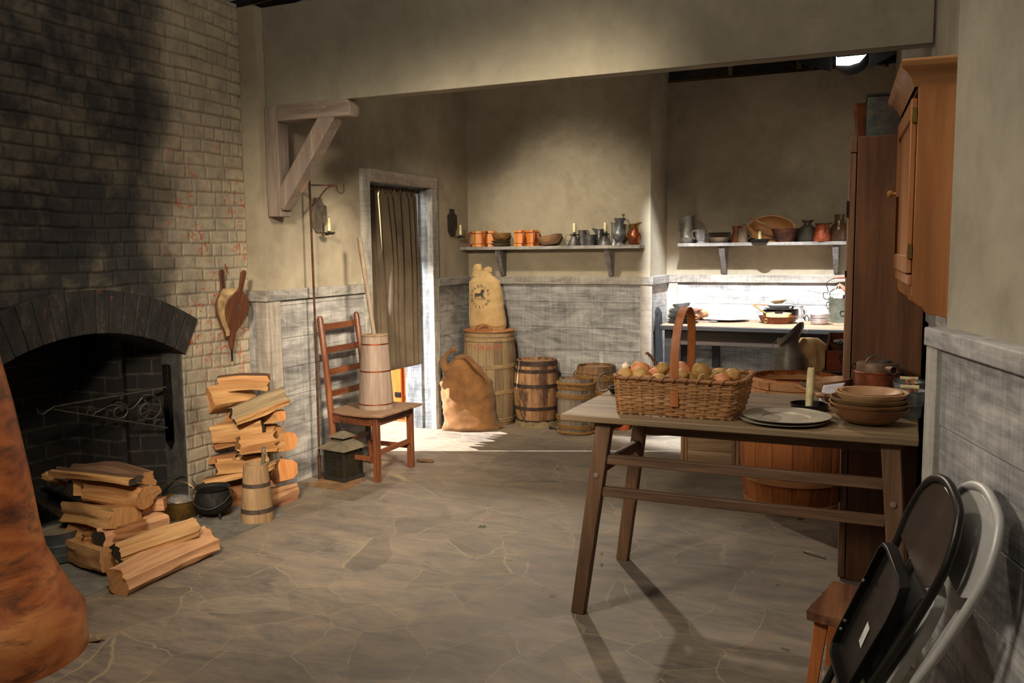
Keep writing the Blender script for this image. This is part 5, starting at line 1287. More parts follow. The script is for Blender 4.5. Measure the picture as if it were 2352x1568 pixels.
vessel('plate', 'dark grey plate topping the stack on the right shelf', 'plate', (xs, YRc-.01, ZRs+.073), [(.06, 0), (.088, .006), (.099, .012)], M_PEWD, .003, grp=G)
vessel('copper_mug', 'copper mug with a wavy brass rim behind the brown stoneware mug', 'mug', (sxr(1692), YRc+.02, ZRs+.0005), [(.034, 0), (.046, .02), (.046, .045), (.036, .085), (.038, .12), (.044, .136)], M_COPPER)
t = vessel('stoneware_mug', 'brown stoneware mug with its handle to the right, right shelf', 'mug', (sxr(1708), YRc-.045, ZRs+.0005), [(.044, 0), (.045, .02), (.042, .08), (.042, .100), (.045, .104), (.044, .118)], M_STONE, hd=(.043, .03, .042, .085, .022, .006, rad(5)))
mb = MB(); mb.tube(arc((.012, 0, .128), .017, 0, 2*PI-.01, 16), .004, 6); o = mb.build('copper_ring', M_COPPER); o.location = (sxr(1708)+.0, YRc-.045, ZRs); tag(o, 'small copper ring standing on the brown stoneware mug', 'ring')
# dough bowl leaning against the wall
M_DB = wood('dough_bowl_wood', (142, 94, 50), (188, 136, 82), (208, 162, 106), 0, .6, .55, .12)
t = thing('dough_bowl', 'big oval wooden dough bowl leaning on the wall behind the iron candle pan', 'bowl', (sxr(1768), YB2-.055, ZRs+.001), rot=(rad(76), 0, 0))
P = [(.06, 0), (.10, .012), (.125, .034), (.135, .055)]
mb = MB(); mb.lathe([(.0005, 0)]+P+[(r-.010, z) for r, z in P[::-1]]+[(.0005, .010)], 44, T(0, .10, .0), cap=False, sx=1.30, sy=.74, warp=lambda p, a, r, z: (math.copysign(abs(p[0])**.96*1.06, p[0]), p[1]*(1+.15*(1-abs(math.cos(a)))), p[2])); mb.build('bowl', M_DB, t)
t = thing('candle_pan', 'small black iron pan used as a candle holder on the right shelf', 'pan', (sxr(1748), YRc-.075, ZRs+.0005))
mb = MB(); mb.lathe(shell([(.068, 0), (.073, .012), (.073, .026)], .003), 32, cap=False); mb.build('pan', M_IRON, t)
mb = MB(); mb.beam((.07, .0, .020), (.20, -.02, .030), .013, .006); mb.build('handle', M_IRON, t, bevel=.002)
candle((sxr(1748), YRc-.075, ZRs+.004), .0125, .085, 'short candle stub standing in the black iron pan on the right shelf', wick=False)
t = vessel('saucepan', 'reddish brown pan with a long slanting wooden handle on the right shelf', 'pan', (sxr(1803), YRc-.02, ZRs+.0005), [(.062, 0), (.070, .01), (.108, .105), (.110, .108)], metal('brown_patina_pan', (112, 74, 58), (76, 52, 44), .5, .6, 10, .1), .003)
mb = MB(); mb.tube([(-.075, .0, .100), (-.13, .0, .125), (-.19, 0, .155), (-.255, 0, .192), (-.285, 0, .210)], [.007, .011, .0115, .011, .007], 10); mb.build('handle', wood('pan_handle_wood', (110, 76, 52), (156, 116, 84), (180, 142, 108), 0, 1, .6), t)
vessel('squat_jar', 'squat dark olive jar with wide lip on the right shelf', 'jar', (sxr(1854), YRc, ZRs+.0005), [(.062, 0), (.072, .015), (.072, .085), (.066, .105), (.030, .135), (.028, .15), (.046, .165), (.047, .172)], plain('dark_olive_glaze', (58, 52, 42), .5), .004)
t = vessel('red_pot', 'hammered reddish copper pot between the squat jar and the brown jug', 'pot', (sxr(1889), YRc-.035, ZRs+.0005), [(.064, 0), (.069, .02), (.060, .08), (.050, .125), (.052, .140)], metal('hammered_red_copper', (172, 88, 56), (124, 58, 36), .4, .5, 40, .4), .003)
mb = MB(); mb.ribbon(arc((0, -.0, .138), .056, PI, 2*PI, 14, 'xy'), .006, .003, (0, 0, 1)); mb.tube([(.05, -.02, .14), (.075, -.02, .145)], .004, 6); mb.tube([(.02, -.056, .138), (.035, -.065, .10), (.02, -.066, .07)], .003, 6); mb.build('iron_rim_and_hook', M_IRON, t)
vessel('brown_jug', 'tall dark brown glazed jug with narrow neck, right end of the right shelf', 'jug', (sxr(1927), YRc, ZRs+.0005), [(.070, 0), (.076, .02), (.072, .09), (.064, .115), (.038, .150), (.034, .18), (.040, .205), (.041, .212)], metal('dark_brown_glaze', (84, 58, 38), (48, 34, 24), .2, 0, 9, .05), .004)
vessel('terracotta_cup', 'orange pot mostly hidden behind the tall cabinet on the right shelf', 'pot', (sxr(1957), YRc-.01, ZRs+.0005), [(.045, 0), (.052, .05), (.046, .14)], plain('terracotta', (176, 84, 48), .6), .004)

# bench light is cut by an added, unseen black flag behind the beam
# ---- black back table
ZB = .885; YT0, YT1 = 6.86, 7.555
bx0 = ony(1515, 747, YT0).x; bx1 = -.22
M_BT = wood('black_worn_table_paint', (12, 12, 13), (22, 21, 21), (44, 40, 36), 0, .8, .6, .25, wear=(130, 84, 52))
M_BTT = wood('worn_table_top', (86, 66, 52), (140, 110, 88), (176, 146, 120), 0, .8, .6, .15, wear=(60, 56, 56))
M_BTD = wood('dark_table_brown', (22, 16, 12), (40, 29, 21), (62, 46, 33), 0, .8, .6, .2)
t = thing('back_table', 'long black painted table with worn top in the right alcove', 'table', (bx0, YT0, 0))
W = bx1-bx0; Dt = YT1-YT0
mb = MB(); mb.box((0, 0, ZB-.042), (W, Dt, ZB-.004)); mb.build('tabletop', M_BT, t, bevel=.006)
mb = MB(); mb.box((.004, .006, ZB-.006), (W-.004, Dt-.004, ZB)); mb.build('top_surface', M_BTT, t, bevel=.002)['label'] = 'worn bare wood surface'
mb = MB(); mb.box((.09, .05, ZB-.16), (W-.05, .08, ZB-.042)); mb.build('apron', M_BTD, t, bevel=.003)
for x in (.03, W-.09):
    for y in (.04, Dt-.1):
        mb = MB(); mb.box((x, y, 0), (x+.06, y+.06, ZB-.042)); mb.build('leg', M_BT, t, bevel=.004)
mb = MB(); mb.box((.30, Dt-.1, 0), (.36, Dt-.05, ZB-.042)); mb.build('leg', M_BT, t, bevel=.003)
# black cloth hanging on the step wall behind the table end
cl0 = onx(1514, 735, XS+.03)
mb = MB(); vs = []; fs = []
for j in range(21):
    for i in range(13):
        y = 7.03+.34*i/12*(.55+.45*j/20); z = .97-.86*j/20+.04*math.sin(i*.9)*(1-j/20); vs.append((XS+.05+.014*math.sin(i*1.3+j*.15), y, z))
for j in range(20):
    for i in range(12): a = j*13+i; fs.append((a, a+1, a+14, a+13))
mb.add(vs, fs); o = mb.build('black_cloth', plain('black_cotton', (34, 35, 38), .95), None, smooth=80); md = o.modifiers.new('solid', 'SOLIDIFY'); md.thickness = .004
tag(o, 'black cloth hanging at the left end of the back table', 'cloth')
def tz(px, py): v = onz(px, py, ZB); return V(v.x, v.y, ZB+.0005)
GP = 'pewter plates stacked at the left end of the back table'
pb_ = tz(1558, 744); xs, ys = pb_.x+.0, pb_.y+.13
seq = [(.130, .012, M_PEWD, 0), (.128, .012, M_PEWD, 0), (.126, .018, M_PEWD, 0), (.118, .010, M_PEWTER, 0), (.120, .010, M_PEWTER, 0), (.118, .010, M_PEWTER, 0), (.122, .010, M_PEWTER, 0), (.110, .014, M_PEWTER, 0)]
zz = ZB+.0005; nm = ['dark broad plate at the very bottom of the plate stack on the back table', 'second plate from the bottom of the tall plate stack, dark and broad', 'third plate from the bottom of the tall plate stack, thick dark rim', 'fourth plate from the bottom of the tall plate stack', 'fifth plate from the bottom of the tall plate stack', 'sixth plate from the bottom of the tall plate stack', 'seventh plate from the bottom of the tall plate stack, just below the crinkled one', 'crinkled bright plate near the top of the tall plate stack']
rr_ = random.Random(5)
for (r_, h_, m_, _), lb in zip(seq, nm):
    vessel('plate', lb, 'plate', (xs+rr_.uniform(-.006, .006), ys+rr_.uniform(-.004, .004), zz), [(r_*.6, 0), (r_*.82, h_*.4), (r_, h_)], m_, .003, grp=GP, warp=lambda p, a, r, z: (p[0], p[1], p[2]+.0012*math.sin(5*a))); zz += h_+.0035
bowl('bowl', 'small dark tin bowl tilted on top of the tall plate stack', 'bowl', (xs-.004, ys, zz+.004), .073, .03, M_PEWD, .055, .003, rot=(0, rad(-7), 0)); zz += .032
q = tz(1605, 727)
t = vessel('dish', 'wide grey dish with copper outside, behind the plate stack on the back table', 'dish', (q.x+.0, 7.36, ZB+.055), [(.07, 0), (.12, .035), (.128, .038)], M_COPPER, .003)
vessel('bowl', 'overturned brown bowl supporting the wide grey dish on the back table', 'bowl', (q.x+.0, 7.36, ZB+.0005), [(.09, 0), (.085, .03), (.06, .053)], M_WBD, .004, solid=True)
# rolled leather tube with dark tassel
a_, b_ = tz(1592, 738), tz(1636, 726)
t = thing('leather_roll', 'tan cylindrical leather roll lying between plate stack and round pewter plate', 'roll', ((a_.x+b_.x)/2, (a_.y+b_.y)/2, ZB+.034), math.atan2(b_.y-a_.y, b_.x-a_.x))
Lr = (b_-a_).length/2
mb = MB(); mb.tube([(-Lr, 0, 0), (0, 0, .004), (Lr, 0, .008)], .031, 22); mb.build('tube', plain('tan_leather_roll', (176, 110, 62), .6), t)
mb = MB(); mb.tube([(Lr-.01, 0, .008), (Lr+.002, 0, .008)], .033, 22); mb.build('rim_band', plain('pale_edge', (222, 176, 120), .6), t)
# iron griddle with wooden handle
a_ = tz(1690, 727)
t = thing('frying_pan', 'shallow black iron pan with a pale wooden handle behind the round pewter plate', 'pan', (a_.x+.02, a_.y+.0, ZB+.0005))
mb = MB(); mb.lathe(shell([(.115, 0), (.125, .012), (.158, .046), (.162, .048)], .004), 40, cap=False, sy=.75); mb.build('pan', M_IRON2, t)
mb = MB(); mb.tube([(-.10, -.03, .052), (-.145, -.055, .058), (-.21, -.09, .066), (-.27, -.12, .070)], [.007, .011, .013, .012], 10); mb.build('handle', wood('pale_handle_wood', (150, 104, 66), (196, 150, 104), (218, 180, 136), 0, 1, .6), t)
mb = MB(); mb.tube([(.14, .04, .04), (.22, .06, .038), (.32, .08, .03)], [.007, .006, .006], 8); mb.build('iron_handle', M_IRON2, t)
# pewter charger, front
a_ = tz(1665, 737)
vessel('pewter_charger', 'large flat pewter plate with pale surface at the front of the back table', 'plate', (a_.x, a_.y+.03, ZB+.0005), [(.10, 0), (.155, .014), (.19, .020), (.192, .021)], metal('pale_pewter', (196, 190, 178), (150, 146, 136), .35, .5, 9, .06), .003, warp=lambda p, a, r, z: (p[0]*(1+.012*math.sin(9*a)), p[1]*(1+.012*math.sin(9*a)), p[2]))
a_ = tz(1622, 740)
mb = MB(); mb.tube([(-.10, .04, .006), (0, .0, .006), (.05, -.01, .007)], [.004, .004, .005], 6); mb.sphere((.085, -.015, .008), (.04, .022, .006), 14, 8); o = mb.build('pewter_spoon', M_PEWTER); o.location = (a_.x-.03, a_.y+.03, ZB+.001); tag(o, 'pewter spoon lying between the plate stack and the large flat plate', 'spoon')
# copper pan with colander stack
a_ = tz(1781, 744)
t = vessel('copper_pan', 'wide copper pan with a brass ring, standing at the middle of the back table', 'pan', (a_.x, a_.y+.10, ZB+.0005), [(.115, 0), (.125, .01), (.142, .052), (.150, .056)], metal('brown_copper', (132, 78, 46), (84, 52, 34), .35, .6, 10, .1), .003)
mb = MB(); mb.tube(arc((-.07, -.126, .026), .014, 0, 2*PI-.01, 16), .0028, 6); mb.build('ring', M_BRASS, t)
C2 = V(a_.x, a_.y+.10, ZB)
t = vessel('sieve', 'pale birch bowl with a ladle handle nested in the wide copper pan', 'bowl', (C2.x+.012, C2.y-.02, ZB+.044), [(.085, 0), (.096, .01), (.098, .038)], plain('pale_birch', (226, 186, 128), .6), .005)
mb = MB(); mb.tube([(-.085, -.02, .03), (-.13, -.01, .055), (-.17, 0, .085), (-.20, .01, .098)], [.005, .007, .010, .007], 8); mb.build('handle', M_BRASS, t)
vessel('iron_pot', 'black iron pot under the dark plates behind the wide copper pan', 'pot', (C2.x-.01, C2.y+.19, ZB+.0005), [(.10, 0), (.12, .02), (.13, .085), (.13, .09)], M_IRON, .004)
vessel('plate', 'dark lower plate on the black iron pot, back table', 'plate', (C2.x+.0, C2.y+.19, ZB+.092), [(.08, 0), (.12, .008), (.138, .014)], M_PEWD, .003)
vessel('plate', 'bright upper plate on the black iron pot, back table', 'plate', (C2.x-.01, C2.y+.19, ZB+.110), [(.07, 0), (.09, .014), (.108, .026)], M_STEEL, .003)
bowl('bowl', 'small brass bowl tilted on top of the pots at the middle of the back table', 'bowl', (C2.x-.012, C2.y+.18, ZB+.146), .066, .024, M_BRASS, .03, .002, rot=(0, rad(-8), 0), pw=.8)
mb = MB(); mb.tube([(-.03, 0, .0), (-.09, 0, .004), (-.17, -.02, .006)], [.006, .008, .004], 8); o = mb.build('ladle_handle', plain('reddish_handle', (166, 92, 64), .5)); o.location = (C2.x-.06, C2.y+.12, ZB+.137); tag(o, 'reddish spoon handle poking left from the pots on the back table', 'spoon')
# three tankards
def ptank(label, px, py, sc=1.0, hs=(rad(-8), rad(182))):
    a = tz(px, py); t = vessel('pewter_tankard', label, 'tankard', (a.x, a.y+.05, ZB+.0005), [(.062*sc, 0), (.058*sc, .008), (.047*sc, .022), (.050*sc, .04), (.052*sc, .062), (.048*sc, .068), (.044*sc, .115), (.046*sc, .122), (.050*sc, .126)], M_STEEL, .003, grp='pewter tankards at the back of the black table')
    mb = MB(); handle(mb, .046*sc, .04, .045*sc, .118, .026, .0045, hs[0]); mb.build('handle', M_STEEL, t, smooth=70); return t
ptank('pewter tankard right of the wide copper pan', 1829, 738)
ptank('pewter tankard behind the stack of small bright bowls', 1868, 736, .95, (rad(182), 0))
ptank('pewter tankard beside the grey bucket', 1893, 737, 1.0, (rad(185), 0))
a_ = tz(1880, 746)
for k, lb in enumerate(('bottom', 'second', 'third', 'top')):
    bowl('bowl', lb+' bright steel bowl of the small stack before the tankards', 'bowl', (a_.x+.002*k, a_.y+.055, ZB+.0005+(0, .017, .034, .050)[k]), .073+.004*(k % 2), .032, M_STEEL, .05, .0025, grp='small bright steel bowls on the back table', rot=(0, rad((0, 0, -3, -5)[k]), 0))
# grey bucket with bail and bellows handle
a_ = tz(1930, 742)
t = vessel('metal_bucket', 'old grey metal bucket with wire bail at the right end of the back table', 'bucket', (a_.x+.015, a_.y+.11, ZB+.0005), [(.112, 0), (.112, .005), (.115, .19), (.118, .196)], metal('grey_zinc', (126, 128, 112), (84, 86, 74), .5, .7, 9, .1), .003)
mb = MB(); mb.tube(smooth_pts([(-.115, 0, .18), (-.15, 0, .19), (-.155, 0, .235), (-.12, 0, .24), (-.135, 0, .31), (-.09, 0, .345), (-.03, 0, .36), (.05, 0, .36), (.12, 0, .32), (.14, 0, .24), (.116, 0, .18)], 5), .003, 6); mb.build('bail', M_IRON, t)
mb = MB(); mb.tube([(-.085, 0, .356), (-.04, 0, .360), (0, 0, .361), (.05, 0, .36)], [.008, .011, .012, .009], 10); mb.build('grip', M_TKD, t)
mb = MB(); mb.tube(arc((-.0, -.117, .08), .02, 0, 2*PI-.01, 12), .003, 6); mb.build('ring', M_IRON, t)
q = V(a_.x+.0, a_.y+.09, ZB)
t = thing('wooden_utensil', 'pinkish turned wooden handle with cord leaning out of the grey bucket', 'utensil', (q.x, q.y, ZB+.02))
mb = MB(); mb.tube([(.06, 0, .0), (.06, 0, .14), (.052, 0, .20), (.022, 0, .245), (-.008, 0, .275), (-.025, 0, .290)], [.006, .007, .012, .017, .012, .007], 12); mb.build('handle', plain('pink_stained_wood', (170, 98, 74), .45), t)
mb = MB(); mb.tube(smooth_pts([(-.022, 0, .287), (-.045, -.01, .26), (-.05, -.012, .235), (-.035, -.012, .20), (-.03, -.012, .19)], 5), .003, 6); mb.tube(smooth_pts([(-.022, 0, .287), (-.03, -.014, .25), (-.055, -.012, .22), (-.03, -.012, .215), (-.018, -.012, .228)], 5), .0025, 6); mb.build('cord', plain('pink_cord', (222, 176, 146), .9), t)
# large tray standing under the table
mb = MB(); mb.lathe([(.0005, 0), (.14, 0), (.16, .012), (.158, .015), (.138, .004), (.0005, .004)], 40, cap=False); a_ = ony(1585, 850, 7.5); o = mb.build('metal_tray', M_PEWTER); o.location = (bx0+.20, 7.50, .55); o.rotation_euler = (rad(84), 0, 0)
o.location = (bx0+.22, 7.545, .165); tag(o, 'round metal tray leaning on the wall under the back table', 'tray')
# ================================================================== FRONT TABLE
ZT = .835
M_TT = wood('weathered_table_top', (84, 68, 48), (116, 96, 70), (146, 124, 94), 0, .7, .6, .15)
M_TTE = wood('table_frame_brown', (58, 40, 28), (94, 68, 48), (124, 94, 70), 0, .9, .6, .25)
M_TLG = wood('table_leg_brown', (62, 42, 28), (98, 70, 48), (128, 96, 70), 2, .9, .6, .25)
t = thing('trestle_table', 'long brown plank table with splayed legs and two front rails, right foreground', 'table', (-1.262, 3.268, 0))
TL = 1.318; TD = .815
mb = MB()
for y0_, y1_ in ((0, .285), (.287, .545), (.547, TD)): mb.box((0, y0_, ZT-.026), (TL, y1_, ZT))
mb.build('tabletop', M_TT, t, bevel=.004)
mb = MB()
mb.box((.13, .05, ZT-.05), (.235, TD-.05, ZT-.026)); mb.box((TL-.12, .05, ZT-.05), (TL-.05, TD-.05, ZT-.026)); mb.build('batten', M_TTE, t, bevel=.002)
def loc(X, Y, Z): return V(X+1.262, Y-3.268, Z)
FL0, FL1 = (-1.197, 3.305, 0), (-1.088, 3.325, ZT-.026)
FR0, FR1 = (.026, 3.305, 0), (-.034, 3.325, ZT-.026)
BL0, BL1 = (-1.213, 3.975, 0), (-1.108, 3.965, ZT-.026)
BR0, BR1 = (.026, 3.975, 0), (-.034, 3.965, ZT-.026)
for a, b_ in ((FL0, FL1), (FR0, FR1), (BL0, BL1), (BR0, BR1)):
    mb = MB(); mb.beam(loc(*a), loc(*b_), .056, .046, up=(0, 1, 0), w2=.064, h2=.048); mb.build('leg', M_TLG, t, bevel=.004)
def onleg(a, b_, z): u = z/(ZT-.026); return Vector(a).lerp(Vector(b_), u)
for z, h_ in ((.655, .038), (.522, .038)):
    p_, q_ = onleg(FL0, FL1, z), onleg(FR0, FR1, z+.0)
    mb = MB(); mb.beam(loc(*p_)+V(.03, 0, 0), loc(*q_)-V(.03, 0, 0), .030, h_); mb.build('front_rail', M_TTE, t, bevel=.003)
p_, q_ = onleg(BL0, BL1, .655), onleg(BR0, BR1, .655)
mb = MB(); mb.beam(loc(*p_)+V(.02, 0, 0), loc(*q_)-V(.02, 0, 0), .030, .05); mb.build('back_rail', M_TTE, t, bevel=.003)
for a0_, a1_, b0_, b1_ in ((FL0, FL1, BL0, BL1), (FR0, FR1, BR0, BR1)):
    mb = MB(); p_, q_ = onleg(a0_, a1_, .61), onleg(b0_, b1_, .575); mb.beam(loc(*p_), loc(*q_), .028, .045); mb.build('side_rail', M_TTE, t, bevel=.003)
for a, b_ in ((FL0, FL1), (FR0, FR1)):
    p_ = onleg(a, b_, .590); mb = MB(); mb.lathe([(.0005, 0), (.011, 0), (.010, .004), (.0005, .006)], 14, Matrix.Translation(loc(p_.x, p_.y-.024, p_.z)) @ Euler((rad(90), 0, 0)).to_matrix().to_4x4()); mb.build('peg', plain('pale_peg', (120, 104, 92), .7), t)
ZS = ZT+.0005
# ---- splint basket
M_WV = wood('woven_splint', (116, 80, 46), (158, 114, 70), (186, 144, 96), 0, 1.2, .6, .3)
M_WV2 = wood('basket_stakes', (118, 72, 36), (172, 114, 60), (196, 142, 84), 2, 1.2, .6, .3)
M_RIM = wood('basket_rim_wood', (96, 58, 30), (142, 92, 52), (172, 122, 76), 0, 1.2, .55, .2)
BA = onz(1415, 950, ZT); BB = onz(1690, 968, ZT)
rzb = math.atan2(BB.y-BA.y, BB.x-BA.x)
bw, bd, bh = (BB-BA).length*.985, .290, .146
t = thing('basket', 'rectangular woven splint basket with tall arched handle, full of potatoes, on the plank table', 'basket', (BA.x, BA.y, ZS), rzb)
def rr_path(w0, w1, d0, d1, rc, n=120):   # rounded rectangle, by arc length
    x0, x1, y0, y1 = w0, w1, d0, d1; P = []
    segs = [((x0+rc, y0), (x1-rc, y0)), ('a', x1-rc, y0+rc, -PI/2), ((x1, y0+rc), (x1, y1-rc)), ('a', x1-rc, y1-rc, 0), ((x1-rc, y1), (x0+rc, y1)), ('a', x0+rc, y1-rc, PI/2), ((x0, y1-rc), (x0, y0+rc)), ('a', x0+rc, y0+rc, PI)]
    for s_ in segs:
        if s_[0] == 'a':
            for k in range(1, 9): a = s_[3]+PI/2*k/9; P.append((s_[1]+rc*math.cos(a), s_[2]+rc*math.sin(a)))
        else:
            (ax_, ay_), (bx_, by_) = s_; m = max(6, int(math.hypot(bx_-ax_, by_-ay_)/.006))
            for k in range(m+1): P.append((ax_+(bx_-ax_)*k/m, ay_+(by_-ay_)*k/m))
    L = [0]
    for i in range(1, len(P)+1): L.append(L[-1]+math.hypot(P[i % len(P)][0]-P[i-1][0], P[i % len(P)][1]-P[i-1][1]))
    tot = L[-1]; out = []; j = 0
    for i in range(n):
        s_ = tot*i/n
        while L[j+1] < s_: j += 1
        u = (s_-L[j])/(L[j+1]-L[j]+1e-9); a = P[j]; c = P[(j+1) % len(P)]; nx, ny = (c[1]-a[1]), -(c[0]-a[0]); q = math.hypot(nx, ny) or 1
        out.append((a[0]+(c[0]-a[0])*u, a[1]+(c[1]-a[1])*u, nx/q, ny/q))
    return out
def bdim(z):   # flare to the rim
    u = z/bh; e = .020*u+.004*math.sin(u*3)
    return -.004-e*.35, bw+e*1.5, 0-e*.9, bd+e
NST = 36; NPT = NST*6
rows = []; z = .006
for k in range(14):
    if k in (7, 8): 
        for q in range(2): rows.append((z+.003, .0042)); z += .0057
    else: rows.append((z+.005, .0092)); z += .0104
mb = MB()
for ri, (zc_, hh) in enumerate(rows):
    P = rr_path(*bdim(zc_), .045, NPT); vs = []; fs = []
    ph = PI*(ri % 2)
    for i, (x, y, nx, ny) in enumerate(P):
        o_ = .0032*math.sin(2*PI*i/12+ph); zz_ = zc_+.0012*math.sin(i*.11+ri)
        for a, b_ in ((-1, -1), (1, -1), (1, 1), (-1, 1)):
            vs.append((x+nx*(o_+a*.0009), y+ny*(o_+a*.0009), zz_+b_*hh/2*(1-.10*math.cos(4*PI*i/12))))
    for i in range(NPT):
        k = (i+1) % NPT
        for j in range(4): l = (j+1) % 4; fs.append((i*4+j, i*4+l, k*4+l, k*4+j))
    mb.add(vs, fs)
wv = mb.build('weave', M_WV, t, smooth=50)
mb = MB()
for s_ in range(NST):
    pts = []; nn = None
    for k in range(7):
        z = bh*k/6; P = rr_path(*bdim(z), .045, NPT); x, y, nx, ny = P[int((s_+.5)*6) % NPT]; pts.append(V(x, y, z)); nn = (nx, ny)
    mb.ribbon(pts, .0125, .0014, (-nn[1], nn[0], 0))
mb.build('stakes', M_WV2, t, smooth=50)
x0_, x1_, y0_, y1_ = bdim(0); mb = MB(); mb.box((x0_+.03, y0_+.03, .0), (x1_-.03, y1_-.03, .003)); mb.build('bottom', M_WV, t)
P = rr_path(*bdim(bh), .05, 160)
mb = MB(); mb.tube([(x+nx*.002, y+ny*.002, bh+.004+.0015*math.sin(i*.3)) for i, (x, y, nx, ny) in enumerate(P)], .0082, 10, closed=True); mb.build('rim', M_RIM, t)
mb = MB(); NW = 34
for k in range(NW):
    pts = []
    for q in range(9):
        i = (k*160/NW+q*.42) % 160; x, y, nx, ny = P[int(i)]; f = i-int(i); x2, y2 = P[(int(i)+1) % 160][:2]; x += (x2-x)*f; y += (y2-y)*f
        a = -PI*.6+PI*1.45*q/8; pts.append((x+nx*(.002+.0098*math.cos(a)), y+ny*(.002+.0098*math.cos(a)), bh+.004+.0098*math.sin(a)))
    mb.tube(pts, .0022, 5)
mb.build('rim_lashing', M_RIM, t)
M_HDL = wood('bent_handle_wood', (120, 66, 32), (166, 98, 52), (192, 126, 74), 2, .8, .5, .1)
hx = (onz(1552, 957, ZT)-BA).length*1.0; hx = V(hx, 0, 0).x
Hh = .278; mb = MB()
hp = [(hx, -.016, .045)]+[(hx, -.016, bh*.9)]+[(hx+.01*math.sin(PI*k/16), -.02+(bd+.03)*(.5-.5*math.cos(PI*k/16)), bh+.02+(Hh-.02)*math.sin(PI*k/16)**.62) for k in range(0, 17)]+[(hx, bd+.02, bh*.9), (hx, bd+.018, .045)]
mb.ribbon(hp, .034, .0045, (1, 0, 0)); mb.build('handle', M_HDL, t, bevel=.001, smooth=50)
# ---- potatoes
def pot_mat(name, c1, c2):
    b = NB(name, .6); v = b.co(); n = b.noise(v, 22, 5, .65)
    c = b.ramp(n, [(.35, c2), (.65, c1)]); vo = b.n('ShaderNodeTexVoronoi'); b.link(v, vo.inputs['Vector']); vo.inputs['Scale'].default_value = 26
    c = b.mix(c, (70, 50, 30), b.ramp(vo.outputs['Distance'], [(.04, .8), (.10, 0.0)])); b.col(c); b.bump(n, .2, .004); return b.m
PM = [pot_mat('tan_potato_skin', (198, 158, 94), (160, 120, 64)), pot_mat('pink_potato_skin', (216, 150, 100), (184, 112, 70)), pot_mat('olive_potato_skin', (184, 146, 78), (146, 108, 52))]
PL = [ # px, py, r(px), aspect, material, depth offset, tilt, label
 (1437, 860, 16, 1.15, 0, .04, 0, 'tan potato nearest the left end of the basket'),
 (1471, 850, 20, 1.20, 1, .12, .5, 'largest pink potato at the left of the basket'),
 (1472, 862, 18, 1.12, 0, .02, .2, 'tan potato in front of the large pink one at the left of the basket'),
 (1506, 860, 17, 1.1, 1, .05, -.5, 'pink potato half under the round olive one'),
 (1522, 847, 16, 1.0, 2, .04, 0, 'round olive potato on top, just left of the basket handle'),
 (1513, 872, 15, 1.3, 0, .0, 0, 'potato low at the rim left of the basket handle, mostly hidden'),
 (1484, 875, 15, 1.2, 0, .0, 0, 'potato low at the rim, left front of the basket'),
 (1567, 850, 18, 1.3, 1, .11, .5, 'pink potato behind the basket handle'),
 (1566, 861, 14, 1.15, 0, .02, .3, 'tan potato with a dark eye just right of the basket handle'),
 (1584, 869, 14, 1.3, 2, .03, .3, 'long olive potato low at the rim right of the handle'),
 (1612, 856, 21, 1.2, 2, .07, .6, 'biggest olive tan potato right of the handle'),
 (1617, 871, 14, 1.0, 0, .0, 0, 'small tan potato at the front rim under the biggest one'),
 (1650, 861, 16, 1.3, 0, .10, -.3, 'pale potato behind the pink one at the right of the basket'),
 (1645, 870, 15, 1.2, 0, .03, -.4, 'tan potato with a dark spot at the right of the basket'),
 (1657, 874, 17, 1.25, 1, .0, .1, 'pink potato at the front rim near the right end of the basket'),
 (1683, 863, 18, 1.05, 0, .04, .2, 'pale tan potato in the right end of the basket'),
 (1590, 880, 20, 1.3, 2, .06, .0, 'shadowed potato deep in the middle of the basket'),
 (1530, 882, 22, 1.3, 2, .08, .0, 'shadowed potato deep under the handle of the basket'),
 (1460, 885, 22, 1.3, 2, .08, .0, 'shadowed potato deep at the left of the basket'),
 (1650, 888, 22, 1.3, 2, .10, .0, 'shadowed potato deep at the right of the basket')]
dB = (V(-.84, 3.43, .985)-CP).dot(CF)
for i, (px, py, r_, asp, mi, do, tl, lb) in enumerate(PL):
    d = dB+do; c = atd(px, py, d); R_ = r_/_f*d
    mb = MB(); mb.sphere((0, 0, 0), (R_*asp, R_*.95, R_), 24, 16, None, lambda q: 1+.13*mnoise.noise((q.x*1.3+i*3, q.y*1.3, q.z*1.3))+.02*mnoise.noise((q.x*5+i, q.y*5, q.z*5)))
    o = mb.build('potato', PM[mi], None, smooth=80); o.location = c; o.rotation_euler = (0, tl, random.uniform(-.4, .4)); tag(o, lb, 'potato', 'potatoes heaped in the splint basket')
c = atd(1437, 841, dB+.20); mb = MB(); mb.sphere((0, 0, 0), (.018, .016, .014), 14, 10); mb.tube([(0, 0, .01), (.002, 0, .02)], [.006, .002], 6); o = mb.build('garlic_bulb', plain('garlic_white', (226, 208, 176), .6)); o.location = c; tag(o, 'small white garlic bulb at the back left corner of the potato basket', 'garlic')
d2 = dB+.47
t = thing('wooden_ladle', 'brown curved wooden ladle handle with a twine loop rising behind the potato basket', 'ladle', atd(1512, 900, d2))
o0 = atd(1512, 900, d2); mb = MB(); mb.tube(smooth_pts([V(0, 0, 0), atd(1508, 840, d2)-o0, atd(1500, 826, d2)-o0, atd(1491, 814, d2)-o0, atd(1486, 811, d2)-o0, atd(1485, 814, d2)-o0], 4), .0068, 8); mb.build('handle', M_WBD, t)
mb = MB(); mb.tube(smooth_pts([atd(1488, 816, d2)-o0, atd(1494, 830, d2)-o0, atd(1491, 845, d2)-o0, atd(1488, 835, d2)-o0, atd(1489, 818, d2)-o0], 4), .001, 4); mb.build('twine', plain('twine', (160, 140, 108), .9), t)
mb = MB(); mb.sphere((0, 0, .0), (.05, .045, .026), 18, 10); mb.build('ladle_bowl', M_WBD, t).location = (0, 0, -.03)
c = onz(1540, 905, ZT)
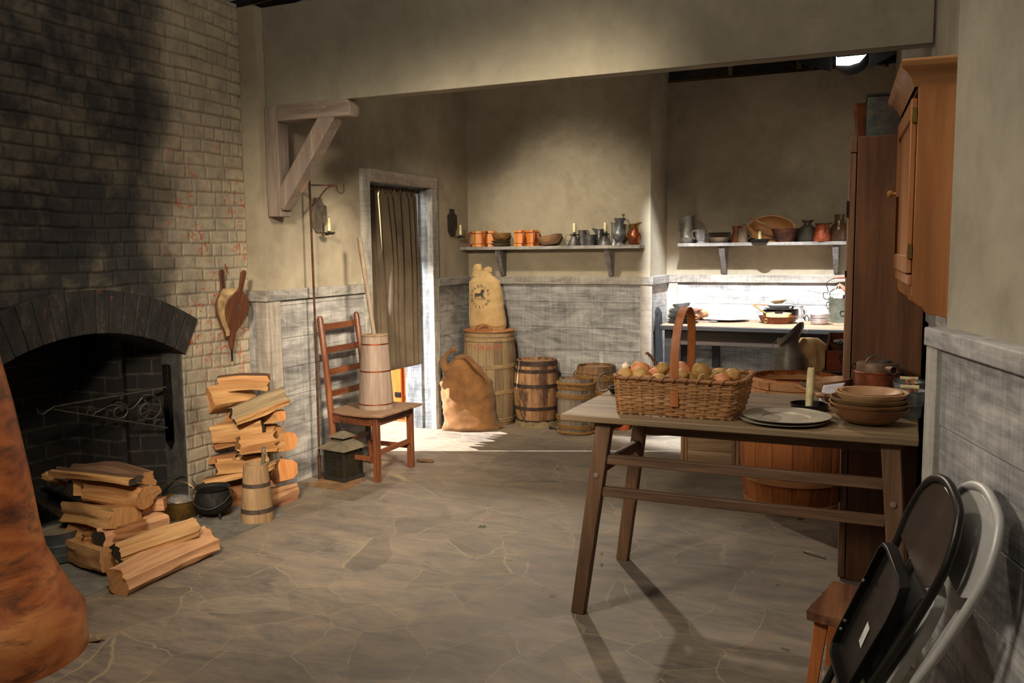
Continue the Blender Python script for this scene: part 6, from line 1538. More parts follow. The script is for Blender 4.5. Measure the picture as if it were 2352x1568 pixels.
# ---- tin scoop at the left behind the basket
c = onz(1424, 905, ZT); 
t = vessel('tin_pan', 'small tin pan with a big wire ring handle, left of the potato basket', 'pan', (c.x+.03, c.y+.03, ZS), [(.070, 0), (.082, .010), (.088, .028), (.090, .030)], metal('bright_tin_inside', (150, 152, 152), (104, 106, 106), .35, 1, 12, .05), .002)
mb = MB(); mb.lathe([(.0715, -.0002), (.084, .009), (.0905, .029), (.0895, .029)], 36, cap=False); mb.build('black_outside', M_IRON, t)
h0_ = atd(1402, 864, (c-CP).dot(CF)-.0)-V(c.x+.03, c.y+.03, ZS)
mb = MB(); base_ = V(-.094, -.01, .03)
mb.tube(smooth_pts([(-.02, .092, .03), (-.055, .085, .065), (-.105, .05, .085), (-.135, 0, .075), (-.135, -.03, .04), (-.115, -.05, .015), (-.085, -.045, .022)], 6), .0042, 8); mb.build('ring_handle', M_PEWD, t)
# ---- pewter plates
GPF = 'pewter chargers in front on the plank table'
c = onz(1803, 967, ZT); MPW = metal('worn_pewter_charger', (190, 181, 162), (152, 144, 128), .42, .35, 8, .05)
def charger(lb, dx, dy, z, r_=.163):
    vessel('plate', lb, 'plate', (c.x+dx, c.y+dy, z), [(.085*r_/.176, 0), (.095*r_/.176, .001), (.100*r_/.176, .007), (.153*r_/.163, .010), (r_, .011), (r_+.001, .0135)], MPW, .003, grp=GPF, seg=72, warp=lambda p, a, r, z: (p[0]*(1+(.008*math.sin(5*a) if r > .15 else 0)), p[1]*(1+(.008*math.sin(5*a) if r > .15 else 0)), p[2]))
charger('lower of the two large pewter plates at the front edge of the plank table', -.004, -.002, ZS)
charger('upper of the two large pewter plates at the front edge of the plank table', .003, .010, ZS+.0105)
# ---- black candle tray
c = onz(1858, 941, ZT)
t = vessel('candle_tray', 'round black tray candle holder behind the pewter plates', 'candle holder', (c.x, c.y+.01, ZS), [(.069, 0), (.074, .004), (.075, .024), (.077, .026)], plain('black_enamel', (26, 26, 26), .28), .0025)
mb = MB(); mb.lathe(shell([(.0125, .003), (.0125, .024)], .0015), 20, cap=False); mb.build('socket', plain('black_socket', (24, 24, 24), .25), t)
candle((c.x, c.y+.01, ZS+.005), 0.0155, .166, 'tall cream candle in the black tray on the plank table', lean=rad(1.5))
# ---- bowls
c = onz(1992, 976, ZT); cy_ = c.y+.050; GB = 'turned wooden bowls nested on the plank table'
bowl('wooden_bowl', 'largest wooden bowl at the bottom of the five nested bowls', 'bowl', (c.x, cy_, ZS), .144, .063, wood('bowl_brown_a', (84, 54, 32), (126, 86, 54), (152, 108, 70), 0, .7, .5, .1), .06, .008, grp=GB)
bowl('wooden_bowl', 'second wooden bowl from the bottom, thin greyish rim', 'bowl', (c.x+.0, cy_, ZS+.028), .142, .052, wood('bowl_brown_b', (104, 70, 42), (146, 104, 68), (172, 132, 92), 0, .7, .55, .1), .07, .007, grp=GB)
bowl('wooden_bowl', 'third wooden bowl from the bottom, dark olive brown rim', 'bowl', (c.x+.0, cy_+.002, ZS+.046), .140, .052, wood('bowl_brown_c', (80, 58, 36), (118, 88, 56), (142, 112, 76), 0, .7, .55, .1), .07, .008, grp=GB)
bowl('wooden_bowl', 'pale thick walled wooden bowl, second from the top of the nested bowls', 'bowl', (c.x+.008, cy_+.0, ZS+.069), .130, .051, M_WBP, .07, .010, grp=GB)
bowl('wooden_bowl', 'smallest reddish wooden bowl on top of the nested bowls', 'bowl', (c.x+.008, cy_+.004, ZS+.088), .113, .033, M_WBR, .07, .010, grp=GB)
# ---- ruled paper, spoons, other bowls behind
dc = (onz(1900, 925, ZT)-CP).dot(CF)
p4 = [atd(1888, 922, dc-.02), atd(1922, 928, dc-.02), atd(1943, 878, dc+.06), atd(1893, 884, dc+.06)]
p4 = [atd(1879, 925, dc+.0), atd(1922, 934, dc-.02), atd(1942, 878, dc+.02), atd(1891, 885, dc+.03)]
b = NB('ruled_paper', .8); v = b.raw(); s = b.sep(v); ln = b.math('SINE', b.math('MULTIPLY', s[0], 700.0)); b.col(b.mix((214, 214, 222), (186, 190, 206), b.ramp(ln, [(.6, 0.0), (.9, .8)]))); 
mb = MB(); n_ = 8; vs = []; fs = []
for j in range(n_+1):
    for i in range(n_+1):
        u, v_ = i/n_, j/n_; q = (p4[0].lerp(p4[1], u)).lerp(p4[3].lerp(p4[2], u), v_)+V(0, .012*math.sin(PI*v_)*1, 0); vs.append(tuple(q))
for j in range(n_):
    for i in range(n_): a = j*(n_+1)+i; fs.append((a, a+1, a+n_+2, a+n_+1))
mb.add(vs, fs); o = mb.build('paper_sheet', b.m, None, smooth=80); md = o.modifiers.new('solid', 'SOLIDIFY'); md.thickness = .0006
tag(o, 'white ruled paper sheet propped behind the candle and bowls', 'paper')
c2 = onz(1918, 912, ZT)
t = bowl('serving_bowl', 'oval brown wooden bowl tilted behind the ruled paper', 'bowl', (c2.x-.02, c2.y+.05, ZS+.012), .097, .060, M_WBR, .05, .007, rot=(0, rad(-7), 0))
c3 = onz(1908, 938, ZT)
bowl('scoop_bowl', 'small tan bowl half hidden left of the nested wooden bowls', 'bowl', (c3.x+.012, c3.y+.06, ZS), .052, .045, M_WB, .02, .005)
for a, b_, lb, m_, nm in (((1838, 878), (1907, 916), 'dark round stick handle of a spoon crossing before the ruled paper', M_OLV, 'wooden_spoon'), ((1828, 887), (1880, 905), 'lighter square stick handle of a spoon behind the candle', M_WB, 'wooden_spoon')):
    pa_, pb2 = atd(a[0], a[1], dc+.06), atd(b_[0], b_[1], dc-.01); 
    mb = MB(); pm = (pa_+pb2)/2; mb.tube([pa_-pm, pb2-pm], [.0065, .0055], 10); mb.sphere(tuple((pb2-pm)*1.25), (.026, .02, .012), 14, 8); o = mb.build(nm, m_); o.location = pm; tag(o, lb, 'spoon')
pa_ = atd(1912, 898, dc+.10); mb = MB(); mb.sphere((0, 0, 0), (.022, .016, .008), 14, 8); mb.tube([(.015, 0, -.003), (.07, .02, -.03)], .005, 6); o = mb.build('wooden_spoon', M_WBR); o.location = pa_; tag(o, 'small reddish wooden spoon bowl peeking beside the nested bowls', 'spoon')
# ---- copper boiler
c = onz(2014, 908, ZT); CBX, CBY = c.x, c.y+.02
CBY = 3.965; CBX = ony(2014, 890, CBY).x
r_ = .087
t = thing('copper_boiler', 'copper boiler with grey lid, spout and wire lid handle, behind the nested bowls', 'boiler', (CBX, CBY, ZS), rad(0))
MCB = metal('warm_copper', (176, 100, 64), (110, 60, 40), .3, .65, 7, .08, (64, 46, 36))
mb = MB(); mb.lathe([(.0005, 0), (r_-.003, 0), (r_, .004), (r_, .132), (r_+.006, .136), (r_, .140), (.0005, .140)], 44); mb.build('body', MCB, t)
ML = metal('dull_grey_copper_lid', (134, 108, 88), (96, 78, 64), .5, .8, 10, .06)
mb = MB(); mb.lathe([(.0005, .140), (r_-.002, .140), (r_-.004, .170), (r_-.006, .174), (.0005, .178)], 44); mb.build('lid', ML, t)
mb = MB(); mb.lathe([(.0005, .178), (.028, .178), (.028, .184), (.0005, .185)], 24, T(.025, 0, 0)); mb.build('lid_disc', M_PEWD, t)
mb = MB(); mb.tube(smooth_pts([(-.045, -.02, .178), (-.03, -.01, .195), (0, 0, .205), (.02, 0, .190)], 5), .0035, 6); mb.build('lid_handle', M_PEWD, t)
mb = MB(); mb.lathe([(.016, 0), (.017, .05), (.014, .05), (.0135, .002)], 20, T(.042, -.085, .155) @ Euler((rad(85), 0, rad(28))).to_matrix().to_4x4(), cap=False); mb.build('spout', ML, t)
mb = MB(); mb.tube(arc((-r_-.006, 0, .155), .010, 0, 2*PI-.01, 12), .003, 6); mb.tube([(r_, -.02, .132), (r_+.015, -.03, .13), (r_+.055, -.05, .10)], .005, 6); mb.tube([(r_-.01, -.03, .06), (r_+.004, -.03, .10), (r_+.01, -.03, .14)], .006, 6); mb.build('iron_fittings', M_IRON, t)
# ---- galvanised pails
def pail(lb, x, y, z, r0_, r1_, h_, yaw=0):
    t = vessel('pail', lb, 'pail', (x, y, z), [(r0_, 0), (r0_+.001, .004), (r0_+(r1_-r0_)*.45, h_*.45), (r0_+(r1_-r0_)*.46+.002, h_*.47), (r0_+(r1_-r0_)*.48, h_*.5), (r0_+(r1_-r0_)*.6+.002, h_*.62), (r0_+(r1_-r0_)*.62, h_*.66), (r1_-.002, h_*.95), (r1_+.002, h_)], M_TIN, .002)
    mb = MB(); mb.tube([(-r1_-.002, 0, h_-.02), (-r1_*.95, -.02, h_+.012), (-.03, -.03, h_+.016), (.035, -.03, h_+.016), (r1_*.95, -.02, h_+.012), (r1_+.002, 0, h_-.02)], .0018, 6); mb.build('bail', M_PEWD, t)
    mb = MB(); mb.tube([(-.032, -.03, h_+.016), (0, -.03, h_+.016), (.034, -.03, h_+.016)], [.009, .0078, .009], 10); mb.build('grip', plain('cream_wood_grip', (198, 180, 140), .6), t); return t
c = onz(2103, 966, ZT)
pail('front galvanised pail at the right end of the plank table, cream grip', .022, c.y+.078, ZS, .044, .057, .104)
pail('rear galvanised pail at the right end of the plank table, behind the front one', .020, c.y+.235, ZS, .046, .059, .115)
for k, (a, b_) in enumerate((((2082, 872), (2094, 908)), ((2094, 868), (2104, 902)))):
    d_ = (V(.0, 3.72, .92)-CP).dot(CF); pa_, pb2 = atd(*a, d_), atd(*b_, d_); pm = (pa_+pb2)/2
    mb = MB(); mb.beam(pa_-pm, pb2-pm, .017, .008); o = mb.build('wooden_spatula', M_PINE, None, bevel=.003); o.location = pm; tag(o, ('left', 'right')[k]+' one of two orange wooden handles standing in the pails', 'spatula', None)
pa_ = onz(2058, 955, ZT); mb = MB(); mb.sphere((0, 0, .009), (.03, .022, .009), 14, 8); o = mb.build('wooden_spoon', M_PINE); o.location = (pa_.x, pa_.y, ZS); tag(o, 'orange wooden spoon end lying between nested bowls and pails', 'spoon')

# ================================================================== BEHIND THE TABLE
M_BSK = wood('bushel_basket_splint', (128, 68, 30), (170, 98, 46), (196, 128, 68), 2, .8, .55, .2)
M_BSKH = wood('bushel_hoop_splint', (150, 96, 54), (186, 130, 80), (206, 156, 106), 0, 1, .6, .15)
b = stave_wood('bushel_staves', (128, 70, 32), (168, 98, 48), (194, 126, 66), 17, drk=(84, 44, 20))
c = onz(1815, 1190); BX, BY = c.x-.02, 5.235
t = thing('bushel_basket', 'large orange brown splint barrel basket with pale hoops, behind the plank table', 'basket', (BX, BY, 0))
def rb_(z): u = z/.75; return .262+(.25-.262)*u+.05*4*u*(1-u)*.95
prof = [(rb_(.75*k/14), .75*k/14) for k in range(15)]
mb = MB(); mb.lathe([(.0005, .0)]+prof+[(r-.007, z+(.007 if k == 14 else 0)) for k, (r, z) in reversed(list(enumerate(prof)))]+[(.0005, .01)], 72, cap=False, warp=lambda p, a, r, z: (p[0]*(1+.004*math.copysign(1, math.sin(a*17))), p[1]*(1+.004*math.copysign(1, math.sin(a*17))), p[2])); mb.build('staves', b, t)
for z, w_, th in ((.725, .045, .006), (.675, .045, .006), (.19, .035, .006), (.03, .05, .006)):
    mb = MB(); mb.lathe([(rb_(z-w_/2)+.002, z-w_/2), (rb_(z-w_/2)+th+.002, z-w_/2), (rb_(z+w_/2)+th+.002, z+w_/2), (rb_(z+w_/2)+.002, z+w_/2)], 64, cap=False); mb.build('hoop', M_BSKH, t, bevel=.001)
mb = MB(); mb.lathe([(rb_(.73)-.013, .70), (rb_(.73)-.006, .70), (rb_(.73)-.006, .752), (rb_(.73)-.013, .752)], 64, cap=False); mb.build('inner_hoop', M_BSKH, t)
mb = MB(); a = -PI/2-.75
for z in (.725, .675): mb.box((0, 0, z-.0225), (.09, .004, z+.0225), Matrix.Translation(((rb_(z)+.010)*math.cos(a), (rb_(z)+.010)*math.sin(a), 0)) @ Matrix.Rotation(a+PI/2, 4, 'Z'))
mb.build('hoop_lap', M_BSKH, t, bevel=.001)
# crate
M_CRT = wood('grey_crate_wood', (92, 70, 50), (128, 102, 76), (156, 130, 102), 0, .8, .8, .3)
M_CRTV = wood('crate_corner_wood', (84, 58, 38), (126, 92, 62), (154, 118, 86), 2, .9, .8, .3)
a_, b_ = onz(1563, 1077), onz(1697, 1085)
t = thing('wooden_crate', 'weathered wooden crate on the floor left of the large bushel basket', 'crate', (a_.x+.0, a_.y, 0), math.atan2(b_.y-a_.y, b_.x-a_.x))
Wc = (b_-a_).length
mb = MB()
mb.box((.03, .012, .0), (Wc-.03, .024, .13)); mb.box((.03, .012, .133), (Wc-.03, .024, .255)); mb.box((.03, .38, 0), (Wc-.03, .392, .255)); mb.box((.0, .03, 0), (.012, .38, .255)); mb.box((Wc-.012, .03, 0), (Wc, .38, .255)); mb.build('side_boards', M_CRT, t, bevel=.002)
mb = MB(); mb.box((-.004, 0, .256), (Wc+.004, .40, .272)); mb.build('lid', M_CRT, t, bevel=.002)
for x in (0, .024, Wc-.045, Wc-.021):
    mb = MB(); mb.box((x, 0, .0), (x+.021, .016, .255)); mb.build('corner_post', M_CRTV, t, bevel=.003)
# terracotta tub and tray on the floor seen between the table legs
c = onz(1422, 990); vessel('tub', 'orange tub on the floor behind the left legs of the plank table', 'tub', (c.x, c.y+.10, 0), [(.055, 0), (.060, .01), (.075, .12), (.078, .13)], plain('orange_terracotta', (186, 92, 46), .6), .004)
c = onz(1518, 987); vessel('floor_tray', 'dark shallow tray on the floor before the dado, left of the crate', 'tray', (c.x, c.y-.12, 0), [(.10, 0), (.13, .02), (.132, .022)], M_PEWD, .003)
# stand with pitcher and burlap
t = thing('wooden_stand', 'plain low wooden stand carrying the tall pewter pitcher, behind the bushel basket', 'stand', (-.86, 5.86, 0))
ZP = .56
mb = MB(); mb.box((0, 0, ZP-.025), (.37, .36, ZP)); mb.build('top', M_BTD, t, bevel=.003)
for x in (.01, .32):
    for y in (.01, .31): mb = MB(); mb.box((x, y, 0), (x+.04, y+.04, ZP-.025)); mb.build('leg', M_BTD, t, bevel=.003)
pxx = ony(1811, 860, 5.98).x
MPT = metal('dark_worn_pewter', (156, 152, 142), (104, 100, 92), .36, .5, 7, .08)
t = vessel('large_pitcher', 'large pear shaped dark pewter pitcher with hooded slanting spout', 'pitcher', (pxx, 5.98, ZP+.0005), [(.085, 0), (.092, .012), (.103, .06), (.108, .11), (.103, .16), (.086, .22), (.066, .275), (.058, .30), (.061, .325), (.076, .345), (.084, .357), (.085, .375), (.082, .395)], MPT, .003, seg=56,
    warp=lambda p, a, r, z: (p[0]+.006*min(1, max(0, (z-.30)/.05)), p[1], p[2]+min(1, max(0, (z-.30)/.05))*(.050*min(1, max(-1.15, 1.6*math.cos(a)))-.010*math.sin(a)**2)))
mb = MB(); mb.ribbon(smooth_pts([(-.058, 0, .33), (-.10, 0, .30), (-.10, 0, .25), (-.088, 0, .21)], 6), .016, .005, (0, 1, 0)); mb.build('handle', MPT, t)
mb = MB(); NS = 40
vs = []; fs = []
for j in range(31):
    u = j/30; z = .33*u
    for i in range(NS):
        a = 2*PI*i/NS; w_ = .098*(1-.12*u) if u < .75 else .098*(.91-1.9*(u-.75)); nn = mnoise.noise((math.cos(a)*1.8, math.sin(a)*1.8, z*9)); n2 = mnoise.noise((math.cos(a)*3, z*16, 5))
        k = 1+.30*nn+.24*n2; vs.append((w_*1.25*k*math.cos(a)+.03*(1-u)-.03*max(0, u-.6), w_*.75*k*math.sin(a), z))
for j in range(30):
    for i in range(NS): k = (i+1) % NS; fs.append((j*NS+i, j*NS+k, (j+1)*NS+k, (j+1)*NS+i))
fs += [tuple(range(NS-1, -1, -1)), tuple(30*NS+i for i in range(NS))]
mb.add(vs, fs); o = mb.build('burlap_bundle', fabric('pale_burlap', (236, 196, 142), (200, 156, 104), 520, .95, .6, 8), None, smooth=85); o.location = (ony(1866, 840, 6.1).x-.01, 6.10, ZP+.0005); tag(o, 'crumpled pale burlap bundle between the large pitcher and the red brown box', 'cloth')
# dark chest with open red-brown box
M_MAH = wood('red_mahogany', (70, 28, 14), (118, 54, 32), (148, 78, 52), 0, .7, .35, .08)
M_MAHD = wood('dark_mahogany', (40, 18, 10), (72, 34, 20), (98, 50, 32), 0, .7, .35, .08)
YX = 5.80; zb_ = ony(1890, 850, YX).z; xl = ony(1889, 850, YX).x
t = thing('chest', 'dark red brown chest beneath the open box, beside the tall cabinet', 'chest', (xl, YX, 0))
mb = MB(); mb.box((.006, .01, 0), (.30, .30, zb_-.016)); mb.build('body', M_MAHD, t, bevel=.003)
mb = MB(); mb.box((-.006, -.01, zb_-.016), (.31, .31, zb_)); mb.build('top_moulding', M_MAHD, t, bevel=.005)
t = thing('open_box', 'open red brown wooden box on the dark chest, holding a bowl', 'box', (xl+.012, YX+.005, zb_+.0005))
mb = MB(); mb.box((0, 0, 0), (.28, .012, .125)); mb.build('front_board', M_MAH, t, bevel=.002)
mb = MB(); mb.box((0, .268, 0), (.28, .28, .215)); mb.build('back_board', M_MAH, t, bevel=.002)
for x in (0, .268):
    mb = MB(); mb.prism([(0.0, 0), (.28, 0), (.28, .215), (.0, .125)], x, x+.012, Matrix(((0, 0, 1, 0), (1, 0, 0, 0), (0, 1, 0, 0), (0, 0, 0, 1)))); mb.build('side_board', M_MAH, t, bevel=.002)
mb = MB(); mb.box((.012, .012, 0), (.268, .268, .01)); mb.build('bottom_board', M_MAH, t)
bxc = (xl+.14, YX+.13)
bowl('bowl', 'brown bowl with dark outside in the open red brown box', 'bowl', (bxc[0]-.03, bxc[1], zb_+.095), .085, .065, M_WBD, .04, .006)
vessel('upturned_bowl', 'dark bowl under the brown bowl inside the open box', 'bowl', (bxc[0]-.03, bxc[1], zb_+.0115), [(.085, 0), (.07, .05), (.04, .082)], M_WBD, .004, solid=True)
vessel('tin_dish', 'shiny tin dish lying upside down over the bowl in the open box', 'dish', (bxc[0]-.015, bxc[1]+.01, zb_+.163), [(.07, 0), (.076, .010), (.07, .018), (.02, .024)], M_STEEL, .002, solid=True)
mb = MB(); cx1, cy1 = bxc[0]-.035, YX-.004
for q in range(3): mb.tube(smooth_pts([(-.02+q*.012, .02, .15-q*.01), (.0+q*.01, -.004, .19-q*.012), (.02, -.010, .14), (-.005, -.012, .08), (.03+q*.008, -.012, .045-q*.008), (.05, -.012, .09), (.015, -.012, .13)], 6), .0032, 6)
o = mb.build('tied_cord', plain('black_rubber_cord', (22, 22, 22), .5)); o.location = (cx1, cy1, zb_); tag(o, 'black tied cord hanging over the front of the open red brown box', 'cord')

# ================================================================== TALL CABINET, CUPBOARD
M_CAB = wood('dark_brown_cabinet', (58, 34, 18), (92, 56, 30), (118, 76, 44), 2, .55, .6, .25, wear=None)
M_CABE = wood('cabinet_edge_wood', (66, 44, 30), (110, 78, 54), (142, 106, 76), 2, .9, .6, .3)
t = thing('tall_cabinet', 'tall narrow dark brown wooden cabinet seen from its side, beside the right wall', 'cabinet', (-.236, 4.092, 0), math.atan(.066))
HC_ = 1.962
mb = MB(); mb.box((.026, 0, .0), (.305, .62, HC_)); mb.build('body', M_CAB, t, bevel=.003)
mb = MB(); mb.box((-.006, .002, .012), (.022, .60, HC_-.07)); mb.build('door', M_CABE, t, bevel=.002)
mb = MB(); mb.box((-.004, .0, HC_-.066), (.024, .62, HC_)); mb.build('head_board', M_CABE, t, bevel=.002)
for z in (.36, 1.62): mb = MB(); mb.box((-.012, -.004, z), (-.004, .02, z+.07)); mb.build('hinge', M_IRON, t)
for z in (1.36,): mb = MB(); mb.box((-.012, .0, z), (-.005, .02, z+.03)); mb.build('latch', M_IRON, t)
b = NB('verdigris_paint', .6, .2); v = b.co(); s_ = b.sep(b.raw())
n = b.noise(v, 9, 6, .7); e_ = b.math('SUBTRACT', .10, s_[0])
c_ = b.ramp(n, [(.38, (56, 46, 40)), (.56, (78, 62, 54)), (.7, (92, 70, 58))])
c_ = b.mix(c_, (70, 104, 92), b.ramp(b.math('ADD', b.math('MULTIPLY', e_, 3.0), n), [(.55, 0.0), (.85, .9)])); c_ = b.mix(c_, (140, 84, 48), b.math('MULTIPLY', b.ramp(b.noise(v, 26, 4, .7), [(.6, 0.0), (.68, .8)]), b.ramp(e_, [(.02, 0.0), (.07, 1.0)])))
b.col(c_); b.bump(n, .3, .004)
x0_ = ony(1991, 300, 4.18).x; zt_ = ony(1992, 216, 4.18).z
t = thing('metal_box', 'old box with flaking green and brown paint on top of the tall cabinet', 'box', (x0_, 4.18, HC_+.0005), math.atan(.066))
mb = MB(); mb.box((0, 0, 0), (.24, .28, zt_-HC_-.012)); mb.build('body', b.m, t, bevel=.003)
mb = MB(); mb.box((-.003, -.003, zt_-HC_-.012), (.243, .283, zt_-HC_)); mb.build('lid', M_IRON2, t, bevel=.002)
xv = ony(1980, 300, 4.35).x
vessel('brown_crock', 'shiny brown tapered pot beside the green box on the tall cabinet', 'pot', (xv+.010, 4.35, HC_+.0005), [(.034, 0), (.036, .005), (.050, .135), (.056, .160), (.060, .168)], plain('brown_glaze', (98, 54, 34), .15), .003)
# pine wall cupboard
M_PCB = wood('honey_pine_cupboard', (124, 78, 44), (160, 104, 62), (184, 130, 82), 2, .45, .42, .08)
M_PCH = wood('honey_pine_cornice', (124, 84, 48), (166, 116, 70), (188, 138, 88), 0, .6, .38, .08)
yn = 3.26; ang = math.atan(.066); xn = ony(2094, 650, yn).x
t = thing('wall_cupboard', 'honey coloured pine wall cupboard with moulded cornice hanging on the right wall', 'cupboard', (xn, yn, 0), ang)
Lc = .76; zt1 = ony(2112, 188, yn).z; zb1 = ony(2094, 655, yn).z; dp = rwx(yn)-xn-.004
sidep = [(0, zt1), (0, zb1-.035), (.006, zb1-.055), (.022, zb1-.068), (.036, zb1-.074), (.044, zb1-.092), (.062, zb1-.100), (.085, zb1-.102), (dp*.85, zb1-.115), (dp, zb1-.16), (dp, zt1)]
for yy in (0, Lc-.018):
    mb = MB(); mb.prism(sidep, yy, yy+.018, Matrix(((1, 0, 0, 0), (0, 0, 1, 0), (0, 1, 0, 0), (0, 0, 0, 1)))); mb.build('side_panel', M_PCB, t, bevel=.002)
mb = MB(); mb.box((.0, .018, zb1), (dp, Lc-.018, zb1+.018)); mb.box((.0, .018, zt1-.02), (dp, Lc-.018, zt1)); mb.box((dp-.006, .018, zb1), (dp, Lc-.018, zt1)); mb.build('shelf_boards', M_PCB, t, bevel=.002)
mb = MB(); mb.box((-.012, .01, zb1+.0), (.0, Lc-.01, zb1+.035)); mb.build('bottom_rail', M_PCB, t, bevel=.002)
dr = MB()
for ya, yb_, za, zb2 in ((.012, .055, zb1+.04, zt1-.05), (Lc-.055, Lc-.012, zb1+.04, zt1-.05), (.055, Lc-.055, zb1+.04, zb1+.10), (.055, Lc-.055, zt1-.11, zt1-.05)): dr.box((-.020, ya, za), (-.001, yb_, zb2))
dr.box((-.010, .05, zb1+.09), (-.004, Lc-.05, zt1-.10)); dro = dr.build('door', M_PCB, t, bevel=.003)
kz = ony(2080, 434, yn+.4).z
mb = MB(); mb.lathe([(.0005, 0), (.007, 0), (.007, .01), (.014, .018), (.015, .026), (.009, .033), (.0005, .034)], 20, T(-.020, Lc-.035, kz) @ Euler((0, -PI/2, 0)).to_matrix().to_4x4()); mb.build('knob', M_PCH, dro)
for z in (zt1-.13, zb1+.09): mb = MB(); mb.box((-.018, -.002, z), (-.002, .010, z+.05)); mb.build('hinge', M_BRASS, t, bevel=.001)
mb = MB()
crp = [(0, 0), (.004, .010), (.006, .012), (.012, .028), (.024, .042), (.028, .046), (.034, .050), (.040, .056), (.044, .062), (.046, .078), (.040, .086), (0, .086)]
n_ = len(crp); vs = []
for o_ in range(4):   # mitred run: back-near, front-near, front-far, back-far
    for a, z in crp:
        vs.append(((dp, -a, zt1-.015+z), (-a-.012, -a, zt1-.015+z), (-a-.012, Lc+a, zt1-.015+z), (dp, Lc+a, zt1-.015+z))[o_])
fs = []
for o_ in range(3):
    for i in range(n_): k = (i+1) % n_; fs.append((o_*n_+i, o_*n_+k, (o_+1)*n_+k, (o_+1)*n_+i))
fs += [tuple(range(n_)), tuple(3*n_+i for i in range(n_-1, -1, -1))]
mb.add(vs, fs); mb.build('cornice', M_PCH, t, smooth=25)
mb = MB(); mb.box((-.04, -.03, zt1+.055), (dp, Lc+.03, zt1+.07)); mb.build('top_board', M_PCH, t, bevel=.002)

# ================================================================== STOOL, FOLDING CHAIRS
M_STL = wood('worn_red_stool', (56, 32, 20), (106, 66, 42), (148, 98, 62), 1, .7, .7, .5, wear=(74, 48, 34))
M_STLL = wood('stool_leg_orange', (120, 62, 26), (168, 94, 42), (192, 120, 62), 2, .8, .6, .25)
zst = .30; sc4 = [onz(*q, zst) for q in ((1852, 1402), (1915, 1333), (2030, 1362), (2022, 1448))]
so = sc4[0]; t = thing('wooden_stool', 'rough worn reddish plank stool in front of the tall cabinet, by the folded chairs', 'stool', (so.x, so.y, 0))
P = [(v.x-so.x, v.y-so.y) for v in sc4]; vs = []; n_ = 14
def quad(u, v_): a = Vector(P[0]).lerp(Vector(P[3]), u); b_ = Vector(P[1]).lerp(Vector(P[2]), u); return a.lerp(b_, v_)
fs = []
for j in range(n_+1):
    for i in range(n_+1):
        q = quad(i/n_, j/n_); vs.append((q.x+.006*mnoise.noise((j*.8, i*.1, 1))*(i in (0, n_)), q.y+.014*mnoise.noise((i*.8, 3, j))*(j in (0,)), zst+.004*mnoise.noise((i*.5, j*.5, 2))+.002*mnoise.noise((i*1.7, j*1.7, 2))))
m_ = len(vs)
for j in range(n_+1):
    for i in range(n_+1): q = quad(i/n_, j/n_); vs.append((q.x*.985+.002, q.y*.97+.004, zst-.032+.008*mnoise.noise((i*.6, j*.6, 8))))
for j in range(n_):
    for i in range(n_):
        a = j*(n_+1)+i; fs.append((a, a+1, a+n_+2, a+n_+1)); a += m_; fs.append((a, a+n_+1, a+n_+2, a+1))
for i in range(n_):
    a = i; fs.append((a, m_+a, m_+a+1, a+1)); a = n_*(n_+1)+i; fs.append((a, a+1, m_+a+1, m_+a)); a = i*(n_+1); fs.append((a, a+n_+1, m_+a+n_+1, m_+a)); a = i*(n_+1)+n_; fs.append((a, m_+a, m_+a+n_+1, a+n_+1))
mb = MB(); mb.add(vs, fs); mb.build('seat', M_STL, t, smooth=30)
cen = quad(.5, .5)
for u, v_ in ((.16, .2), (.16, .8), (.85, .2), (.85, .8)):
    q = quad(u, v_); e = (q-cen); mb = MB(); mb.beam((q.x+e.x*.35, q.y+e.y*.35, 0), (q.x, q.y, zst-.03), .034, .040, up=(0, 1, 0), w2=.046, h2=.046); mb.build('leg', M_STLL, t, bevel=.003)
def cpt(s, z, off=0.0, t0=.3, z1=.9, t1=.03):     # point on the leaning plane of a folded chair
    t_ = t0+(t1-t0)*z/z1+off; q = A+U*s-N*t_; return V(q.x, q.y, z)
M_BLK = metal('black_chair_paint', (30, 29, 28), (22, 21, 20), .28, .3, 8, .02)
M_GRY = metal('grey_chair_paint', (196, 196, 192), (176, 176, 172), .35, .25, 8, .02)
M_BRP = metal('dark_brown_backrest', (52, 44, 36), (38, 32, 26), .22, .3, 5, .02)
b = NB('chair_padding_dark', .3); b.col((34, 33, 31)); 
